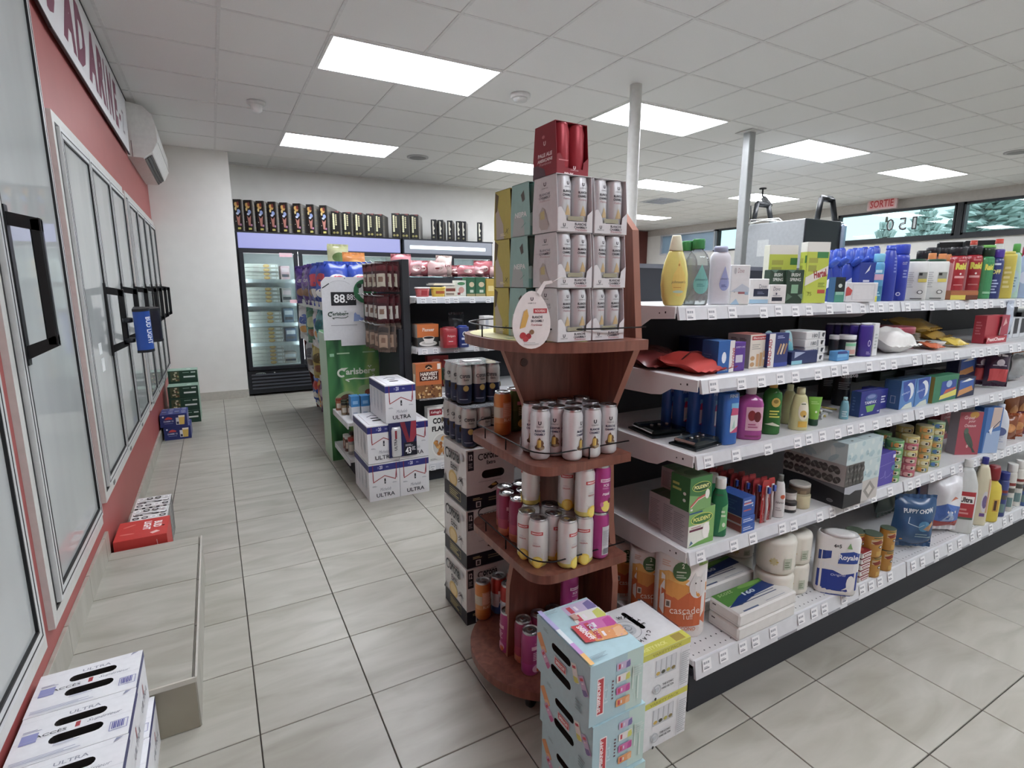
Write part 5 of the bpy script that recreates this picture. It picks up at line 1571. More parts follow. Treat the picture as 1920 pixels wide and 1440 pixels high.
rows_ = {0: 'second in the long side row', 1: 'at the front wire corner', 2: 'back row beside the one by the orange can', 3: 'behind the corner can in the middle row', 4: 'third in the back row', 5: 'middle of the whole group', 6: 'at the front edge with full lettering shown',
         7: 'back row next to the tall back board', 8: 'in the middle row near the back board', 9: 'beside the lettered can behind the wire post', 10: 'last before the white shelf end'}
mp_ = relax([list(can_at(920 + u / 7.385, 720 + v / 7.385, .80)) for (u, v), _ in mid], .0582)
for k, ((u, v), rz) in enumerate(mid):
    can(K_B, 'white can on middle wooden shelf, ' + rows_[k], mp_[k][0], mp_[k][1], .80, rz, GB)
x, y = can_at(920 + 165 / 7.385, 720 + 100 / 7.385, .80)
can(K_O, 'orange can standing alone at the aisle corner of the middle wooden shelf', x, y, .80, .2, None)
can(K_G, 'green can half hidden behind the orange one on the middle shelf', x + .062, y + .03, .80, .4, None)
low = [((160, 300), K_P, -.1, 'red and orange can, farthest along the low wooden shelf edge'), ((210, 380), K_P, .1, 'red and orange can, second along the low shelf edge'), ((320, 440), K_P, .25, 'red and orange can touching the white cans on the low shelf'),
       ((330, 270), K_P, .6, 'red can partly behind the slanted divider, far one'), ((360, 350), K_P, 1.2, 'red can partly behind the slanted divider, near one'),
       ((440, 535), K_I, -1.0, 'white and yellow can next to the red cans on the low shelf'), ((545, 630), K_I, -.75, 'white and yellow can at the low shelf corner'), ((650, 515), K_I, 1.5, 'white and yellow can in the back of the low shelf under the stacked ones'),
       ((745, 590), K_I, .1, 'white and yellow can in the middle of the low shelf group'), ((885, 665), K_I, .25, 'white and yellow can at the low shelf front with red band facing out'), ((1085, 650), K_I, -.6, 'white and yellow can under the stacked white can'), ((1290, 640), K_R, PI + .1, 'pink can with its grey text panel turned out, low shelf end')]
mp_ = relax([list(can_at(920 + u / 6, 860 + v / 6, .478)) for (u, v), *_ in low] + [[.80, 1.335], [.862, 1.265]], .0582)
for k, ((u, v), kd, rz, lb) in enumerate(low):
    can(kd, lb, mp_[k][0], mp_[k][1], .478, rz, 'cans on the low wooden shelf')
S0_, S1_ = mp_[-2], mp_[-1]
can(K_I, 'white and yellow can stacked on another under the middle shelf', mp_[10][0], mp_[10][1], .478 + CH_, .15, 'cans stacked two high')
can(K_R, 'pink rosé can stacked on the pink one below it', mp_[11][0], mp_[11][1], .478 + CH_, -.05, 'cans stacked two high')
can(K_I, 'white and yellow stacked can half behind the lettered stacked one', S1_[0], S1_[1], .478 + CH_, -.7, 'cans stacked two high')
can(K_I, 'white and yellow stacked can deepest under the middle shelf', S0_[0], S0_[1], .478 + CH_, .9, 'cans stacked two high')
can(K_I, 'white and yellow can holding up the deepest stacked can', S0_[0], S0_[1], .478, .9, 'cans on the low wooden shelf')
can(K_I, 'white and yellow can under the half hidden stacked can', S1_[0], S1_[1], .478, .2, 'cans on the low wooden shelf')
base = [((195, 155), K_O, .1, 'orange and white can at the far rim of the base disc'), ((360, 100), K_D, 0, 'red, white and blue can behind the orange one on the base'), ((460, 185), K_D, .3, 'red, white and blue can against the divider on the base'), ((520, 60), K_D, .8, 'red, white and blue can farthest back on the base'),
        ((465, 465), K_M, PI / 2 - .1, 'pink can with white text panel on the base disc'), ((620, 555), K_P, .1, 'dark red can behind the two pink ones on the base'), ((690, 665), K_M, .2, 'magenta can next to the pale blue case on the base'),
        ((655, 400), K_D, .4, 'red can in the second row of the base disc'), ((845, 350), K_D, .5, 'red can against the divider foot on the base'), ((770, 490), K_P, .9, 'dark can hidden behind the pale blue case corner'), ((930, 430), K_P, .2, 'dark can behind the pale blue case top'), ((1470, 430), K_P, .3, 'dark can seen above the white lidded case')]
mp_ = relax([list(can_at(870 + u / 5.54, 1060 + v / 5.54, .09)) for (u, v), *_ in base] + [[.92, 1.30]], .0582)
for k, ((u, v), kd, rz, lb) in enumerate(base):
    can(kd, lb, mp_[k][0], mp_[k][1], .09, rz, 'cans on the base disc')
S0_ = mp_[-1]
can(K_R, 'pink rosé can standing on a dark can under the low shelf', S0_[0], S0_[1], .09 + CH_, .1, None)
can(K_P, 'dark can carrying the pink rosé can on the base', S0_[0], S0_[1], .09, .3, 'cans on the base disc')

# ---------------------------------------------------------------- four-packs on top
def fourpack(label, x, y, z, col, cancol, frontfn, sidefn, w=.106, d=.118, h=.138, rz=0.0, group=None, cr=.0255, lidt=None, canpr=None):
    t = thing('four_pack', label, 'can pack', (x, y, z), rz, group)
    pm = paper(col)
    mb = MB()
    th = .0012
    a = .008      # the carton narrows upwards
    # wrap: front with a deep dip, sides tapering, top strap
    fr = [(0, 0), (w, 0), (w, h * .40), (w - .016, h * .30), (w - .018, h * .18), (.026, h * .18), (.022, h * .30), (.010, h * .42), (.004, h * .42), (0, h * .40)]
    mb.prism(fr, 'y', -.001, th - .001, pm)
    mb.prism(fr, 'y', d - th, d, pm)
    sd = [(0, 0), (d, 0), (d, h * .42), (d - a, h), (a, h), (0, h * .42)]
    mb.prism(sd, 'x', -.001, th - .001, pm)
    mb.prism(sd, 'x', w - th, w, pm)
    mb.box(0, 0, 0, w, d, th, pm)
    mb.build('carton', t)
    MB().box(-.001, a, h - .0015, w, d - a, h, paper(lidt or col)).build('carton_top', t)
    cm = mat(cancol, .35, .3, .02, 40)
    for i in range(2):
        for j in range(2):
            c = MB().lathe([(cr * .85, .003), (cr, .01), (cr, h - .022), (cr * .86, h - .008), (cr * .86, h - .003)], cm, 18)
            o = c.build('can', t, (w * (.26 + .48 * i), d * (.25 + .5 * j), 0))
            MB().lathe([(cr * .80, h - .004), (.002, h - .005)], lid_m, 16).build('lid', o)
            if j == 0 and canpr:
                qq = Pr(); canpr(qq, i); qq.build(f_cyl(cr), 'label_print', o, slice_u=.006)
    q = Pr(); frontfn(q, w, h)
    q.build(f_front(-.001), 'front_print', t)
    q = Pr(); sidefn(q, d, h)
    q.build(lambda u, v, o: (-.001 - o, d - u, v), 'side_print', t)
    return t
def bl_front(q, w, h):
    q.rect(w * .28, h * .195, w * .44, h * .075, 'a29f84')
    q.text('U', w * .18, h * .08, h * .06, '2c2e34', w=w * .07, bold=.04).text('UNIBROUE', w * .18, h * .05, h * .022, '55575e', w=w * .2)
    q.text('BLANCHE', w * .65, h * .115, h * .045, '3a3c48', w=w * .34, bold=.02).text('DE', w * .66, h * .1, h * .014, '3a3c48').text('CHAMBLY', w * .65, h * .06, h * .04, '3a3c48', w=w * .38, bold=.02).text('Framboise', w * .66, h * .018, h * .04, 'b0606a', w=w * .34, shear=.3)
def bl_side(q, d, h):
    q.text('U', d * .5, h * .82, h * .07, '2a2c33', w=d * .1, bold=.04).text('UNIBROUE', d * .5, h * .775, h * .02, '55575e', w=d * .24)
    q.text('BLANCHE', d * .5, h * .66, h * .045, '8a8c96', w=d * .42, bold=.02).text('CHAMBLY', d * .5, h * .6, h * .045, '8a8c96', w=d * .46, bold=.02).text('Framboise', d * .5, h * .55, h * .03, 'c4a0a4', w=d * .4, shear=.3)
    q.poly([(d * .3, h * .12), (d * .28, h * .34), (d * .42, h * .46), (d * .52, h * .42), (d * .56, h * .34), (d * .62, h * .22), (d * .7, h * .14), (d * .62, h * .05), (d * .38, h * .05)], 'bdb7b2').poly([(d * .34, h * .24), (d * .34, h * .37), (d * .5, h * .40), (d * .52, h * .24)], 'cabf80')
def bl_can(q, i):
    s = .0 if i else .004
    q.text('U', s, .112, .008, '2a2c36', w=.007, bold=.05).text('UNIBROUE', s, .106, .003, '4a4c56', w=.019).text('BLANCHE', s, .094, .006, '33353f', w=.026, bold=.03).text('CHAMBLY', s, .085, .006, '33353f', w=.028, bold=.03).text('Framboise', s, .077, .005, 'b06a74', w=.024, shear=.3)
    q.poly([(s - .008, .04), (s, .066), (s + .008, .05), (s + .01, .04)], 'c8ad7a')
def y_front(q, w, h): q.rect(0, 0, w, h * .18, 'b9ad42')
def y_side(q, d, h):
    q.poly([(d * .15, 0), (d * .6, 0), (d * .55, h * .3), (d * .35, h * .5), (d * .2, h * .7), (d * .1, h * .6)], 'bcb6a8').poly([(d * .08, h * .98), (d * .3, h * .9), (d * .2, h * .6), (d * .08, h * .55)], '6a5a2e').line([(d * .7, h * .12), (d * .86, h * .2)], .002, '6a6430').line([(d * .75, h * .2), (d * .82, h * .1)], .002, '6a6430').bars(d * .4, h * .06, d * .3, h * .06, 2, 'e6e0b4')
def t_side(q, d, h):
    q.poly([(d * .1, 0), (d * .75, 0), (d * .7, h * .3), (d * .4, h * .42), (d * .2, h * .4)], 'b4bfbd').text('NEIPA', d * .55, h * .36, h * .1, 'eef4f2', w=d * .6, bold=.03).poly([(d * .55, h * .78), (d * .7, h * .86), (d * .75, h * .68), (d * .64, h * .64)], '57564e').line([(d * .6, h * .16), (d * .8, h * .24)], .0016, '5a9a90')
def t_front(q, w, h): q.rect(0, 0, w, h * .17, '66a89f')
FP = 'cartons of four cans on the wooden display'
TN = ('bottom', 'middle', 'top')
for lv in range(3):
    z = 1.1418 + .1385 * lv
    fourpack('white four-pack by the yellow and teal packs, %s tier' % TN[lv], .768 - .003 * lv, 1.142, z, 'd9d9db', 'cfd1d4', bl_front, bl_side, group=FP, canpr=bl_can)
    fourpack('white four-pack at the back board end, %s tier' % TN[lv], .880 - .002 * lv, 1.142, z, 'd9d9db', 'cfd1d4', bl_front, bl_side, group=FP, canpr=bl_can)
    fourpack('teal four-pack behind the white ones, %s tier' % TN[lv], .752 + .003 * lv, 1.268, z, '97c5be', '4d8a80', t_front, t_side, w=.104, d=.105, group=FP)
    fourpack('yellow four-pack at the rear of the display top, %s tier' % TN[lv], .758 + .002 * lv, 1.378, z, 'c3b84a', '6e5b2c', y_front, y_side, w=.104, d=.105, group=FP)
for lv in range(3):
    fourpack('white four-pack hidden against the back board, %s tier' % TN[lv], .875, 1.268, 1.1418 + .1385 * lv, 'd9d9db', 'cfd1d4', bl_front, bl_side, group=FP)
def r_front(q, w, h):
    q.rect(w * .05, h * .30, w * .3, h * .02, 'd87a80').text('U', w * .55, h * .165, h * .06, 'f0d8d8', w=w * .08, bold=.05).text('UNIBROUE', w * .55, h * .14, h * .02, 'e8c0c2', w=w * .25).text('PINK', w * .38, h * .03, h * .07, 'f4e0e0', w=w * .3, bold=.05)
def r_side(q, d, h):
    q.poly([(0, 0), (d * .6, 0), (d * .5, h * .2), (d * .2, h * .3), (0, h * .3)], '5e4048').text('U', d * .5, h * .62, h * .08, 'e4c8c8', w=d * .1, bold=.05)
    q.text('PALE ALE', d * .52, h * .42, h * .07, 'f0dcdc', w=d * .6, bold=.04).text('AMERICAINE', d * .52, h * .33, h * .06, 'f0dcdc', w=d * .64, bold=.04).text('Framboise', d * .54, h * .27, h * .05, 'e0a8a8', w=d * .5, shear=.3).ell(d * .45, h * .78, d * .06, h * .03, 'c86a70')
fourpack('dark red four-pack standing alone on top of all', .795, 1.20, 1.1418 + .1385 * 3 + .001, '8e1f2c', 'a8303c', r_front, r_side, w=.10, d=.11, rz=.02, group=FP)
# oval neck tag
PT = t = thing('promo_tag', 'white oval promotional tag hanging at the display top edge', 'tag', (.655, 1.085, 1.205), -.2)
pts = [(.047 * math.cos(a) * (1 - .18 * math.sin(a)), .068 * math.sin(a)) for a in [2 * PI * k / 32 for k in range(32)]]
MB().prism(pts, 'y', -.0008, .0008, paper('e6e4e2')).prism([(.008, .06), (.03, .09), (.05, .092), (.052, .086), (.034, .082), (.018, .05)], 'y', -.0008, .0008, paper('e6e4e2')).build('tag_card', t)
q = Pr().text('U', 0, .045, .008, '2c2e34', w=.007, bold=.05).text('UNIBROUE', 0, .038, .003, '4a4c56', w=.02).rect(.004, .016, .034, .011, 'c23a44').text('NOUVEAU', .021, .0185, .006, 'f4e0e0', w=.026, bold=.02)
q.text('BLANCHE', .014, .004, .006, '4a4c58', w=.026, bold=.02).text('DE CHAMBLY', .014, -.005, .006, '4a4c58', w=.032, bold=.02).text('Framboise', .012, -.014, .006, 'b0505a', w=.028, shear=.3)
q.poly([(-.03, -.02), (-.02, .02), (-.012, .026), (-.008, .01), (-.016, -.016)], 'd8ac4a').ell(-.022, -.036, .008, .008, 'b8303a', 10).ell(-.008, -.038, .007, .007, 'a82a36', 10).ell(-.015, -.045, .007, .006, 'c23a44', 10).ell(.0, -.028, .006, .006, '8a6a4a', 8)
q.arc(0, 0, .0, 0, 1, .001, 'e6e4e2').bars(-.02, -.058, .04, .006, 2, 'b4b4b6')
q.build(f_front(-.0008), 'tag_print', t)
MB().tube([(.05, 0, .088), (.08, .02, .1), (.118, .08, .1)], .0012, paper('d8d4d0'), 5).build('string', t)

# ---------------------------------------------------------------- dark and white beer cases behind the display
w, d, h = .20, .215, .23
def cor_logo(q, x, y, s, c):
    q.arc(x + .09 * s, y + .12 * s, .085 * s, .8, 5.4, .03 * s, c).text('orona', x + .17 * s, y + .04 * s, .17 * s, c, w=.5 * s, al='L', bold=.03).line([(x + .03 * s, y + .2 * s), (x + .62 * s, y + .25 * s)], .012 * s, c).text('Extra', x + .42 * s, y - .13 * s, .12 * s, c, w=.3 * s, bold=.02)
def palm(q, x, y, s, c):
    q.line([(x, y), (x + .03 * s, y + .5 * s), (x, y + s)], .05 * s, c)
    for k in range(7):
        a = -.5 + k * .68
        q.line([(x, y + s), (x + .3 * s * math.cos(a), y + s + .3 * s * math.sin(a)), (x + .46 * s * math.cos(a), y + s + .34 * s * math.sin(a) - .1 * s)], .06 * s, c)
cf = Pr().rect(0, h * .0, w, h * .24, '22242f').poly([(0, h * .24), (w * .5, h * .24), (w, h * .33), (w, h * .22), (0, h * .22)], '22242f')
cf.rect(w * .03, h * .66, w * .12, h * .32, '2a2c33').text('12', w * .09, h * .83, h * .1, 'e6e6e6', w=w * .07, bold=.03).bars(w * .05, h * .7, w * .08, h * .09, 3, 'a8a8aa')
cor_logo(cf, w * .24, h * .80, w * .62, '24262c')
cf.bars(w * .24, h * .44, w * .5, h * .02, 1, 'b4b4b2').poly([(w * .42, h * .34), (w * .6, h * .42), (w * .66, h * .36), (w * .5, h * .3)], '3a3428').ell(w * .56, h * .375, w * .06, h * .02, 'd3ae4a', 9)
cf.bars(w * .12, h * .15, w * .2, h * .05, 2, 'c9c08a').bars(w * .44, h * .1, w * .3, h * .08, 2, '8f8868').rect(w * .18, h * .03, w * .1, h * .1, 'd4d4d4').rect(w * .2, h * .045, w * .06, h * .07, '4a4c52')
cl = Pr()
cl.rect(0, 0, d, h * .26, '22242f').frame(d * .25, h * .06, d * .5, h * .15, .002, 'b9ad72').bars(d * .28, h * .08, d * .42, h * .11, 3, 'b9ad72')
cl.ell(d * .42, h * .38, d * .19, h * .14, 'd9b865', 20).ell(d * .42, h * .38, d * .14, h * .1, 'e8cf8e', 16).rect(d * .1, h * .22, d * .6, h * .05, '22242f')
palm(cl, d * .78, h * .24, h * .2, '2a2c33'); cor_logo(cl, d * .12, h * .68, d * .95, '24262c')
cl.poly([(0, h * .26), (d * .12, h * .42), (d * .1, h * .26)], '5a5c60').rect(d * .8, h * .8, d * .12, h * .1, 'b9bbc0')
hole = [stad(w * .55, h * .56, .095, .016)]
COR = []
for k, lb in enumerate(('lowest of three on the floor', 'middle of the three', 'top of the three under the cans')):
    COR.append(holed_case('beer_case', 'white and navy beer case with palm print, ' + lb, 'beer case', (.748 + .003 * k, 1.70, .2335 * k), w, d, h, 'dcdcda', 'front', hole, front=cf, left=cl, group='palm print beer cases behind the display'))
cans_c = can_proto([(0, '232a44'), (.5, 'b9b7b0')], None)
def cor_can():
    q = Pr()
    for s in (-.035, .0, .05, .085):
        pass
    for s in (0, CR * PI / 1.5, -CR * PI / 1.5):
        q.arc(s - .012, .104, .0055, .8, 5.4, .002, '2a2c33').text('orona', s - .007, .0985, .0115, '2a2c33', w=.027, al='L', bold=.03).text('Extra', s + .006, .088, .007, '2a2c33', w=.017, bold=.02).ell(s + .004, .060, .010, .011, 'b99a4e', 14).rect(s - .02, .018, .03, .003, '8a90a8')
    return q
K_C = can_proto([(0, '222a46'), (.5, 'bcbab4')], cor_can())
def sixpack(label, x, y, z, nx, ny):
    t = thing('can_pack', label, 'can pack', (x, y, z), 0, 'shrink-wrapped navy and silver can packs')
    b, l, tb, p = K_C
    for i in range(nx):
        for j in range(ny):
            o = bpy.data.objects.new('can', b); COL.objects.link(o); o.parent = t
            o.location = (CR + i * CR * 2.02, CR + j * CR * 2.02, 0); o.rotation_euler.z = -.35 + .3 * math.sin(i * 2 + j * 3)
            for nm, me in (('lid', l), ('pull_tab', tb), ('label_print', p)):
                g = bpy.data.objects.new(nm, me); COL.objects.link(g); g.parent = o
    W, D = nx * CR * 2.02, ny * CR * 2.02
    wr = MB()
    wr.box(.004, .004, CH_ - .0005, W - .004, D - .004, CH_ + .001, glassy('shrink_film', 'eef2f4', 1.5, .35, 'c9cdd0', .08))
    wr.build('film_top', t)
    MB().box(W * .3, D * .4, CH_ + .001, W * .7, D * .6, CH_ + .004, paper('d8d8d6')).build('carry_strap', t)
sixpack('navy and silver can pack directly on the palm print case', .757, 1.712, .702, 3, 4)
sixpack('navy and silver can pack on top of the other pack', .742 + .02, 1.76, .702 + CH_ + .006, 3, 3)
for k in range(3):
    holed_case('beer_case', 'white beer case behind the palm print ones, %s' % ('lowest', 'middle', 'top')[k], 'beer case', (.965, 1.78, .2335 * k), .2, .2, .23, 'd4d4d2', 'front', [stad(.1, .14, .07, .014)], front=Pr().rect(0, 0, .2, .05, '22242f').bars(.02, .1, .12, .02, 2, '8a8a8c'), group='white cases beside the palm print cases')

# ---------------------------------------------------------------- pale blue and white cases at the front
w, d, h = .155, .222, .153
PB = 'a9ccd4'
def mini_can(q, x, y, s, c, c2, rot=0.0, txt=True):
    """a printed can lying on its side, s long"""
    ca, sa = math.cos(rot), math.sin(rot)
    def T(a, b): return (x + a * ca - b * sa, y + a * sa + b * ca)
    q.poly([T(0, -.2 * s), T(.06 * s, -.24 * s), (T(.94 * s, -.24 * s)), T(s, -.2 * s), T(s, .2 * s), T(.94 * s, .24 * s), T(.06 * s, .24 * s), T(0, .2 * s)], c)
    q.poly([T(.66 * s, -.24 * s), T(.94 * s, -.24 * s), T(s, -.1 * s), T(.94 * s, .2 * s), T(.7 * s, .12 * s)], c2)
    if txt:
        q.poly([T(.12 * s, -.15 * s), T(.26 * s, -.15 * s), T(.26 * s, .15 * s), T(.12 * s, .15 * s)], 'c9485a' if c != 'dad7dc' else 'b8a4cc')
        q.poly([T(.34 * s, -.1 * s), T(.42 * s, -.1 * s), T(.42 * s, .1 * s), T(.34 * s, .1 * s)], 'e8e2ea')
CC = [('c3b4d4', '7a70a8'), ('dfe0da', 'c9cf58'), ('cf6fae', 'c04a9a'), ('e09a5a', 'e8b684')]
stop = Pr()
for k, (c, c2) in enumerate(CC):
    mini_can(stop, w * .42, d * (.87 - .165 * k), w * .58, c, c2, -.06 * k)
rr = random.Random(9)
for k in range(26): stop.ell(w * rr.uniform(.45, 1), d * rr.uniform(.22, .42), .0025, .0018, rr.choice(['e0a060', 'c98ac0', 'e8c090']), 6)
stop.poly([(w * .24, d * .30), (w * .40, d * .27), (w * .42, d * .58), (w * .26, d * .60)], 'c9474a')
stop.text('SMIRNOFF', w * .33, d * .435, .016, 'f4eef0', w=d * .26, rot=-PI / 2 + .06, bold=.04).text('ICE', w * .50, d * .47, .014, 'c4dde4', w=d * .12, rot=-PI / 2, bold=.02)
stop.bars(w * .42, d * .62, w * .1, d * .2, 1, 'c9a294')
for a, b, c in ((.0, .18, 'eab66a'), (.18, .36, 'c494d0'), (.36, .62, 'd9e2e8'), (.62, 1, 'b4aede')): stop.rect(0, d * a, w * .075, d * (b - a), c)
stop.bars(w * .08, d * .04, w * .3, d * .06, 4, '8fa9b4').bars(w * .1, d * .88, w * .2, d * .06, 4, '8fa9b4')
sfront = Pr()
sfront.rect(0, 0, w, h, 'a6c9d2').rect(w * .68, 0, w * .32, h, 'b8d4cc')
sfront.rect(w * .13, h * .14, w * .13, h * .62, 'f0e8ea').rect(w * .145, h * .16, w * .1, h * .58, 'c23f46').text('SMIRNOFF', w * .195, h * .45, .010, 'f4e8ea', w=h * .52, rot=PI / 2, bold=.04)
sfront.text('ICE', w * .33, h * .45, .010, 'c4dde4', w=h * .3, rot=PI / 2, bold=.02).bars(w * .40, h * .3, w * .035, h * .35, 6, '6a4a54')
for k, (c, c2) in enumerate(CC): mini_can(sfront, w * .48, h * (.82 - .2 * k), w * .26, c, c2)
for k in range(2): sfront.rect(w * (.78 + .1 * k), h * (.35 - .2 * k), w * .02, h * .4, 'd4e2da').bars(w * .8, h * .55, w * .16, h * .2, 5, 'c8dad4')
sleft = Pr()
mini_can(sleft, d * .04, h * .7, d * .22, 'e09a5a', 'e8b684', -.9, False); mini_can(sleft, d * .12, h * .45, d * .2, 'cfa0c4', 'c0609a', -.7)
mini_can(sleft, d * .72, h * .8, d * .2, 'dfe0da', 'c9cf58', -1.2); mini_can(sleft, d * .85, h * .72, d * .2, 'c3b4d4', '7a70a8', -1.0)
sleft.rect(d * .38, h * .46, d * .22, h * .14, 'e8c8cc').rect(d * .39, h * .475, d * .2, h * .11, 'c04a50').text('SMIRNOFF', d * .49, h * .495, h * .065, 'f4e8ea', w=d * .17, bold=.04)
sleft.bars(d * .78, h * .1, d * .12, h * .2, 4, '8aa6b0').bars(d * .16, h * .86, d * .1, h * .06, 2, '8aa6b0')
hl = [stad(d * .49, h * .72, .08, .010), stad(d * .49, h * .33, .085, .011)]
for k, (dx, dy, lb) in enumerate(((.012, -.012, 'lowest, its foot out of the picture'), (.010, -.004, 'middle of the three'), (0, 0, 'topmost with fruit cans on its lid'))):
    holed_case('drink_case', 'pale blue drink case with red lettering, ' + lb, 'drink case', (.655 + dx, .823 + dy, .1545 * k), w, d, h, PB, 'left', hl, front=sfront, left=sleft, top=stop if k == 2 else Pr().rect(0, 0, w, d, 'a9ced6'), group='pale blue drink cases')
w, d, h = .262, .205, .153
wf = Pr().rect(0, h * .88, w, h * .12, 'c9c63a')
X0 = .42 * w
wf.text('VARIETY PACK', w * .66, h * .905, h * .06, 'a09c2a', w=w * .42, bold=.02).rect(w * .50, h * .46, w * .3, h * .34, 'b9bcc0')
for k in range(4): wf.poly([(w * (.51 + .072 * k), h * .5), (w * (.565 + .072 * k), h * .5), (w * (.57 + .072 * k), h * .8), (w * (.515 + .072 * k), h * .8)], 'd2d4d8').ell(w * (.54 + .072 * k), h * .53, .008, .006, ('c9a84a', '4a4a3a', 'b8b04a', '8a7a4a')[k], 7)
wf.arc(w * .53, h * .22, .013, 0, 6.28, .003, 'b4b8bc', 18).ell(w * .53, h * .22, .007, .007, 'c4c8cc').text('THE ICONIC', w * .68, h * .26, h * .045, '3a3c40', w=w * .16, bold=.03).text('HARD SELTZER', w * .68, h * .19, h * .04, '3a3c40', w=w * .17, bold=.03).bars(w * .86, h * .08, w * .12, h * .72, 16, 'b7babe').rect(w * .835, h * .04, w * .003, h * .82, 'b0b3b8').ell(w * .5, h * .06, .004, .005, '2a2c30')
wt = Pr().rect(0, 0, w, d * .17, 'c9c63a').rect(w * .8, d * .02, w * .14, d * .13, 'a8923a').text('VARIETY PACK', w * .5, d * .05, d * .06, 'e4e28a', w=w * .4, bold=.02)
cx_, cy_ = w * .46, d * .52
wt.arc(cx_, cy_, .040, 0, 6.28, .0012, '55585c', 26).ell(cx_, cy_, .026, .026, 'c4c8cc', 22).arc(cx_, cy_, .018, .5, 5, .004, '9aa0a6').arc(cx_ + .004, cy_, .009, 2, 6, .003, '8a9096')
for k, ch in enumerate('WHITE CLAW'):
    a = PI * .52 - k * .335 - .3
    if ch != ' ': wt.text(ch, cx_ + .05 * math.cos(a), cy_ + .05 * math.sin(a) - .005, .012, '26282c', rot=a - PI / 2, bold=.04)
wt.bars(w * .06, d * .3, w * .1, d * .5, 3, 'b4b8bc')
for k in range(3): wt.rect(w * .1, d * (.66 + .09 * k), w * .2, d * .07, 'd4d6da').ell(w * .28, d * (.69 + .09 * k), .005, .006, ('8a3a4a', '3a3a34', 'b8a84a')[k], 7)
wt.rect(w * .965, d * .2, w * .012, d * .76, '3c3e42').ell(w * .94, d * .96, .005, .005, '303236')
wh = [stad(w * .27, d * .55, .1, .012), stad(w * .62, d * .60, .1, .012)]
wh = [[(cx_ + (x - cx_), y) for x, y in L] for L in wh]
def rot_hole(L, cx, cy, a):
    return [(cx + (x - cx) * math.cos(a) - (y - cy) * math.sin(a), cy + (x - cx) * math.sin(a) + (y - cy) * math.cos(a)) for x, y in L]
wh = [rot_hole(stad(w * .33, d * .62, .085, .013), w * .33, d * .62, PI / 2 + .25), rot_hole(stad(w * .64, d * .66, .09, .008), w * .64, d * .66, PI / 2 + .1)]
for k, lb in enumerate(('bottom one on the floor', 'upper one with black hand holes')):
    holed_case('drink_case', 'white and yellow seltzer case, ' + lb, 'drink case', (.843, .942, .1545 * k), w, d, h, 'dfe0e2', 'top', wh, front=wf, top=wt if k else None, group='white and yellow seltzer cases', inner='141414')
# ================================================================ near gondola: household goods
G1 = thing('household_gondola', 'long black and white gondola full of household goods, five levels', 'shelving', (0, 0, 0))
NX0, NSEC = 1.172, 3
SEC = 1.222
NX1 = NX0 + SEC * NSEC
YB = 1.55
for s in range(NSEC):
    MB().box(NX0 + s * SEC + .002, YB, .0, NX0 + (s + 1) * SEC - .002, YB + .03, 1.362, blackp).build('back_panel', G1)
    MB().box(NX0 + s * SEC - .012, YB - .012, .17, NX0 + s * SEC + .012, YB, 1.355, mat('2c2f36', .5)).build('upright', G1)
MB().box(NX0, YB - .002, 1.352, NX1, YB + .034, 1.368, mat('5d6068', .5)).build('top_rail', G1)
MB().box(NX0 - .01, .985, .004, NX1, 1.0, .125, blackp).box(NX0 - .01, 1.0, .004, NX0, YB + .5, .15, blackp).build('base_kick', G1)
MB().box(NX0, YB + .03, 0, NX1, YB + .05, .12, blackp).box(NX0, YB + .52, 0, NX1, YB + .54, .12, blackp).build('base_kick', G1)
Z5, Z4, Z3, Z2, Z1 = .175, .504, .805, 1.027, 1.228
for s in range(NSEC):
    a, b = NX0 + s * SEC + .001, NX0 + (s + 1) * SEC - .001
    e = s == 0
    o = shelf(G1, a, b, .985, YB, Z5, 20 + s, ends=False, rail_h=.06)
    if e:
        MB().prism([(.985, Z5 - .03), (.985, Z5 - .05), (1.0, .06), (YB, .06), (YB, Z5 - .03)], 'x', a - .001, a + .003, blackp).build('end_bracket', o)
    dd = MB()
    x = a + .02
    dot = mat('33363c', .6, 0, 0)
    while x < b - .01:
        dd.add([(x - .0028, 1.003, Z5 + .0006), (x, .9995, Z5 + .0006), (x + .0028, 1.003, Z5 + .0006), (x, 1.0065, Z5 + .0006)], [(0, 1, 2, 3)], dot)
        dd.add([(x - .0032, 1.04, Z5 + .0006), (x, 1.036, Z5 + .0006), (x + .0032, 1.04, Z5 + .0006), (x, 1.044, Z5 + .0006)], [(0, 1, 2, 3)], dot)
        x += .024
    o2 = dd.build('hole_pattern_dot', o); o2['kind'] = 'stuff'
    for z, yf, sd in ((Z4, 1.037, 30), (Z3, 1.033, 40), (Z2, 1.034, 50), (Z1, 1.134, 60)):
        shelf(G1, a, b, yf, YB, z, sd + s, ends=e)
for z in (.2, .5, .8, 1.05):
    MB().box(NX0, YB + .05, z - .02, NX1, YB + .5, z, shelf_m).build('shelf', G1)
# ---------------------------------------------------------------- top level
def shampoo_l(q, w, h):
    q.ell(w * .12, h * .33, w * .26, h * .2, 'e4c85a', 18).poly([(w * .12 - w * .16, h * .45), (w * .12, h * .66), (w * .12 + w * .16, h * .45)], 'e4c85a')
    q.text("johnson's", w * .1, h * .31, h * .05, '5a5a4a', w=w * .52, shear=.1).bars(w * -.08, h * .25, w * .3, h * .02, 1, 'c9963a').ell(w * .1, h * .2, w * .2, h * .02, 'b4d0b8', 12).ell(w * .1, h * .58, w * .03, h * .02, 'b8862e', 8)
pbot('shampoo_bottle', 'tall yellow baby shampoo bottle with cream cap on top shelf', 'bottle', Z1, (1268, 571), 50, 440, 'shampoo', mat('ddd36a', .2, 0, .03, 30, 0, .5), 'd9d8b8', .55, shampoo_l)
clr = glassy('clear_oil', 'eaf0f0', 1.35, .25, 'd4dadc', .04)
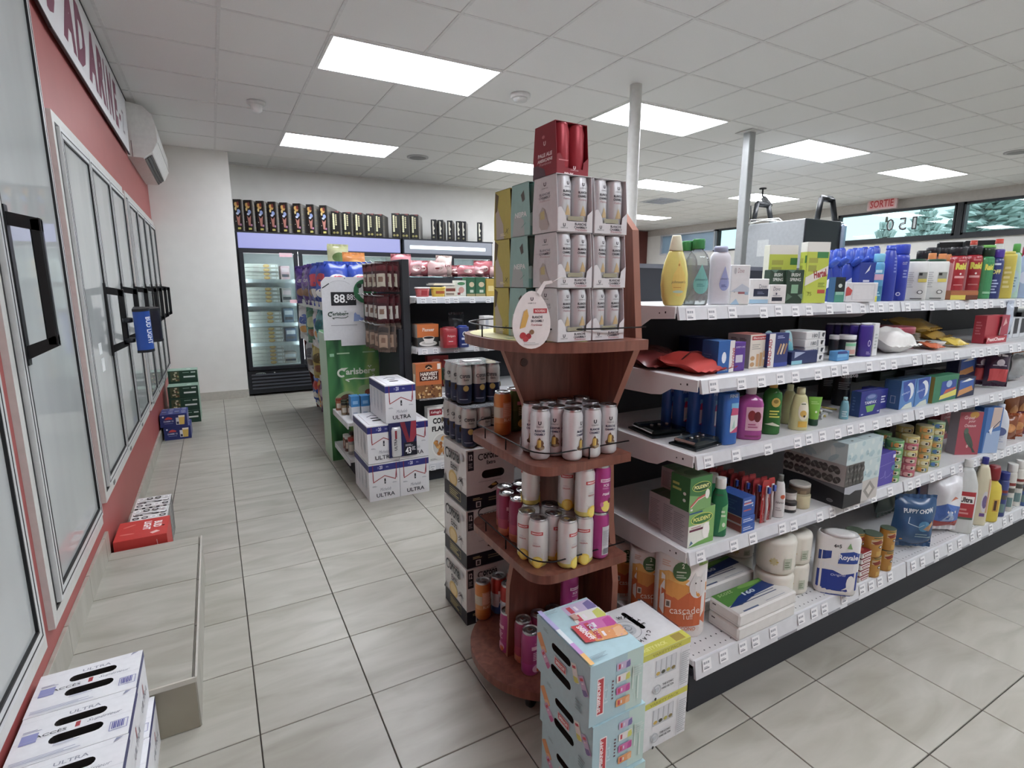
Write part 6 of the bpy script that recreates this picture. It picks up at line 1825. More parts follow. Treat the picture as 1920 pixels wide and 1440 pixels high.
def oil_l(q, w, h):
    q.ell(w * .12, h * .32, w * .32, h * .15, '6fb9b4', 18).poly([(w * .12 - w * .27, h * .40), (w * .12, h * .62), (w * .12 + w * .27, h * .40)], '6fb9b4')
    q.text("johnson's", w * .12, h * .36, h * .05, '2c4a58', w=w * .5, shear=.1).bars(w * -.06, h * .28, w * .36, h * .05, 2, '4a8f90')
pbot('baby_oil_bottle', 'clear baby oil bottle with green cap and teal drop label', 'bottle', Z1, (1310, 571), 44, 447, 'oil', clr, mat('2f8a4a', .25), .62, oil_l)
pbot('baby_oil_bottle', 'clear bottle with green cap behind the teal labelled one', 'bottle', Z1, (1289, 566), 40, 451, 'oil', clr, mat('2f8a4a', .25), .62, None, dy=.03)
def pow_l(q, w, h):
    q.ell(w * .2, h * .36, w * .24, h * .12, '97a4d8', 18).poly([(w * .2 - w * .21, h * .42), (w * .2, h * .66), (w * .2 + w * .21, h * .42)], 'a0acdc').text("johnson's", w * .2, h * .42, h * .045, '3a4270', w=w * .42).bars(w * .06, h * .3, w * .28, h * .05, 2, '5a66a0')
pbot('powder_bottle', 'white powder bottle with lilac drop label', 'bottle', Z1, (1350, 571), 37, 461, 'powder', 'd6d9e2', 'a9b4d2', .5, pow_l)
def soap1(q, w, h): q.ell(w * .2, h * .78, w * .07, h * .12, 'b8bcc0').text('Dove', w * .5, h * .7, h * .18, 'a88a90', w=w * .34, shear=.2).poly([(0, 0), (w, 0), (w, h * .15), (w * .6, h * .3), (w * .3, h * .14)], 'bcc8d4')
def soap2(q, w, h): q.ell(w * .2, h * .76, w * .08, h * .14, '8a9294').rect(w * .4, h * .55, w * .35, h * .26, 'a86a70').rect(w * .75, h * .5, w * .2, h * .36, '9fbcd4').poly([(0, 0), (w * .5, 0), (w * .3, h * .3)], 'a8cce4')
pbox('soap_box', 'white soap box with red label under another one', 'soap box', Z1, (1368, 571), 1403, 535, .055, 'dedfdc', soap2)
p_ = Pz(1368, 571, Z1)
pbox('soap_box', 'white soap box with pale print stacked on the lower one', 'soap box', Z1 + .0395, (1370, 535.5), 1405, 497, .055, 'dcdedf', soap1)
def dove1(q, w, h): q.text('Dove', w * .68, h * .62, h * .16, '6a7280', w=w * .4).rect(w * .2, h * .3, w * .78, h * .3, '2a3048').rect(0, h * .02, w, h * .16, '9cc4dc').bars(w * .4, h * .38, w * .4, h * .12, 2, '6a7290')
pbox('soap_box', 'white soap box with navy window and blue foot', 'soap box', Z1, (1404, 570), 1439, 523, .06, 'e0e1e0', dove1, dy=.012)
def dove2(q, w, h): q.text('Dove', w * .42, h * .68, h * .2, '50586a', w=w * .42, shear=.2).ell(w * .42, h * .52, w * .05, h * .06, '4a5268', 8).rect(w * .16, h * .14, w * .62, h * .2, '2c3040').bars(w * .2, h * .4, w * .5, h * .05, 1, '8a90a0')
pbox('soap_box', 'small white soap box with dark strip, front row', 'soap box', Z1, (1441, 570), 1472, 534, .05, 'e2e1df', dove2)
def spring(q, w, h): q.text('IRISH', w * .5, h * .8, h * .1, 'd8e2da', w=w * .5, bold=.02).text('SPRING', w * .5, h * .66, h * .1, 'd8e2da', w=w * .62, bold=.02).rect(w * .3, h * .3, w * .4, h * .26, '7fae8a').poly([(0, h), (w * .3, h * .9), (w * .5, h), ], '5a7a6a').poly([(w, h * .1), (w * .7, h * .25), (w, h * .3)], '6a8a72').poly([(0, h * .05), (w * .4, h * .2), (w * .1, h * .3)], '56745f')
pbox('soap_box', 'tall dark green soap box, front one of two', 'soap box', Z1, (1471, 569), 1503, 506, .06, '2c4434', spring)
pbox('soap_box', 'dark green soap box peeking over the small white one', 'soap box', Z1, (1440, 564), 1470, 506, .05, '2c4434', spring, dy=.03)
def wipe(full):
    def fn(q, w, h):
        q.rect(0, 0, w, h * .84, 'bfd030').rect(0, h * .84, w, h * .16, 'e4e6df')
        q.rect(w * .1, h * .66, w * .4, h * .08, 'a9ae38').rect(w * .1, h * .52, w * .36, h * .1, '9fa838')
        if full:
            q.rect(w * .45, h * .74, w * .5, h * .1, '3a8a4a').poly([(0, h * .28), (w, h * .48), (w, h * .62), (0, h * .42)], 'e2e0d4').text('Hertel', w * .68, h * .42, h * .13, 'a8303a', w=w * .56, rot=.18, bold=.04).rect(w * .6, h * .16, w * .34, h * .06, 'c0503a').bars(w * .6, h * .26, w * .34, h * .08, 3, '8aa02a').text('75', w * .25, h * .12, h * .06, '8a9a2a')
        else:
            q.rect(w * .75, h * .66, w * .25, h * .12, '3a7a3a')
    return fn
pbox('wipes_tub', 'lime green wipes container with slanted white label', 'wipes', Z1, (1505, 567), 1546, 453, .09, 'd4d8c4', wipe(True), left=wipe(False), flap=False)
pbox('wipes_tub', 'lime green wipes container half behind the labelled one', 'wipes', Z1, (1436, 560), 1488, 459, .09, 'd4d8c4', wipe(False), dy=.075, flap=False)
pbox('air_freshener_box', 'navy and green box with dark picture window', 'box', Z1, (1563, 567), 1581, 520, .11, '25506c', lambda q, w, h: q.rect(0, 0, w, h, '1f2a2e').rect(0, 0, w, h * .42, '3f8f7a').rect(w * .1, h * .3, w * .8, h * .12, '8fc4b0').ell(w * .5, h * .66, w * .2, h * .08, 'c8d4cc'), left=lambda q, w, h: q.rect(0, 0, w, h, '27547a'))
pbox('refill_tray', 'open white cardboard tray with red corner mark', 'tray', Z1, (1584, 566), 1643, 530, .12, 'd9dadc', lambda q, w, h: q.poly([(0, h * .3), (w * .16, h * .35), (w * .2, h * .6), (w * .05, h * .8), (0, h * .7)], 'c84a48').rect(w * .94, 0, w * .06, h * .3, 'd8d83a').frame(w * .2, h * .1, w * .7, h * .8, .002, 'c4c6ca'), flap=False)
for k, (x, yt) in enumerate(((1549, 470), (1567, 466), (1591, 466), (1609, 464), (1630, 462))):
    t = pbot('cleaner_bottle', 'blue bent-neck cleaner bottle, %s from the wipes container' % ORD[k], 'bottle', Z1, (x, 553), 24, yt, 'duck', '2b46a8', '3a5cc4', .6, lambda q, w, h: q.poly([(-w * .2, h * .2), (w * .3, h * .3), (w * .2, h * .45), (-w * .25, h * .36)], 'dfe4ec').poly([(-w * .2, h * .1), (w * .1, h * .12), (w * .0, h * .18)], '8fc46a'), dy=.08, group='blue bent-neck bottles')
    MB().lathe([(.012, 0), (.013, .03), (.009, .045)], plast('3458c0'), 12).build('bent_nozzle', t, (.012, -.012, (t.children[0].dimensions.z) * .98)).rotation_euler = (.9, .5, 0)
    pbot('cleaner_bottle', 'blue bottle in the row behind the bent-neck ones, %s in line' % ORD[k], 'bottle', Z1, (x + 9, 549), 24, yt - 2, 'duck', '2440a0', '2c48b4', .6, None, dy=.16, group='blue bottles in the rear row')
pbox('cleaner_pack', 'navy double pack with white marks under the blue necks', 'pack', Z1, (1606, 560), 1645, 492, .04, '243a92', lambda q, w, h: q.poly([(w * .25, h * .7), (w * .45, h * .8), (w * .5, h * .95)], 'd8dce8').rect(w * .2, h * .5, w * .3, h * .05, 'c4cae0').poly([(w * .7, h * .7), (w * .9, h * .85), (w * .85, h * .95)], 'd8dce8').rect(w * .3, h * .05, w * .2, h * .3, 'b8bca8'), dy=.045, flap=False)
def febr(q, w, h): q.rect(-w * .4, h * .45, w * .8, h * .12, 'c8a0b4').rect(-w * .4, h * .02, w * .8, h * .3, '2c7a9a').rect(-w * .3, h * .6, w * .5, h * .06, 'b8dcea').bars(-w * .3, h * .1, w * .6, h * .12, 2, '8ac4d0')
pbot('spray_can', 'light blue slim spray can before the tall blue ones', 'spray can', Z1, (1648, 564), 20, 475, 'spray', '4a9ac8', '6ab8d8', 1, febr)
def bluesp(q, w, h): q.text('OUST', w * .1, h * .64, h * .05, 'c8d0f0', w=w * .3).bars(w * .05, h * .4, w * .3, h * .16, 3, '8a98d8').ell(w * -.1, h * .12, w * .14, h * .035, 'dfe4f4', 10).ell(w * -.1, h * .12, w * .08, h * .02, '3a4ab0', 10)
pbot('cleaner_bottle', 'tall blue cleaner bottle with tilted cap beside the spray cans', 'bottle', Z1, (1668, 563), 26, 459, 'slim', '2a40ac', '3350c0', .8, lambda q, w, h: q.bars(w * .2, h * .5, w * .2, h * .3, 5, '7a88d0'))
pbot('spray_can', 'tall royal blue spray can with white oval mark', 'spray can', Z1, (1692, 563), 27, 457, 'spray', '2a3fb0', '2c46bc', 1, bluesp)
def offl(q, w, h): q.bars(-w * .42, h * .3, w * .25, h * .4, 8, 'b0b4b4').rect(w * .0, h * .48, w * .38, h * .2, '8a8f86').rect(w * .0, h * .44, w * .38, h * .08, 'cfc04a').rect(w * .02, h * .6, w * .14, h * .06, '2a2c2a').ell(w * .14, h * .2, w * .13, h * .05, '54585a', 10).ell(w * .14, h * .2, w * .09, h * .035, 'd6d8d6', 10).rect(-w * .25, h * .03, w * .5, h * .02, '3a3c3c')
for k, (x, cl_) in enumerate(((1725, '1f4a34'), (1762, '1f4a34'))):
    pbot('insect_spray', 'white insect spray with dark green shoulder, %s' % ('beside the blue can' if not k else 'beside the red cans'), 'spray can', Z1, (x, 563 - k * 1), 37, 485 + k * 0, 'block', 'd4d8d4', cl_, .9, offl)
for k, x in enumerate((1745, 1764, 1780)):
    pbot('insect_spray', 'spray with orange cap behind the white insect sprays, %s of three' % ORD[k], 'spray can', Z1, (x, 552), 14, 474 + k * 1, 'spray', 'd8d4c8', 'd98a4a', 1, None, dy=.09, group='orange capped sprays')
def raid(q, w, h):
    q.poly([(-w * .46, h * .02), (-w * .3, h * .02), (-w * .28, h * .8), (-w * .46, h * .8)], 'd89a9c').poly([(-w * .46, 0), (w * .46, 0), (w * .46, h * .06), (0, h * .14), (-w * .46, h * .08)], 'dcc8c4')
    q.text('Raid', w * .1, h * .56, h * .13, 'd8d43a', w=w * .62, bold=.07).rect(-w * .1, h * .72, w * .4, h * .02, 'e08a8a').rect(-w * .2, h * .4, w * .55, h * .04, 'dca0a0').ell(w * .1, h * .48, w * .06, h * .02, 'e8e0dc', 8).rect(-w * .2, h * .26, w * .5, h * .02, 'c87a7a')
pbot('insect_spray', 'red insect spray can with black cap and yellow lettering, first', 'spray can', Z1, (1800, 553), 28, 461, 'spray', 'a82430', '1c1e24', 1, raid, dy=.05)
pbot('insect_spray', 'red insect spray can with black cap beside the green one', 'spray can', Z1, (1829, 553), 31, 459, 'spray', 'a82430', '1c1e24', 1, raid, dy=.05)
for k, x in enumerate((1733, 1750, 1770, 1786)):
    pbot('insect_spray', 'black capped can in the back row, %s from the blue cans' % ORD[k], 'spray can', Z1, (x, 550), 24, 463 + (k == 0) * 6, 'spray', '8a2a30', '1b1d22', 1, None, dy=.17, group='black capped cans at the back')
pbox('match_box', 'flat brown and orange box on yellow one below red sprays', 'box', Z1, (1781, 562), 1832, 545, .05, 'a0623a', lambda q, w, h: q.rect(0, 0, w * .55, h * .5, 'd8c83a').rect(w * .55, 0, w * .45, h * .5, '6a3a28').rect(0, h * .5, w, h * .4, 'b06a3a'), flap=False)
def graid(q, w, h): q.rect(-w * .1, 0, w * .6, h * .8, '2f8a52').text('Raid', w * .1, h * .56, h * .12, 'd8d43a', w=w * .5, bold=.06).rect(-w * .1, h * .1, w * .5, h * .04, '8ac49a')
pbot('insect_spray', 'green insect spray with dark cap next to the red cans', 'spray can', Z1, (1851, 561), 26, 463, 'spray', '3a9a5c', '14301f', 1, graid, dy=.02)
def navys(q, w, h): q.text('OFF', 0, h * .5, h * .09, 'd8d070', w=w * .5, bold=.04).bars(-w * .3, h * .1, w * .5, h * .3, 5, 'a4b4d8').rect(-w * .2, h * .68, w * .4, h * .04, 'c8d0e4')
pbot('spray_can', 'navy spray can with purple cap', 'spray can', Z1, (1869, 560), 27, 466, 'spray', '2c3a78', '4a2f9a', 1, navys)
pbot('cleaner_bottle', 'slim yellow bottle between navy can and green trigger spray', 'bottle', Z1, (1889, 559), 22, 470, 'block', 'd2c23a', 'd8cc54', .8, lambda q, w, h: q.bars(-w * .3, h * .2, w * .5, h * .5, 5, 'e8dc8a'))
def trigger(label, px, py, wpx, yt, body, head, lab, dy=0.0):
    t = pbot('trigger_spray', label, 'spray bottle', Z1, (px, py), wpx, yt, 'lotion', body, head, .6, lab, dy=dy)
    d = max(c.dimensions.z + c.location.z for c in t.children)
    R_ = t.children[0].dimensions.x / 2
    m = plast(head)
    MB().prism([(-R_ * .9, d * .90), (R_ * .5, d * .88), (R_ * .7, d * .97), (R_ * .4, d), (-R_ * .9, d)], 'y', -R_ * .25, R_ * .25, m).build('trigger_head', t)
    MB().prism([(-R_ * .5, d * .88), (-R_ * .3, d * .88), (-R_ * .6, d * .76), (-R_ * .75, d * .78)], 'y', -R_ * .12, R_ * .12, m).build('trigger', t)
    return t
trigger('green trigger spray with pale green bottle', 1899, 560, 24, 455, 'a8cfc0', '4fae4a', lambda q, w, h: q.ell(0, h * .3, w * .36, h * .22, 'a9c8d8', 16).bars(-w * .2, h * .2, w * .4, h * .2, 4, '6a8aa4'))
trigger('pink-headed trigger spray with pale blue bottle', 1921, 560, 30, 460, 'a4bcdc', 'b0305a', lambda q, w, h: q.ell(0, h * .4, w * .3, h * .12, 'd4dcf0', 14).ell(-w * .3, h * .2, w * .1, h * .2, 'a85a4a', 9))
pbot('cleaner_bottle', 'bottle with orange-red cap in the back row by the windows', 'bottle', Z1, (1820, 545), 18, 449, 'slim', 'd0c8c4', 'd04a38', .8, None, dy=.24)
pbot('cleaner_bottle', 'bottle with big red cap behind the navy spray', 'bottle', Z1, (1868, 545), 20, 446, 'slim', 'cfd4cc', 'd2402e', .8, None, dy=.22)
pbot('cleaner_bottle', 'bottle with flat light green cap behind the green insect spray', 'bottle', Z1, (1850, 548), 30, 458, 'block', 'c8d4b0', '7ac85a', .7, None, dy=.13)
# ---------------------------------------------------------------- second level
bag('zip_pouch', 'red fabric zip pouch lying flat at the shelf end', 'pouch', (1.305, 1.07, Z2 + .014), .19, .15, .05, 'b8342c', lambda q, w, h: q.line([(-w * .4, h * .5), (0, h * .62), (w * .35, h * .5)], .005, '4a2a28'), rx=-1.42, rz=.15, seed=31, rough=.6)
bag('zip_pouch', 'clear and dark red pouch behind the red one', 'pouch', (1.25, 1.20, Z2 + .012), .18, .18, .06, '6e2b2b', None, rx=-1.42, rz=-.1, seed=32)
def ba_blue(q, w, h):
    q.rect(0, 0, w * .7, h, '1d5ea8').rect(w * .7, 0, w * .3, h, 'd9d8d6').ell(w * .36, h * .48, w * .14, h * .18, 'd8e4ee', 12).text('flexible', w * .35, h * .06, h * .1, 'd0e0f0', w=w * .55).text('BAND-AID', w * .86, h * .45, w * .17, 'a83040', w=h * .62, rot=-PI / 2, bold=.02)
pbox('bandage_box', 'blue and white bandage box with red vertical lettering', 'box', Z2, (1344, 701), 1374, 641, .06, '1f5ea0', ba_blue, left=lambda q, w, h: q.rect(0, 0, w, h, '1d5290').bars(w * .1, h * .3, w * .5, h * .3, 4, '3a72b0'))
pbox('bandage_box', 'dark blue box behind the blue bandage box, nearer one', 'box', Z2, (1318, 690), 1345, 636, .07, '1c2f66', None, dy=.115)
pbox('bandage_box', 'dark blue box behind the bandage boxes, deepest one', 'box', Z2, (1290, 682), 1318, 632, .07, '1a2c60', None, dy=.22)
pbox('bandage_box', 'purple box between the blue and beige bandage boxes', 'box', Z2, (1375, 697), 1395, 643, .03, '5a3390', lambda q, w, h: q.text('EXPERT-CARE', w * .5, h * .8, h * .06, 'd8cce8', w=w * .8).rect(w * .1, h * .3, w * .65, h * .26, 'c4c0d0'))
def elasto(q, w, h):
    q.rect(0, 0, w, h, 'd6cfc2').rect(w * .08, h * .84, w * .84, h * .12, 'b4383c').text('Elastoplast', w * .5, h * .865, h * .06, 'f0e4e0', w=w * .7, bold=.02).bars(w * .1, h * .55, w * .5, h * .18, 3, 'a8a49c')
    q.ell(w * .16, h * .3, w * .12, h * .07, 'b48a5a', 12).ell(w * .16, h * .12, w * .12, h * .07, 'b48a5a', 12)
    for k in range(3): q.poly([(w * (.36 + .18 * k), h * .05), (w * (.5 + .18 * k), h * .05), (w * (.5 + .18 * k), h * (.42 + .04 * k)), (w * (.36 + .18 * k), h * (.42 + .04 * k))], ('c49a6a', 'b8905e', 'cda877')[k])
    q.ell(w * .78, h * .28, w * .07, h * .04, 'e8e4dc', 10)
pbox('bandage_box', 'beige plaster box with salmon flap and red label', 'box', Z2, (1403, 692), 1437, 629, .085, 'cfc8bc', elasto, left=lambda q, w, h: q.rect(0, 0, w, h, 'a7a6a4').bars(w * .15, h * .5, w * .3, h * .4, 10, '4a4a4c').bars(w * .55, h * .5, w * .3, h * .4, 10, '54545a').rect(w * .1, h * .1, w * .6, h * .3, 'c4c2be'), top=lambda q, w, h: q.rect(0, 0, w, h, 'd08074').rect(w * .35, h * .3, w * .3, h * .12, '4a2a28'))
def ba_navy(q, w, h):
    q.rect(0, 0, w, h, '23306e').rect(0, 0, w * .3, h, 'dcdad8').text('BAND-AID', w * .15, h * .45, w * .17, 'a83040', w=h * .78, rot=PI / 2, bold=.02).bars(w * .4, h * .84, w * .4, h * .1, 2, 'a4acd8')
    for k in range(3): q.poly([(w * (.42 + .16 * k), h * .38), (w * (.5 + .16 * k), h * .36), (w * (.66 + .14 * k), h * .66), (w * (.58 + .14 * k), h * .7)], ('b08a64', 'd8c4a0', 'a07a58')[k])
    q.rect(w * .3, 0, w * .7, h * .12, '2c429a')
pbox('bandage_box', 'navy bandage box with white strip and red lettering', 'box', Z2, (1438, 690), 1474, 627, .03, '23306e', ba_navy)
pbox('display_tray', 'navy open tray holding blue toothbrush covers', 'tray', Z2, (1483, 685), 1531, 661, .10, '1e2c5c', lambda q, w, h: q.rect(0, 0, w * .4, h * .3, '7ab8c8').poly([(w * .1, h * .5), (w * .5, h * .9), (w * .1, h)], '9aa4c0'), flap=False)
for k, (x, y, rz, lb) in enumerate(((1486, 668, -.12, 'leaning light blue blister card, front one in the navy tray'), (1470, 664, -.3, 'light blue blister card leaning behind the front one'))):
    p = Pz(x + 6, 684, Z2); t = thing('blister_card', lb, 'blister card', (p.x + .02, p.y + .035 + .03 * k, Z2 + .012), -.1)
    t.rotation_euler = (-.12, rz, 0)
    pts = [(-.022, 0), (.022, 0), (.022, .08)] + [(.022 * math.cos(a), .08 + .02 * math.sin(a)) for a in [PI * j / 8 for j in range(1, 8)]] + [(-.022, .08)]
    MB().prism(pts, 'y', 0, .002, plast('9cc8d0')).build('card', t)
    MB().lathe([(.006, 0), (.013, .02), (.012, .05), (.004, .06)], plast('5ab0c0'), 12, 1, .6).build('blister', t, (0, -.002, .005))
    Pr().rect(-.008, .086, .016, .005, '2a3a48').ell(.004, .06, .01, .012, 'c8a8a8', 10).ell(-.008, .05, .008, .008, 'd8e8ec', 10).build(f_front(0), 'card_print', t)
def b180(q, w, h): q.text('180', w * .42, h * .22, h * .5, '5a6068', w=w * .26, bold=.02).rect(w * .58, h * .08, w * .1, h * .84, '9a9ea2').poly([(w * .78, h * .4), (w * .86, h * .2), (w * .94, h * .8), (w * .8, h * .8)], '2a2e34')
for k in range(4):
    carton('filter_box', 'flat white box with grey numbers, %s of the stack of four' % ('lowest', 'second', 'third', 'topmost')[k], 'box', (Pz(1512, 682, Z2).x + .004 * (k % 2), Pz(1512, 682, Z2).y + .012, Z2 + .0265 * k), .115 - .006 * (k == 3), .1, .026, 'd6d8d8', front=(lambda q: (b180(q, .112, .026), q)[1])(Pr()), group='flat white numbered boxes', flap=False)
pbox('ointment_box', 'small sky blue box before the dark jars', 'box', Z2, (1569, 678), 1591, 660, .03, '4a92c8', lambda q, w, h: q.rect(0, h * .4, w * .8, h * .3, '6ab0dc').poly([(0, h), (w * .7, h), (w * .9, h * .7), (0, h * .75)], '2a3c80'), flap=False)
for k, (x, wp) in enumerate(((1572, 22), (1597, 30))):
    pbot('supplement_jar', 'dark jar with white lid, %s' % ('half behind the numbered boxes' if k == 0 else 'with green and pink label'), 'jar', Z2, (x, 670 - 2 * (1 - k)), wp, 630, 'jar', '22262e', 'e4e6e8', 1, (lambda q, w, h: q.rect(-w * .2, h * .08, w * .65, h * .6, 'c9cfc4').rect(-w * .2, h * .5, w * .65, h * .14, '7fc49a').rect(-w * .2, h * .14, w * .6, h * .2, 'c9988a')) if k else None)
for k, x in enumerate((1624, 1605, 1590, 1576, 1560)):
    pbot('deodorant_bottle', 'purple bottle with white cap, %s of the line from the white bag' % ORD[k], 'bottle', Z2, (x, 669 - 5 * k), 23 - k, 607, 'block', '3d2a8a' if k < 2 else '2c2368', 'cfd0d8', .7, (lambda q, w, h: q.ell(w * .25, h * .4, w * .1, h * .1, 'c4bce4', 12).ell(w * .25, h * .4, w * .06, h * .07, '3d2a8a', 12).bars(w * .1, h * .06, w * .3, h * .1, 2, 'a49ad0')) if k == 0 else None, group='purple bottles in a line')
pbox('paper_pack', 'narrow white pack standing between purple bottles and white bag', 'pack', Z2, (1634, 668), 1643, 607, .04, 'd3d6d6', lambda q, w, h: q.bars(w * .2, h * .2, w * .6, h * .5, 5, 'a9b4b0'), flap=False)
bag('cotton_bag', 'plump white cotton bag lying on the second shelf', 'bag', (Py(1695, 655, 1.08).x, 1.06, Z2 + .03), .19, .13, .085, 'dcdcd8', None, rx=-1.3, rz=0, seed=41, rough=.6)
t = thing('plate_stack', 'stack of foil plates topped by a red round tin', 'plates', (Py(1676, 620, 1.2).x, 1.2, Z2))
for k in range(5): MB().lathe([(.06, 0), (.085, .006), (.09, .007), (.06, .002)], mat('b9aa96', .35, .4), 24).build('plate', t, (.01, 0, .034 + .006 * k))
MB().lathe([(.07, .064), (.074, .066), (.074, .09), (.07, .094)], mat('a8485a', .3, .2), 24).build('round_tin', t)
MB().box(-.06, -.05, 0, .07, .05, .034, paper('8a3a40')).build('tin_base', t)
for k, (x, z) in enumerate(((Py(1740, 620, 1.3).x, .0), (Py(1720, 605, 1.3).x, .04))):
    bag('snack_bag', 'mustard yellow bag lying in the shade behind the plates, %s' % ('lower' if not k else 'upper'), 'bag', (x, 1.22, Z2 + z + .02), .26, .17, .045, 'b08c2a', None, rx=-1.35, rz=.2, seed=60 + k)
t = thing('paper_bowl', 'white bowl tilted among the packs', 'bowl', (Py(1745, 635, 1.12).x, 1.12, Z2))
MB().lathe([(.03, 0), (.05, .022), (.055, .03), (.048, .022), (.028, .003)], plast('d9d9d6'), 20).build('bowl', t)
Pr().ell(0, 0, .02, .016, 'b0584a').build(f_top(.004), 'print', t)
bag('snack_pack', 'small orange and black pack lying at the shelf front', 'pack', (Py(1758, 650, 1.07).x, 1.06, Z2 + .01), .085, .06, .02, 'c8643a', lambda q, w, h: [q.rect(-w * .1 + w * .13 * k, h * .2, w * .06, h * .6, '2a2220') for k in range(4)], rx=-1.3, seed=71)
bag('snack_pack', 'yellow pack lying at the shelf front by the red box', 'pack', (Py(1802, 645, 1.07).x, 1.06, Z2 + .012), .105, .07, .028, 'd8bc3a', lambda q, w, h: q.rect(-w * .2, h * .4, w * .4, h * .2, 'e8d88a'), rx=-1.3, seed=72)
def pest(q, w, h):
    q.rect(0, 0, w, h, 'b02a3a')
    for k in range(7): q.arc(w * .98, h * .30, h * (.16 + .082 * k), PI * .5, PI, h * .03, 'ecd4d2', 12)
    q.rect(w * .62, h * .28, w * .38, h * .72, 'a8324a').rect(0, 0, w, h * .26, 'b02a3a').text('PestChaser', w * .48, h * .08, h * .13, 'f0e0dc', w=w * .86, bold=.03).poly([(w * .7, h * .6), (w * .9, h * .7), (w * .8, h * .9)], 'd8a8a8')
pbox('pest_repeller_box', 'red box with white curved lines and lettering', 'box', Z2, (1843, 645), 1880, 593, .045, 'ac3040', pest, left=lambda q, w, h: q.bars(w * .2, h * .3, w * .5, h * .5, 5, 'c86a74'))
bag('clear_bag', 'clear plastic bag standing behind the red box', 'bag', (Py(1886, 620, 1.12).x, 1.12, Z2 + .01), .07, .16, .03, mat('b4bfd0', .15, 0, .15, 30, .4, .6), None, seed=75)
for k in range(3):
    pbox('sock_pack', '%s and white narrow pack beyond the red box, %s' % (('black', 'grey', 'pale')[k], ORD[k]), 'pack', Z2, (1884 + 13 * k, 640 - 2 * k), 1896 + 13 * k, 596, .06, 'c4c8cc', lambda q, w, h: q.rect(0, h * .2, w * .6, h * .75, '2a2c34'), dy=.05, flap=False)
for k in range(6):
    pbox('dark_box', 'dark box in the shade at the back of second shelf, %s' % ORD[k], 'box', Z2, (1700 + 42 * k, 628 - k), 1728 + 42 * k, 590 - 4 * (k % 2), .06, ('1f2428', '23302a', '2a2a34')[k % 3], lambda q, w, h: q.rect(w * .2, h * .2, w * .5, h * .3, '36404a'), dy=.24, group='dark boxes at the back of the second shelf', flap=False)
# ---------------------------------------------------------------- third level
def comb(label, x, y, w, d, rz):
    t = thing('blister_tray', label, 'blister pack', (x, y, Z3), rz)
    MB().box(0, 0, 0, w, d, .006, plast('1d2529')).build('tray', t)
    MB().box(.008, .008, .006, w - .008, d - .008, .022, glassy('blister', 'cfdadc', 1.5, .18, '55666a', .05), .006).build('clear_cover', t)
    for k in range(3): MB().lathe([(.005, 0), (.006, .004), (.001, .006)], steel(), 10).build('stud', t, (w * (.3 + .2 * k), d * .5, .022))
    Pr().rect(w * .72, .003, .006, .003, 'd8dcdc').build(f_front(0), 'print', t)
comb('dark clear-lidded comb pack lying at the shelf corner', 1.205, 1.055, .14, .1, .1)
comb('dark clear-lidded comb pack lying by the wooden display', 1.19, 1.22, .15, .14, -.15)
def fin(q, w, h):
    q.text('FINE', w * .02, h * .86, h * .06, 'c4dcf0', w=w * .5, bold=.01).rect(-w * .12, h * .66, w * .5, h * .1, '6ab0d8').poly([(-w * .12, h * .54), (w * .38, h * .54), (w * .38, h * .66), (-w * .05, h * .68)], 'c44a78').rect(-w * .12, h * .24, w * .5, h * .3, 'd4dadd').poly([(-w * .12, h * .22), (w * .38, h * .34), (w * .38, h * .22)], 'c44a78').poly([(0, h * .3), (w * .12, h * .46), (w * .2, h * .3)], '9ac4b8')
for k, (x, y, wp) in enumerate(((1367, 837, 36), (1338, 822, 33), (1310, 818, 33), (1281, 811, 31), (1258, 806, 28))):
    pbot('shampoo_bottle', 'blue shampoo bottle with pink label, %s' % ('at the shelf front', 'second from the front', 'third from the front', 'fourth, toward the back', 'deepest of the blue ones')[k], 'bottle', Z3, (x, y - 2), wp, 733 - 2 * k, 'block', '1c62b4', '1a58a4', .75, fin, rz=-.15, group='blue shampoo bottles')
pinkl = glassy('pink_liquid', 'e488d0', 1.4, .62, 'd060b8', .05)
def cran(q, w, h): q.rect(-w * .2, h * .18, w * .66, h * .44, 'd8a8bc').ell(w * .02, h * .46, w * .15, h * .1, '8a2a30', 12).ell(w * .24, h * .44, w * .14, h * .1, '6a2028', 12).bars(-w * .1, h * .22, w * .4, h * .1, 2, 'b05a80').rect(-w * .2, h * .06, w * .66, h * .03, '8a3a70')
pbot('hand_soap', 'magenta liquid soap bottle with cherry label and white cap', 'bottle', Z3, (1410, 826), 47, 727, 'soap', pinkl, 'd8dad8', .62, cran)
greenl = glassy('green_gel', '3f8a3a', 1.4, .8, '2f7a32', .05)
def aloe(q, w, h): q.ell(w * .1, h * .62, w * .24, h * .09, 'c9b04a', 12).ell(w * .1, h * .64, w * .14, h * .04, '8a7a2a', 9).bars(-w * .2, h * .32, w * .6, h * .16, 3, 'c8d84a').poly([(-w * .4, h * .2), (w * .4, h * .16), (w * .4, h * .18), (0, h * .24)], 'd8e4c8')
pbot('aloe_bottle', 'green gel bottle with yellow cap', 'bottle', Z3, (1451, 816), 33, 719, 'gel', greenl, 'c8a83a', .8, aloe)
pbot('bath_bottle', 'pale yellow bottle without label behind the labelled one', 'bottle', Z3, (1481, 803), 26, 724, 'lotion', 'b9ba86', 'c9caa0', .7, None, dy=.03)
def bath(q, w, h): q.ell(w * .14, h * .46, w * .28, h * .22, 'dfdcc8', 14).ell(w * .14, h * .4, w * .18, h * .08, 'd8b04a', 12).ell(w * .2, h * .34, w * .06, h * .03, '3a3028', 7).rect(-w * .1, h * .08, w * .5, h * .14, 'd8b23a').bars(0, h * .6, w * .26, h * .05, 1, '6a7a5a')
pbot('bath_bottle', 'pale yellow bottle with white and orange label', 'bottle', Z3, (1503, 808), 33, 730, 'lotion', 'cfd094', 'd0d0a4', .7, bath)
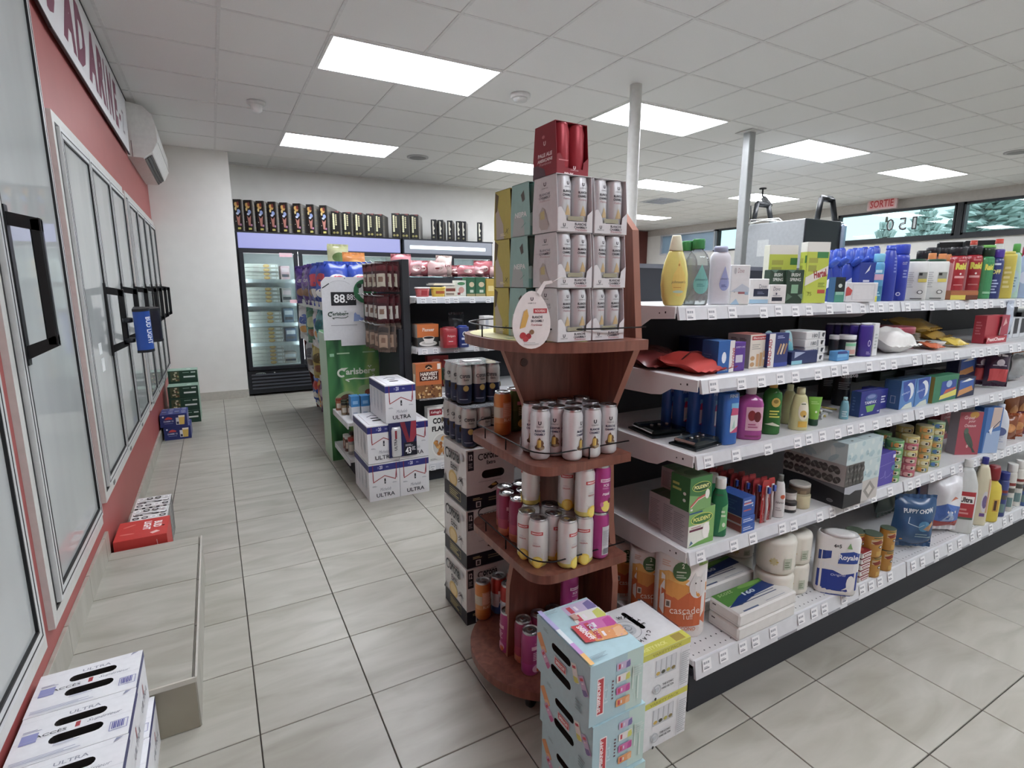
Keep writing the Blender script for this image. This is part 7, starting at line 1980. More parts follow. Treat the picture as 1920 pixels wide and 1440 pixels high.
p = Pz(1531, 799, Z3)
t = thing('cream_tube', 'bright green tube standing on its dark cap', 'tube', (p.x, p.y + .014, Z3))
t.scale = (1.25, 1.25, 1.25); t.rotation_euler.z = -.7
MB().lathe([(.011, 0), (.0125, .003), (.0125, .018), (.011, .019)], plast('12402c'), 16).build('cap', t)
mb = MB(); vs = []
for j in range(7):
    f = j / 6; zz = .019 + .062 * f
    for k in range(16):
        a = 2 * PI * k / 16; vs.append(((.0115 + .0065 * f) * math.cos(a), (.0115 * (1 - f) + .0008) * math.sin(a), zz))
mb.add(vs, [(j * 16 + k, j * 16 + (k + 1) % 16, (j + 1) * 16 + (k + 1) % 16, (j + 1) * 16 + k) for j in range(6) for k in range(16)], plast('74b82e'), True)
mb.build('tube', t)
Pr().bars(-.011, .06, .022, .01, 2, 'a8d878').ell(.002, .04, .003, .003, 'd8e8c8', 9).build(lambda u, v, o: (u, -(.0115 * (1 - (v - .019) / .062) + .0012) * math.sqrt(max(0, 1 - (u / (.0115 + .0065 * (v - .019) / .062)) ** 2)) - .0006 - o, v), 'tube_print', t, slice_u=.003)
def gil(q, w, h): q.text('Gillette', w * .3, h * .72, h * .13, 'd0d4d8', w=w * 1.1, bold=.03).bars(-w * .3, h * .42, w * .7, h * .2, 4, '8a9096')
pbot('shaving_can', 'black shaving can with silver lettering, front one', 'can', Z3, (1585, 768), 30, 690, 'spray', '1c1e22', '14161a', 1, gil, dy=.03)
pbot('shaving_can', 'black shaving can with silver lettering behind the green tube', 'can', Z3, (1554, 768), 26, 690, 'spray', '1a1c20', '2a3a34', 1, gil, dy=.10)
pbot('shaving_can', 'dark can with green top deep behind the front shaving can', 'can', Z3, (1578, 762), 24, 688, 'spray', '20262a', '2a5a48', 1, None, dy=.16)
pbot('shaving_can', 'dark can with lilac stripe in the back row', 'can', Z3, (1562, 762), 22, 692, 'spray', '3a2a44', '2a2a30', 1, None, dy=.2)
pbot('lotion_bottle', 'small cyan bottle before the shaving can', 'bottle', Z3, (1586, 787), 16, 747, 'lotion', '6aa8b8', '9cc8d0', .8, lambda q, w, h: q.bars(-w * .3, h * .1, w * .6, h * .3, 3, 'c4dce0'))
for k in range(5):
    t = thing('razor', 'clear plastic razor lying beside the green tube, %s' % ORD[k], 'razor', (Pz(1550 + 9 * k, 790 - 4 * k, Z3).x, Pz(1550, 790, Z3).y + .02 + .015 * k, Z3 + .005), .4 + .5 * k, 'plastic razors on the third shelf')
    MB().tube([(0, 0, 0), (.03, .004, .004), (.06, 0, .008)], .004, plast(('c9cfd0', 'b8a84a', '8a9a8c')[k % 3]), 7).build('handle', t)
    MB().box(.056, -.012, .0, .066, .012, .012, plast('d4d8d8'), .002).build('razor_head', t)
def tamp(q, w, h): q.ell(w * .5, h * .72, w * .28, h * .16, '3a5a9a', 14).ell(w * .5, h * .76, w * .2, h * .08, '7a8ac0', 12).text('TAMPAX', w * .48, h * .47, h * .12, 'd4d8ec', w=w * .56, bold=.03).poly([(w * .26, h * .40), (w * .72, h * .42), (w * .62, h * .16), (w * .36, h * .14)], '6ab04a').rect(w * .08, h * .06, w * .1, h * .05, 'b0b8d8').rect(w * .84, h * .1, w * .1, h * .05, 'b0b8d8')
pbox('tampon_box', 'navy box with white lettering and green shape', 'box', Z3, (1610, 783), 1648, 737, .035, '232c86', tamp, left=lambda q, w, h: q.rect(0, 0, w, h, '2a4a80').bars(w * .2, h * .2, w * .3, h * .6, 5, '4a6aa0'))
pbox('tampon_box', 'navy box with white letters behind the first', 'box', Z3, (1645, 775), 1660, 732, .07, '2c3490', lambda q, w, h: q.bars(w * .2, h * .3, w * .6, h * .4, 3, 'd0d4ec'), dy=.03)
def always(q, w, h):
    for k in range(2):
        x = w * .5 * k
        q.rect(x + w * .01, 0, w * .48, h, '4f86c4').poly([(x + w * .05, h * .95), (x + w * .45, h), (x + w * .46, h * .55), (x + w * .1, h * .6)], '2f4aa0').ell(x + w * .3, h * .6, w * .14, h * .3, 'd8dfe8', 14, .3).ell(x + w * .22, h * .52, w * .12, h * .3, '3a5cb0', 14, .3).text('always', x + w * .18, h * .5, h * .1, 'c4d0ec', w=w * .26, rot=.15).poly([(x + w * .05, 0), (x + w * .45, 0), (x + w * .4, h * .2), (x + w * .2, h * .14)], 'c8d0c4')
pbox('pad_pack', 'blue double pad pack with white curved shapes', 'pack', Z3, (1684, 769), 1737, 716, .06, '3a6aa4', always, left=lambda q, w, h: q.rect(0, 0, w, h, '37608f').frame(w * .45, h * .2, w * .3, h * .26, .002, 'a8b4c8'), top=lambda q, w, h: q.rect(0, 0, w, h, '2f4a68'), flap=False)
def greenb(q, w, h): q.poly([(w * .28, h * .05), (w * .95, h * .14), (w * .9, h * .8), (w * .3, h * .78)], '2a4aa0').poly([(w * .26, h * .08), (w * .95, h * .16), (w * .95, h * .4), (w * .3, h * .24)], 'd8d04a').poly([(w * .4, h * .28), (w * .9, h * .42), (w * .9, h * .5), (w * .5, h * .44)], 'c85a3a').ell(w * .6, h * .66, w * .12, h * .14, '9ab4d8', 10)
pbox('pad_pack', 'green pack with blue and yellow label', 'pack', Z3, (1747, 757), 1791, 709, .045, '2a7a56', greenb, left=lambda q, w, h: q.rect(0, 0, w, h, '2a7a54').rect(w * .7, 0, w * .3, h, '9a8a3a'), flap=False)
def nav(q, w, h): q.rect(w * .1, h * .4, w * .8, h * .5, '2f5aa8').poly([(w * .05, h * .1), (w * .9, h * .3), (w * .8, h * .55), (w * .1, h * .4)], 'c88a4a').poly([(w * .15, h * .8), (w * .6, h * .95), (w * .85, h * .85), (w * .5, h * .8)], 'dfe0dc')
pbox('food_pack', 'navy pack with orange picture, lower of two stacked', 'pack', Z3, (1792, 748), 1824, 712, .05, '1f2848', nav, flap=False)
pbox('food_pack', 'navy pack with orange picture, upper of two stacked', 'pack', Z3 + .0485, (1794, 713), 1826, 672, .05, '232c50', nav, flap=False)
def bone(q, w, h): q.rect(-w * .38, h * .1, w * .76, h * .36, 'c8484c').ell(0, h * .64, w * .16, h * .1, 'c4bcc4', 12).ell(-w * .1, h * .85, w * .07, h * .04, 'd8d4dc', 10).rect(0, h * .82, w * .3, h * .06, 'd8d4dc').bars(-w * .3, h * .54, w * .6, h * .04, 1, 'c0b4c0')
bag('treat_pouch', 'dark purple treat pouch with red panel, facing front', 'pouch', (Py(1864, 720, 1.08).x, 1.08, Z3 + .01), .10, .165, .045, '33203a', bone, rz=-.75, seed=81)
bag('treat_pouch', 'dark purple treat pouch turned partly away', 'pouch', (Py(1838, 720, 1.13).x, 1.13, Z3 + .01), .10, .16, .045, '442348', bone, rz=-1.1, seed=82)
bag('silver_bag', 'silver foil bag slumped beyond the purple pouch', 'bag', (Py(1900, 715, 1.12).x, 1.12, Z3 + .01), .13, .12, .08, mat('a9adb0', .2, .5, .2, 20, .5), None, seed=83)
for k in range(3):
    pbot('sauce_bottle', 'amber bottle in the shade at the shelf far end, %s' % ORD[k], 'bottle', Z3, (1886 + 15 * k, 722), 24, 655, 'slim', 'a0561f', '6a3a1c', 1, lambda q, w, h: q.ell(w * .1, h * .4, w * .3, h * .14, 'b8a89a', 12), dy=.12, group='amber bottles at the far end')
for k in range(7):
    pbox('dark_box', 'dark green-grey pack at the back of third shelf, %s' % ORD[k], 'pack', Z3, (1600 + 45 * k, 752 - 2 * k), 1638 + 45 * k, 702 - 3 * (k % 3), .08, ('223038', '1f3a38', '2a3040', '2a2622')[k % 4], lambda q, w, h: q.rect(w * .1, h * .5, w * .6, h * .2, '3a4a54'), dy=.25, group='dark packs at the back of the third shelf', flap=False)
# ---------------------------------------------------------------- fourth level
def pol_g(q, w, h):
    q.rect(0, 0, w, h, '3a7a3e').poly([(0, h * .5), (w, h * .3), (w, 0), (0, 0)], '74a860').ell(w * .52, h * .70, w * .42, h * .15, 'c9d84a', 20).ell(w * .52, h * .70, w * .40, h * .135, '245a30', 20).text('POLIDENT', w * .52, h * .645, h * .11, 'f0ee9a', w=w * .66, bold=.03).line([(w * .08, h * .15), (w * .4, h * .36), (w * .75, h * .42)], h * .07, 'c25a50').line([(w * .08, h * .12), (w * .4, h * .32), (w * .7, h * .38)], h * .025, 'e8c8bc').ell(w * .8, h * .44, w * .1, h * .15, 'e4e8dc', 12).rect(w * .06, h * .02, w * .1, h * .06, 'd8dcd4')
def pol_w(q, w, h):
    q.rect(0, 0, w, h, '7ab05c').rect(0, 0, w * .8, h * .58, 'dde2d6').poly([(0, 0), (w, 0), (w, h * .16), (w * .4, h * .1)], '6aa84a').ell(w * .5, h * .72, w * .42, h * .15, 'e0e04a', 20).ell(w * .5, h * .72, w * .40, h * .135, '3a7a3a', 20).text('POLIDENT', w * .5, h * .665, h * .11, 'e8e87a', w=w * .66, bold=.03).rect(0, h * .9, w * .5, h * .04, '2a5a8a').rect(w * .04, h * .42, w * .56, h * .06, '6a3048').bars(w * .1, h * .5, w * .4, h * .04, 1, 'b05a70').ell(w * .68, h * .36, w * .14, h * .22, 'f0f0ea', 14).poly([(w * .05, h * .04), (w * .2, h * .1), (w * .12, h * .18)], '5a7a98')
pol_s = lambda q, w, h: q.rect(0, 0, w, h, 'b9b8bc').bars(w * .1, h * .1, w * .7, h * .75, 14, '97969c')
pol_sg = lambda q, w, h: q.rect(0, 0, w, h, '2f6a38').bars(w * .1, h * .5, w * .5, h * .3, 2, 'a8b85a').ell(w * .75, h * .5, w * .08, h * .05, 'd8dcd0', 9).ell(w * .75, h * .3, w * .08, h * .05, 'd8dcd0', 9)
POLT = lambda q, w, h: q.rect(0, 0, w, h, '4a6a48')
pbox('denture_box', 'white and green denture tablet box at the front corner', 'box', Z4, (1288, 1029), 1335, 961, .065, 'b9b9bc', pol_w, left=pol_s, top=POLT)
z_ = Z4 + (Py(1288, 961, Pz(1288, 1029, Z4).y).z - Z4) + .001
pbox('denture_box', 'green denture tablet box stacked on the white one', 'box', z_, (1291, 963), 1331, 900, .075, '39703a', pol_g, left=pol_sg, top=lambda q, w, h: q.rect(0, 0, w, h, '5a7a50').ell(w * .5, h * .5, w * .3, h * .3, '3a5a34', 14), dy=.004)
for k, (x, y, dy) in enumerate(((1262, 1018, .0), (1236, 1004, 0))):
    pbox('denture_box', 'denture tablet box showing its grey side, %s row behind' % ('first' if k == 0 else 'second'), 'box', Z4, (x + 4, y + 2), x + 40, 945 - 12 * k, .062, 'b4b4b8', None, left=pol_s, top=POLT, dy=.012 + .02 * k)
pbox('denture_box', 'upper denture tablet box with grey side by the shelf bracket', 'box', z_ - .006, (1263, 951), 1300, 885, .062, 'b4b4b8', None, left=pol_s, top=POLT, dy=.085)
mouthm = glassy('green_mouthwash', '3fae7a', 1.4, .75, '1f8a58', .05)
def mw(q, w, h): q.poly([(-w * .05, h * .08), (w * .44, h * .16), (w * .44, h * .58), (w * .1, h * .52)], '5fb46a').bars(w * .05, h * .34, w * .3, h * .14, 2, 'cfe8c8').ell(w * .24, h * .22, w * .1, h * .04, 'd8ecd0', 9).bars(-w * .36, h * .7, w * .5, h * .05, 1, '2a5a40')
pbot('mouthwash', 'green mouthwash bottle with white cap, front one', 'bottle', Z4, (1351, 1008), 30, 902, 'mouth', mouthm, 'd9dcd8', .8, mw)
pbot('mouthwash', 'green mouthwash bottle behind the green tablet box', 'bottle', Z4, (1336, 996), 26, 893, 'mouth', mouthm, 'cfd2ce', .8, None, dy=.03)
def col_(q, w, h): q.rect(0, 0, w, h, '2a55a4').bars(w * .1, h * .55, w * .8, h * .34, 2, 'b8c4dc').rect(w * .1, h * .66, w * .6, h * .07, 'c05a5a').rect(w * .1, h * .28, w * .6, h * .07, 'b85a60').ell(w * .8, h * .5, w * .06, h * .05, 'c8d4e8', 7)
col_s = lambda q, w, h: q.rect(0, 0, w, h, '2a4a84').bars(w * .1, h * .2, w * .7, h * .6, 4, '3a6098')
fr_ = Pz(1390, 1001, Z4)
for k, (hh, nm) in enumerate(((.026, 'lowest'), (.026, 'second'), (.062, 'large'))):
    q = Pr(); s = Pr()
    if k < 2:
        q.rect(0, 0, .062, hh, '2f5cae').bars(.006, .006, .05, .014, 2, 'b4c4e4'); s.rect(0, 0, .1, hh, '8a4a44').frame(.0, .0, .1, hh, .002, 'd4ccc4')
    else:
        col_(q, .06, hh); col_s(s, .1, hh)
    carton('toothpaste_box', 'blue toothpaste box, %s of the stack by the mouthwash' % nm, 'box', (fr_.x + .0015 * k, fr_.y + .003 * k, Z4 + (.0265 * k)), .062 - .002 * k, .1, hh, '2a55a4', front=q, left=s, flap=False, group='blue toothpaste boxes')
def brush_card(label, x, y, z, dark, rz=-.1):
    t = thing('toothbrush_pack', label, 'toothbrush', (x, y, z), rz, 'red toothbrush packs')
    c = '8a2028' if dark else 'b83030'  # dark copies have the shade of the deep shelf put into their colours
    MB().prism([(-.014, 0), (.014, 0), (.016, .14), (.012, .15), (-.012, .15), (-.016, .14)], 'y', 0, .0015, paper(c)).build('card', t)
    MB().tube([(0, -.007, .006), (.002, -.008, .05), (-.001, -.007, .09), (0, -.007, .126)], .0042, plast('c9c4c2' if not dark else '7a3a3a'), 8).build('handle', t)
    MB().box(-.006, -.010, .104, .006, -.004, .132, plast('d8d4d2' if not dark else '8a5050'), .002).build('brush_head', t)
    MB().box(-.005, -.018, .108, .005, -.010, .129, plast('3a5ab0'), .001).build('bristle', t)
    Pr().rect(-.011, .134, .022, .011, 'a83838').text('Colgate', 0, .018, .006, 'e8c8c4', w=.03, rot=PI / 2, bold=.02).ell(-.009, .085, .004, .005, 'd8a8a4', 9).line([(-.008, .03), (-.005, .07), (-.008, .1)], .0016, 'd8c8c4').build(lambda u, v, o: (u, -o, v), 'card_print', t)
p = Pz(1432, 981, Z4)
brush_card('red toothbrush pack at the front, nearer the toothpaste', p.x, p.y + .004, Z4, False)
brush_card('red toothbrush pack at the front, nearer the white bottle', p.x + .036, p.y + .01, Z4, False)
for k in range(6):
    for j in range(2):
        brush_card('shade-coloured red toothbrush pack in the %s row behind the front pair, %s column' % (ORD[k], ('nearer', 'farther')[j]), p.x - .012 * (k + 1) + .036 * j, p.y + .03 + .035 * k, Z4, True)
pbot('lotion_bottle', 'white bottle with grey cap and orange mark by the toothbrushes', 'bottle', Z4, (1463, 972), 22, 895, 'lotion', 'd4d5d4', '6a706c', .8, lambda q, w, h: q.ell(w * .2, h * .5, w * .2, h * .05, 'c8603a', 10).text('nivea', 0, h * .34, h * .06, '3a3c44', w=w * .6).bars(-w * .3, h * .16, w * .5, h * .1, 2, 'a4a6a8'))
for k in range(2):
    pbot('shoe_polish', 'black and white shoe polish tin, %s of two' % ('lower', 'upper')[k], 'tin', Z4 + .023 * k, (1487, 963 - 18 * k), 27, 945 - 19 * k, 'tin', 'b8b4ae' if k else '1f1f21', '2a2624', 1, lambda q, w, h: q.rect(-w * .4, h * .3, w * .8, h * .4, 'd4d0ca'), group='polish tins')
pbot('dip_jar', 'cream jar under a round grey-lidded tin', 'jar', Z4, (1511, 956), 34, 933, 'tin', 'c3bb94', 'b4ac88', 1, None)
pbot('shoe_polish', 'round tin with dark lid on the cream jar', 'tin', Z4 + .032, (1511, 936), 37, 913, 'jar', '6a5c48', 'b9b6ae', 1, lambda q, w, h: q.rect(-w * .1, h * .2, w * .3, h * .4, '8a7a60'))
# tissue boxes
TB = Pz(1579, 955, Z4)
TWd = Py(1611, 955, TB.y).x - TB.x
TH = Py(1579, 917, TB.y).z - Z4
def leaves(q, w, h, dark=True):
    q.rect(0, 0, w, h, 'b4b2b0' if dark else '54524f')
    rr = random.Random(12)
    for a in range(int(w / .022)):
        for b in range(2):
            cx, cy = .012 + a * .022 + rr.uniform(-.003, .003), h * (.27 + .46 * b)
            r = rr.uniform(-.9, .9)
            q.ell(cx, cy, .0115, h * .2, '4a4846', 12, r)
            for j in (-1, 0, 1):
                q.line([(cx - .008 * math.cos(r), cy - .008 * math.sin(r) + j * .003), (cx + .008 * math.cos(r), cy + .008 * math.sin(r) + j * .003)], .0007, 'a8a6a2')
def teal(q, w, h):
    q.rect(0, 0, w, h, 'bccfd0')
    rr = random.Random(2)
    for k in range(9): q.ell(rr.uniform(.1, .9) * w, rr.uniform(.1, .9) * h, w * .1, h * .12, rr.choice(['a4c0c6', 'c9d6d4', '9ab8c4']), 8, rr.random() * 3)
    q.ell(w * .15, h * .3, .002, .003, '5a6464', 6)
def mkt(fn):
    q = Pr(); fn(q, TWd, TH); return q
def mkl(fn):
    q = Pr(); fn(q, .235, TH); return q
def dmd(q, w, h): q.rect(0, 0, w, h, 'bdb9b4').poly([(w * .5, h * .95), (w * .85, h * .5), (w * .5, h * .05), (w * .15, h * .5)], '8f8a84').poly([(w * .5, h * .75), (w * .68, h * .5), (w * .5, h * .25), (w * .32, h * .5)], 'c9c4bc')
def blk(q, w, h): q.rect(0, 0, w, h, '26262a').poly([(0, h * .7), (w * .3, h * .6), (w * .6, h * .72), (w, h * .66), (w, h), (0, h)], 'a4a8b0')
def blkl(q, w, h): q.rect(0, 0, w, h, '1e1f24').poly([(w * .3, h), (w * .6, h * .9), (w, h * .74), (w, h)], '6a6e76').ell(w * .8, h * .22, .012, .006, '8a8c90', 12).ell(w * .8, h * .22, .010, .004, '5a5c60', 12)
TG = 'tissue boxes on the fourth shelf'
for z, f, l, lb, c in ((0, blk, blkl, 'black tissue box at the bottom of the stack', '222226'), (1, lambda q, w, h: leaves(q, w, h, False), leaves, 'grey leaf-patterned tissue box in the middle of the stack', '9a9896'), (2, teal, teal, 'pale teal tissue box on top of the leaf-patterned one', 'b4c6c8')):
    carton('tissue_box', lb, 'tissue box', (TB.x, TB.y + .002 * z, Z4 + (TH + .0006) * z), TWd, .235, TH, c, front=mkt(f), left=mkl(l), group=TG, flap=False, top=Pr().rect(TWd * .35, .06, TWd * .3, .1, '9ab0b4').rect(TWd * .42, .015, .012, .006, '2a2c2e') if z == 2 else None)
for z, f, lb, c in ((0, dmd, 'grey diamond-patterned tissue box beside the black one', 'b4b0aa'), (1, teal, 'pale teal tissue box above the diamond-patterned one', 'b4c6c8'), (2, teal, 'pale teal tissue box, top of the second stack', 'b4c6c8')):
    carton('tissue_box', lb, 'tissue box', (TB.x + TWd + .004, TB.y + .006, Z4 + (TH + .0006) * z), TWd, .235, TH, c, front=mkt(f), group=TG, flap=False, top=Pr().rect(TWd * .42, .015, .012, .006, '2a2c2e') if z == 2 else None)
pbox('tissue_pack', 'violet box with wavy top edge beside the tissue boxes', 'box', Z4, (1642, 915), 1676, 856, .10, '5448a8', lambda q, w, h: q.rect(w * .72, h * .8, w * .14, h * .1, 'dcdcec').line([(w * .05, h * .62), (w * .95, h * .70)], .001, 'a49cd8').line([(w * .15, h * .25), (w * .35, h * .28), (w * .38, h * .45), (w * .42, h * .22), (w * .6, h * .25), (w * .75, h * .34), (w * .9, h * .2)], .002, '9a90d8').ell(w * .78, h * .5, w * .1, h * .08, '4a8a9a', 10), left=lambda q, w, h: q.rect(0, 0, w, h, '463c94'), flap=False)
# towers of small cans
def catcan(c1, c2, c3):
    R_, H_ = .032, .0285
    b = MB().lathe([(R_ * .95, 0), (R_, .002), (R_, H_ - .003), (R_ * .96, H_)], mat(c1, .35, .1, .04, 40), 20).mesh('tin')
    l = MB().lathe([(R_ * .96, H_), (R_ * .93, H_ + .0005), (R_ * .9, H_ - .001), (.001, H_ - .001)], lid_m, 18).mesh('lid')
    q = Pr().ell(-.006, .013, .011, .009, c2, 12).ell(.012, .012, .008, .008, c3, 10).rect(.0, .004, .012, .014, 'd8d8c8').ell(.004, .011, .005, .005, '3a3a30', 8).rect(-.026, .002, .006, .020, c2)
    return b, l, q.mesh(f_cyl(R_), 'label_print', slice_u=.006)
CAT = [catcan('5a9a5a', 'c88a3a', 'b8d09a'), catcan('b85a6a', 'd8a0a0', 'c8c0a0'), catcan('a8a060', 'd89a4a', '6a8aa8'), catcan('8aa87a', '4a7ab0', 'c8b060'), catcan('c9b86a', 'd8d8b0', '8a5a3a')]
def tower(px, py, n, kinds, nm, dy=0.0):
    p = Pz(px, py, Z4); p.y += dy
    for k in range(n):
        t = thing('pet_food_tin', 'small round pet food tin, %s from below, %s' % (ORD[k], nm), 'tin', (p.x + .001 * ((k * 7) % 3), p.y + .033, Z4 + .0288 * k), .15 * math.sin(k * 3 + px) - .75, 'towers of small pet food tins')
        for nm_, me in zip(('tin', 'lid', 'label_print'), CAT[kinds[k % len(kinds)]]):
            o = bpy.data.objects.new(nm_, me); COL.objects.link(o); o.parent = t
tower(1684, 905, 6, [0, 0, 3, 0, 0, 0], 'green tower')
tower(1713, 895, 6, [1, 1, 1, 4, 1, 4], 'pink tower')
tower(1739, 886, 7, [2, 4, 2, 2, 4, 2, 2], 'cream tower')
tower(1760, 876, 7, [3, 4, 3, 2, 3, 4, 3], 'blue and cream tower')
tower(1676, 890, 6, [0, 3, 0, 0, 3, 0], 'green tower behind', .03)
tower(1722, 876, 6, [4, 2, 4, 4, 2, 4], 'cream tower behind', .04)
def bird(q, w, h):
    q.rect(0, 0, w, h, 'a84a58').ell(w * .62, h * .93, w * .2, h * .08, 'b8862e', 10).text('Gravel', w * .42, h * .83, h * .08, 'e8d0d0', w=w * .44, rot=-.05, shear=.2).text('pour', w * .55, h * .74, h * .06, 'e8d0d0', w=w * .3, shear=.2).text('Oiseaux', w * .5, h * .65, h * .07, 'e8d0d0', w=w * .5, shear=.2)
    q.ell(w * .5, h * .36, w * .13, h * .24, '4a5a50', 14, .5).ell(w * .36, h * .56, w * .1, h * .07, '5a6a5e', 10).poly([(w * .55, h * .3), (w * .88, h * .05), (w * .75, h * .05)], '3f4c46').ell(w * .48, h * .2, w * .05, h * .04, 'd8a0a0', 8)
pbox('bird_gravel_box', 'red box with a grey-green bird picture', 'box', Z4, (1789, 853), 1832, 776, .05, '9a929a', bird, rz=-.45, left=lambda q, w, h: q.rect(0, 0, w, h, 'a39ba4'), flap=False)
pbox('bird_gravel_box', 'red box with bird picture standing deeper behind', 'box', Z4, (1756, 838), 1782, 768, .05, '8a3a48', bird, dy=.05, flap=False)
def bluebox(q, w, h): q.rect(0, 0, w, h, '4a78b8').rect(0, 0, w * .2, h, '1f5a9a').poly([(w * .25, 0), (w, 0), (w, h * .5), (w * .3, h * .45)], '9ab4d8').poly([(w * .45, h * .5), (w * .9, h * .6), (w * .95, h), (w * .5, h)], 'c8b4a8').line([(w * .4, h * .45), (w * .9, h * .7)], .004, '2a3a5a').poly([(w * .4, h * .5), (w * .6, h * .6), (w * .55, h * .4)], 'dfe4ea')
pbox('litter_box', 'blue and white box beside the red bird box', 'box', Z4, (1832, 850), 1868, 768, .05, '2a62a4', bluebox, rz=-.45, flap=False)
pbot('softener_jug', 'white jug with pale blue label on the fourth shelf', 'jug', Z4, (1874, 843), 30, 763, 'jug', 'd4dae2', 'c4d0e0', .6, lambda q, w, h: q.ell(0, h * .4, w * .36, h * .1, '5a6a9a', 14).bars(-w * .3, h * .15, w * .6, h * .16, 3, 'b0bcd0'))
for k in range(6):
    bag('candy_bag', 'orange-brown nut bag at the fourth shelf far end, %s' % ORD[k], 'bag', (Py(1890 + 14 * (k % 3), 820, 1.08 + .1 * (k // 3)).x, 1.09 + .1 * (k // 3), Z4 + .008), .085, .11 + .06 * (k > 2), .045, ('8a4a2a', 'a8582e', '6a2a38', 'b0683a')[k % 4], lambda q, w, h: q.ell(0, h * .5, w * .3, h * .2, 'c8884a'), rz=-.7 + .1 * k, seed=100 + k, group='nut bags at the far end', nu=6, nv=7)
for k in range(2):
    pbot('spice_jar', 'amber jar with tan lid over the nut bags, %s' % ORD[k], 'jar', Z4, (1880 + 22 * k, 838), 22, 770, 'jar', '8a5a2a', 'b89a6a', 1, None, dy=.16)
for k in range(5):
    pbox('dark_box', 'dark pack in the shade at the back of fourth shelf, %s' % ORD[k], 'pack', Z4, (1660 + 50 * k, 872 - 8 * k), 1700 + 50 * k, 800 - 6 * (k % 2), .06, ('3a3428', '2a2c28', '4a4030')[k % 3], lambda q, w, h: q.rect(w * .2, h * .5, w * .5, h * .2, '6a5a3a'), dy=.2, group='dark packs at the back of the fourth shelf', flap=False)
# ---------------------------------------------------------------- base level
def towel(q, w, h):
    q.rect(-w * .46, 0, w * .92, h * .13, 'dccfc8').poly([(-w * .46, h * .12), (w * .46, h * .16), (w * .46, h * .52), (w * .2, h * .58), (-w * .1, h * .5), (-w * .46, h * .58)], 'c9602a').poly([(-w * .46, h * .54), (-w * .1, h * .46), (w * .1, h * .56), (w * .3, h * .5), (w * .46, h * .56), (w * .46, h * .66), (w * .2, h * .6), (0, h * .66), (-w * .3, h * .7), (-w * .46, h * .66)], 'd98f2e')
    q.poly([(-w * .46, h * .64), (-w * .3, h * .69), (0, h * .64), (w * .1, h * .7), (-w * .1, h * .74), (-w * .3, h * .8), (-w * .46, h * .76)], 'e0a84a')
    q.ell(w * .26, h * .62, w * .16, h * .13, 'd6d4d2', 16).poly([(w * .12, h * .66), (w * .2, h * .8), (w * .26, h * .72)], 'd6d4d2').poly([(w * .3, h * .72), (w * .4, h * .82), (w * .42, h * .66)], 'd6d4d2').ell(w * .22, h * .67, w * .014, h * .01, '2a2a2c', 8).ell(w * .33, h * .69, w * .014, h * .01, '2a2a2c', 8)
    q.ell(-w * .06, h * .80, w * .17, h * .115, '3f6a3a', 18).text('2', -w * .04, h * .84, h * .055, 'e4ecdc', w=w * .05, bold=.03).bars(-w * .16, h * .78, w * .2, h * .03, 1, 'c4d4bc').bars(-w * .16, h * .72, w * .2, h * .05, 2, 'b4c4ac')
    q.rect(w * .26, h * .88, w * .2, h * .08, '8ab04a').bars(-w * .42, h * .84, w * .16, h * .08, 3, 'd8b4a0')
    q.text('cascades', w * .08, h * .30, h * .085, 'f0e0d0', w=w * .66, rot=.06).text('Tuff', w * .1, h * .235, h * .07, 'ecd8c4', w=w * .22, rot=.06).text('ECONO', w * .1, h * .10, h * .045, 'c9785a', w=w * .34, bold=.02).rect(-w * .34, h * .36, w * .1, h * .09, 'd8c8b8').rect(-w * .32, h * .375, w * .06, h * .06, '6a5a50')
TWB = ([(.97, 0), (1, .02), (1, .96), (.96, 1)], [(.96, 1), (.9, 1.003)], 2.2)
BOT['towel'] = ([(.95, 0), (1, .03), (1, .95), (.94, .985)], [(.94, .985), (.7, 1), (.3, 1)], 2.6)
for k, (x, y, wp, yt) in enumerate(((1286, 1198, 94, 1046), (1224, 1160, 74, 1036), (1180, 1128, 62, 1024))):
    pbot('paper_towel_pack', 'white and orange paper towel pack, %s' % ('front one facing the aisle', 'second one behind it', 'third, next to the wooden display')[k], 'paper towels', Z5, (x, y), wp, yt, 'towel', mat('dedad6', .4, 0, .03, 20, .3), 'd4d0cc', .75, towel, seg=26, group='paper towel packs')
# napkins
def napk_t(q, w, h):
    q.poly([(w * .02, h * .40), (w * .02, h * .98), (w * .98, h * .98), (w * .98, h * .78), (w * .5, h * .55)], '4f8a34').poly([(w * .02, h * .36), (w * .3, h * .62), (w * .6, h * .76), (w * .98, h * .88), (w * .98, h * .52), (w * .5, h * .46), (w * .2, h * .3)], '1c3a78').ell(w * .62, h * .9, w * .2, h * .08, '7ab04a', 14)
    q.text('160', w * .48, h * .56, h * .14, 'c8d4e0', w=w * .2, bold=.04).text('scott', w * .2, h * .82, h * .12, 'b4d090', w=w * .24, shear=.2).bars(w * .16, h * .30, w * .7, h * .06, 1, '3a4a70').bars(w * .3, h * .4, w * .55, h * .05, 1, '3a4a70').bars(w * .5, h * .1, w * .36, h * .03, 1, '8a90a4').rect(w * .1, h * .05, w * .25, h * .05, '5a6a8a')
NP = Pz(1383, 1205, Z5)
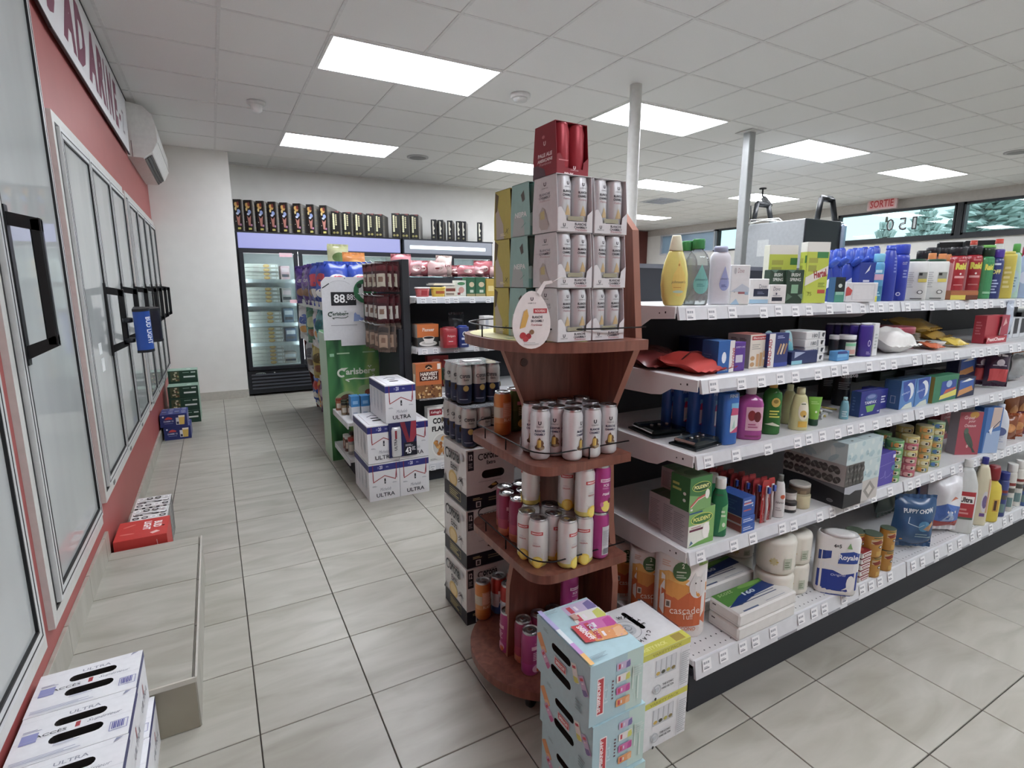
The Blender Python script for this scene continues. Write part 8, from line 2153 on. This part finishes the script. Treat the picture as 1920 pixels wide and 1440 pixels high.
for k in range(2):
    t = carton('napkin_pack', 'white napkin pack with blue and green lid, %s of the front pair' % ('lower', 'upper')[k], 'napkins', (NP.x, NP.y + .0, Z5 + .047 * k), .29, .12, .046, mat('d9d8d4', .6, 0, .03, 40, .3), front=Pr().rect(.0, .006, .29, .001, 'c4c3bf').rect(.0, .04, .29, .001, 'c8c7c3'), left=Pr().rect(.015, .03, .014, .004, '3a3c40').rect(0, .012, .12, .0012, 'bfbeb9'), top=(lambda q: (napk_t(q, .29, .12), q)[1])(Pr()) if k else None, group='napkin packs', flap=False, b=.006)
    carton('napkin_pack', 'white napkin pack, %s of the rear pair' % ('lower', 'upper')[k], 'napkins', (NP.x - .005, NP.y + .16, Z5 + .047 * k), .29, .12, .046, mat('d9d8d4', .6, 0, .03, 40, .3), top=(lambda q: (napk_t(q, .29, .12), q)[1])(Pr()) if k else None, left=Pr().rect(.015, .03, .014, .004, '3a3c40'), group='napkin packs', flap=False, b=.006)
# toilet rolls
ROLL = ([(.9, 0), (1, .05), (1, .92), (.9, 1)], 2)
filmw = mat('d8d5c8', .35, 0, .06, 14, .4)
def rollpack(label, px, py, wpx, yt, dy=0.0, lbl=True):
    p = Pz(px, py, Z5); p.y += dy
    w_ = wpx * mpp(p); h_ = Py(px, yt, p.y).z - Z5
    t = thing('toilet_roll_pack', label, 'toilet paper', (p.x, p.y + w_ / 2, Z5), -.55, 'pale toilet roll packs')
    for k in range(2):
        hh = h_ / 2
        o = MB().lathe([(w_ * .42, hh * .0), (w_ * .49, hh * .06), (w_ * .5, hh * .2), (w_ * .5, hh * .86), (w_ * .47, hh * .96), (w_ * .3, hh * .99), (w_ * .1, hh * .985), (w_ * .09, hh * .9)], filmw, 24).build('roll', t, (0, 0, hh * k))
    q = Pr()
    for k in range(2):
        z0 = h_ / 2 * k
        for j in range(4): q.ell(-w_ * .25, z0 + h_ * .2, w_ * .12, h_ * .02, 'c8c090' if j else 'bca850', 10, j * .8)
        q.rect(w_ * .0, z0 + h_ * .1, w_ * .22, h_ * .16, 'b4bba8').bars(w_ * .02, z0 + h_ * .12, w_ * .16, h_ * .1, 3, '7a8a70').ell(w_ * .4, z0 + h_ * .12, w_ * .03, h_ * .015, '6a6a50', 8)
    q.build(f_cyl(w_ * .5), 'label_print', t, slice_u=w_ / 10)
    return t
rollpack('pale toilet roll pair with floral print, front one', 1477, 1142, 68, 1020)
rollpack('pale toilet roll pair with yellow flower beside the blue pack', 1523, 1123, 58, 1003, .03)
rollpack('pale toilet roll pair with green label behind the napkins', 1425, 1090, 56, 1010, .05)
def royale(q, w, h):
    q.rect(-w * .47, 0, w * .94, h * .42, '1f3a94').poly([(-w * .47, h * .40), (-w * .2, h * .44), (w * .1, h * .36), (w * .47, h * .42), (w * .47, h * .56), (0, h * .48), (-w * .47, h * .56)], 'd9dcde').poly([(-w * .47, h * .56), (-w * .2, h * .62), (-w * .2, h * .74), (-w * .47, h * .72)], '27428f')
    q.poly([(-w * .04, h * .54), (w * .42, h * .56), (w * .46, h * .72), (w * .3, h * .76), (0, h * .72)], '2a4a9c').text('Royale', w * .2, h * .59, h * .11, 'e4e8f0', w=w * .46, rot=.04, bold=.03).text('Original', w * .0, h * .32, h * .05, 'd0d8ec', w=w * .34, rot=.05).poly([(w * .14, h * .8), (w * .2, h * .9), (w * .26, h * .8)], '7aa86a').text('4=5', -w * .08, h * .8, h * .06, '33363c', w=w * .18, bold=.02).ell(w * .3, h * .22, w * .1, h * .14, 'e4e6e6', 12).poly([(w * .1, h * .1), (w * .3, h * .14), (w * .3, h * .2)], 'dfe2e2')
BOT['rolls'] = ([(.93, 0), (1, .04), (1, .93), (.9, .98)], [(.9, .98), (.5, 1), (.2, 1)], 3.4)
pbot('toilet_roll_pack', 'white toilet roll pack with blue foot and round label', 'toilet paper', Z5, (1576, 1118), 72, 1012, 'rolls', mat('dcdcda', .4, 0, .03, 20, .3), 'd6d6d4', .55, royale, seg=28)
t = thing('toilet_roll_pack', 'white toilet roll pack lying on its side on top', 'toilet paper', (Pz(1566, 1118, Z5).x - .03, 1.165, Z5 + .215), 0)
for k in range(2):
    o = MB().lathe([(.034, 0), (.043, .01), (.044, .05), (.044, .1), (.04, .112), (.018, .112), (.017, .06)], mat('dcdcda', .4, 0, .03, 20, .3), 22).build('roll', t, (-.0, 0 + .084 * k, .044))
    o.rotation_euler = (0, PI / 2, 0)
Pr().text('4=5', 0, .0, .016, '33363c', w=.04, rot=-PI / 2, bold=.02).rect(-.05, -.03, .03, .05, '3a4a90').build(lambda u, v, o: (.05 + u, -.0435 - o, .044 + v), 'label_print', t)
for k in range(5):
    carton('food_tray', 'white tray of pet food with red lid, %s of the stack' % ORD[k], 'tray', (Pz(1611, 1094, Z5).x, Pz(1611, 1094, Z5).y, Z5 + .0245 * k), .062, .07, .022, mat('d8d6d2', .4), front=Pr().poly([(.004, .018), (.058, .018), (.05, .006), (.012, .006)], '8a2a34').rect(.012, .008, .038, .006, 'd4c8c4'), top=Pr().rect(0, 0, .062, .07, '8e2a30').ell(.03, .035, .02, .02, 'b85a50', 12), group='stacked pet food trays', b=.004, flap=False)
def dogc(q, w, h): q.rect(-w * .2, h * .62, w * .66, h * .2, 'c8b48a').poly([(-w * .2, h * .7), (w * .3, h * .84), (w * .46, h * .66), (0, h * .6)], '8a3a2a').ell(w * .3, h * .5, w * .12, h * .07, '26262a', 10).ell(w * .3, h * .5, w * .07, h * .04, 'd8d8d4', 9).rect(-w * .1, h * .9, w * .5, h * .04, '4a6a4a').poly([(w * .1, h * .1), (w * .36, h * .1), (w * .36, h * .3), (w * .1, h * .3)], 'c8a04a')
DG = 'yellow dog food tins'
for k, (x, y, wp, yt, dz, lb) in enumerate(((1645, 1084, 22, 1037, 0, 'slim yellow tin under the wide one'), (1639, 1036, 40, 985, .088, 'wide yellow dog food tin with dog picture, upper'), (1668, 1072, 25, 1032, 0, 'yellow dog food tin, lower of the second column'), (1668, 1034, 28, 975, .088, 'yellow dog food tin, upper of the second column'),
                                     (1622, 1060, 30, 1015, 0, 'yellow tin behind the pet food trays'), (1622, 1010, 40, 968, .088, 'yellow tin with green lid, rear upper'))):
    p = Pz(x + 8, 1086 - 12 * (x > 1650), Z5)
    p.y += .03 if k > 3 else 0
    bottle('dog_food_tin', lb, 'tin', (p.x, p.y + .04, Z5 + dz), .068 if wp > 34 else .054, .086, 'tin', 'b9852a', '4a5a48', 1, dogc, -.75, DG)
def puppy(q, w, h):
    q.text('PUPPY CHOW', 0, h * .72, h * .1, 'd8e4ec', w=w * .74, rot=.06, bold=.03).line([(-w * .2, h * .62), (-w * .25, h * .5), (0, h * .44), (w * .1, h * .5)], .0025, 'b4ccd8').ell(w * .12, h * .46, w * .14, h * .12, '4a8ab4', 12).poly([(w * .1, h * .4), (w * .3, h * .58), (w * .36, h * .5), (w * .25, h * .36)], 'b88a5a').bars(-w * .05, h * .2, w * .4, h * .1, 2, '7a98a8').ell(-w * .34, h * .12, w * .03, h * .02, 'd8a04a', 8)
bag('dog_food_bag', 'blue dog food bag with white lettering', 'bag', (Py(1706, 1030, 1.03).x, 1.035, Z5 + .014), .165, .205, .085, '24507c', puppy, rz=-.6, seed=120, group=None)
bag('dog_food_bag', 'white and pink food bag behind the blue one', 'bag', (Py(1747, 1000, 1.08).x, 1.09, Z5 + .016), .13, .23, .07, 'b9a8b0', rz=-.6, print_fn= lambda q, w, h: q.text('Adopt', 0, h * .66, h * .07, '2c2c34', w=w * .5, shear=.2, bold=.02).bars(-w * .3, h * .4, w * .6, h * .2, 3, 'd8a8a8').rect(-w * .4, h * .02, w * .8, h * .2, 'b86a58'), seed=121)
bag('dog_food_bag', 'dark grey food bag deeper behind the yellow tins', 'bag', (Py(1660, 980, 1.25).x, 1.25, Z5 + .02), .2, .24, .09, '3c4a44', lambda q, w, h: q.rect(-w * .3, h * .5, w * .6, h * .2, '6a5a4a'), seed=122)
bag('dog_food_bag', 'dark blue bag behind the white litter bag', 'bag', (Py(1730, 960, 1.24).x, 1.24, Z5 + .02), .17, .27, .08, '28348a', None, seed=123)
def litter(q, w, h): q.rect(-w * .45, h * .02, w * .9, h * .14, 'a83a34').poly([(-w * .45, h * .16), (w * .45, h * .16), (w * .4, h * .44), (-w * .1, h * .52), (-w * .45, h * .4)], '4a70b8').poly([(-w * .2, h * .16), (0, h * .4), (w * .2, h * .2)], '9ab4d8').poly([(w * .02, h * .55), (w * .3, h * .6), (w * .2, h * .64)], 'c87a60')
bag('litter_bag', 'white litter bag with blue and red print', 'bag', (Py(1768, 970, 1.04).x, 1.05, Z5 + .018), .14, .24, .1, 'd8dade', litter, rz=-.6, seed=124)
vin = glassy('clear_jug', 'e4eaea', 1.35, .85, 'd8dedc', .06)
def ultra_j(q, w, h): q.rect(-w * .34, h * .22, w * .72, h * .36, 'b03038').rect(-w * .26, h * .42, w * .6, h * .1, 'e4e0dc').text('Ultra', w * .02, h * .435, h * .07, '2a2a2e', w=w * .5, bold=.04).bars(-w * .2, h * .26, w * .4, h * .1, 2, 'd08a88').rect(-w * .34, h * .20, w * .72, h * .03, '5a6a5a')
pbot('vinegar_jug', 'clear white jug with red label', 'jug', Z5, (1808, 1001), 38, 873, 'jug', vin, 'd4d8d8', .6, ultra_j)
pbot('detergent_jug', 'cream jug with dark blue cap and round label', 'jug', Z5, (1838, 986), 27, 868, 'jug', 'd6d0b0', '2a2f88', .7, lambda q, w, h: q.ell(w * .2, h * .36, w * .2, h * .16, 'd8d8dc', 14).ell(w * .2, h * .36, w * .14, h * .1, '7a6a9a', 12).rect(w * .0, h * .14, w * .3, h * .05, '6a4a8a').rect(w * .3, h * .2, w * .1, h * .5, 'c89a7a'))
pbot('cleaner_bottle', 'yellow bottle with dark red trigger cap', 'bottle', Z5, (1862, 980), 31, 884, 'yellow', 'd8c428', '8a1f28', .8, lambda q, w, h: q.rect(w * .05, h * .2, w * .3, h * .22, 'c89a2a').rect(w * .1, h * .22, w * .14, h * .18, '4a3028'))
for k, (x, y, yt, c, cc, lb) in enumerate(((1880, 970, 894, '3a4a8a', '24348a', 'navy and red spray can beyond the yellow bottle'), (1894, 960, 878, 'cfcfc6', 'e0e0dc', 'white spray bottle with dark bands by the navy can'), (1910, 950, 872, 'd4d4cc', 'e4e4e0', 'white spray bottle at the picture edge'), (1925, 950, 885, '4a6aa8', 'd8d8d8', 'blue bottle cut by the picture edge'))):
    pbot('cleaner_bottle', lb, 'bottle', Z5, (x, y), 17, yt, 'spray', c, cc, 1, lambda q, w, h: q.rect(-w * .4, h * .4, w * .8, h * .1, '5a5a54').rect(-w * .3, h * .1, w * .6, h * .2, '6a8a8a').rect(-w * .4, h * .55, w * .8, h * .06, '8a3a34'))
# ================================================================ things beyond the gondola
t = thing('slush_machine', 'tall grey and black machine with two black trapezoid handles on top', 'machine', (5.48, 3.56, 0))
MB().box(0, 0.015, 0, .70, .80, 1.985, mat('b9bec2', .35, .3), .008).build('cabinet', t)
MB().box(.0, 0, .1, .62, .018, 1.985, mat('20242c', .35), .004).build('front_panel', t)
MB().box(.62, -.03, .1, .70, .018, 1.96, mat('8fa0b8', .2, .7), .02).build('side_column', t)
MB().box(-.003, .42, 1.62, .0, .56, 1.80, mat('d4d8d8', .5)).build('paper_note', t)
for x, y0 in ((.30, .0), (.05, .60)):
    h = MB()
    P = [(0, 1.98), (.04, 2.22), (.24, 2.22), (.34, 1.98)]
    for (a, b), (c, d) in zip(P, P[1:]):
        h.tube([(x + a, y0 + .08, b), (x + c, y0 + .08, d)], .034, mat('1b1d20', .4), 4)
    h.build('handle', t)
for k in range(3):
    MB().tube([(-.02 + .02 * k, .74, 1.9), (-.1, .7 - .05 * k, 1.96 + .03 * k), (.04, .55 - .1 * k, 2.02), (.12 + .05 * k, .42, 2.0)], .007, mat('d8d8d4', .5), 5).build('cable', t)
for k in range(2):
    MB().tube([(-.02 + .08 * k, .72, 1.98), (-.05 + .09 * k, .72, 2.2)], .008, mat('2a2c30', .5), 5).build('cable', t)
# checkout counters and monitors
ct = thing('checkout_counter', 'long white counter far behind the shampoo bottles', 'counter', (4.9, 5.2, 0))
MB().box(0, 0, 0, 3.6, .6, 1.0, mat('c9cacc', .5)).build('body', ct)
MB().box(-.03, -.03, 1.0, 3.63, .63, 1.04, mat('dfe0e2', .4), .005).build('worktop', ct)
MB().box(.2, .25, 1.04, 2.6, .5, 1.42, mat('dcdee2', .5)).build('upper_screen', ct)
pt = carton('paper_packet', 'blue-labelled white packet on the far counter', 'packet', (5.18, 5.25, 1.04), .14, .1, .37, 'd8dade', front=Pr().rect(.01, .02, .12, .24, '2f4a9a').text('DM', .07, .04, .05, 'd8dcec', w=.07, bold=.03))
sh = thing('wall_shelf', 'small brown wall cabinet with goods at the far back', 'cabinet', (7.2, 9.6, 0))
MB().box(0, 0, 0, .9, .5, 1.5, mat('6a3a30', .5)).build('cabinet', sh)
MB().box(.1, -.01, 1.55, .6, .3, 1.85, mat('c99a9a', .5)).build('pink_screen', sh)
for k in range(4):
    tag(MB().lathe([(.06, 0), (.06, .22), (.03, .3)], mat(('3a3a3c', 'c8b070', '8a8a90', 'a8484a')[k], .4), 12).build('far_bottle', None, (7.3 + .2 * k, 9.9, 1.5)), 'tiny %s bottle on the brown cabinet far away' % ('black', 'tan', 'grey', 'red')[k], 'bottle')
for k, (x, y, lb) in enumerate(((Px(1790, 455, 6.0).y, 0, 'black monitor back with grey oval, beside the window mullion'), (Px(1842, 445, 6.0).y, 0, 'black monitor back with grey oval, further along'))):
    m = thing('checkout_monitor', lb, 'monitor', (6.0, x, 1.09), -1.0)
    MB().box(-.12, 0, .33, .12, .06, .60, mat('17191c', .4), .012).build('screen_housing', m)
    MB().lathe([(.035, 0), (.035, .005)], mat('9aa0a6', .4), 16, .6, 1).build('oval_mark', m, (.07, -.001, .47)).rotation_euler.x = PI / 2
    MB().box(-.03, .02, .0, .03, .05, .34, mat('1b1d20', .4)).build('stand', m)
    MB().box(-.12, -.04, -.01, .12, .12, .0, mat('1b1d20', .4)).build('foot', m)
kc = thing('kiosk_counter', 'dark kiosk counter carrying the black monitors', 'counter', (5.6, 1.9, 0))
MB().box(0, 0, 0, .9, 1.6, 1.06, mat('33363b', .5)).build('body', kc)
MB().box(-.02, -.02, 1.06, .92, 1.62, 1.09, mat('4a4d52', .4)).build('worktop', kc)
for k in range(7):
    carton('cigarette_carton', 'small bright carton on the kiosk counter, %s from the machine' % ORD[k], 'carton', (5.62 + .05 * (k % 2), 3.3 - .2 * k, 1.09), .12, .16, .22 + .05 * (k % 3), ('b0b4b8', 'a8483a', 'c4c8cc', '3a3c40', 'd8d8d8', 'b8342c', '8a9098')[k], front=Pr().rect(.03, .05, .1, .06, 'e4e4e4'), group='cartons on the kiosk counter')
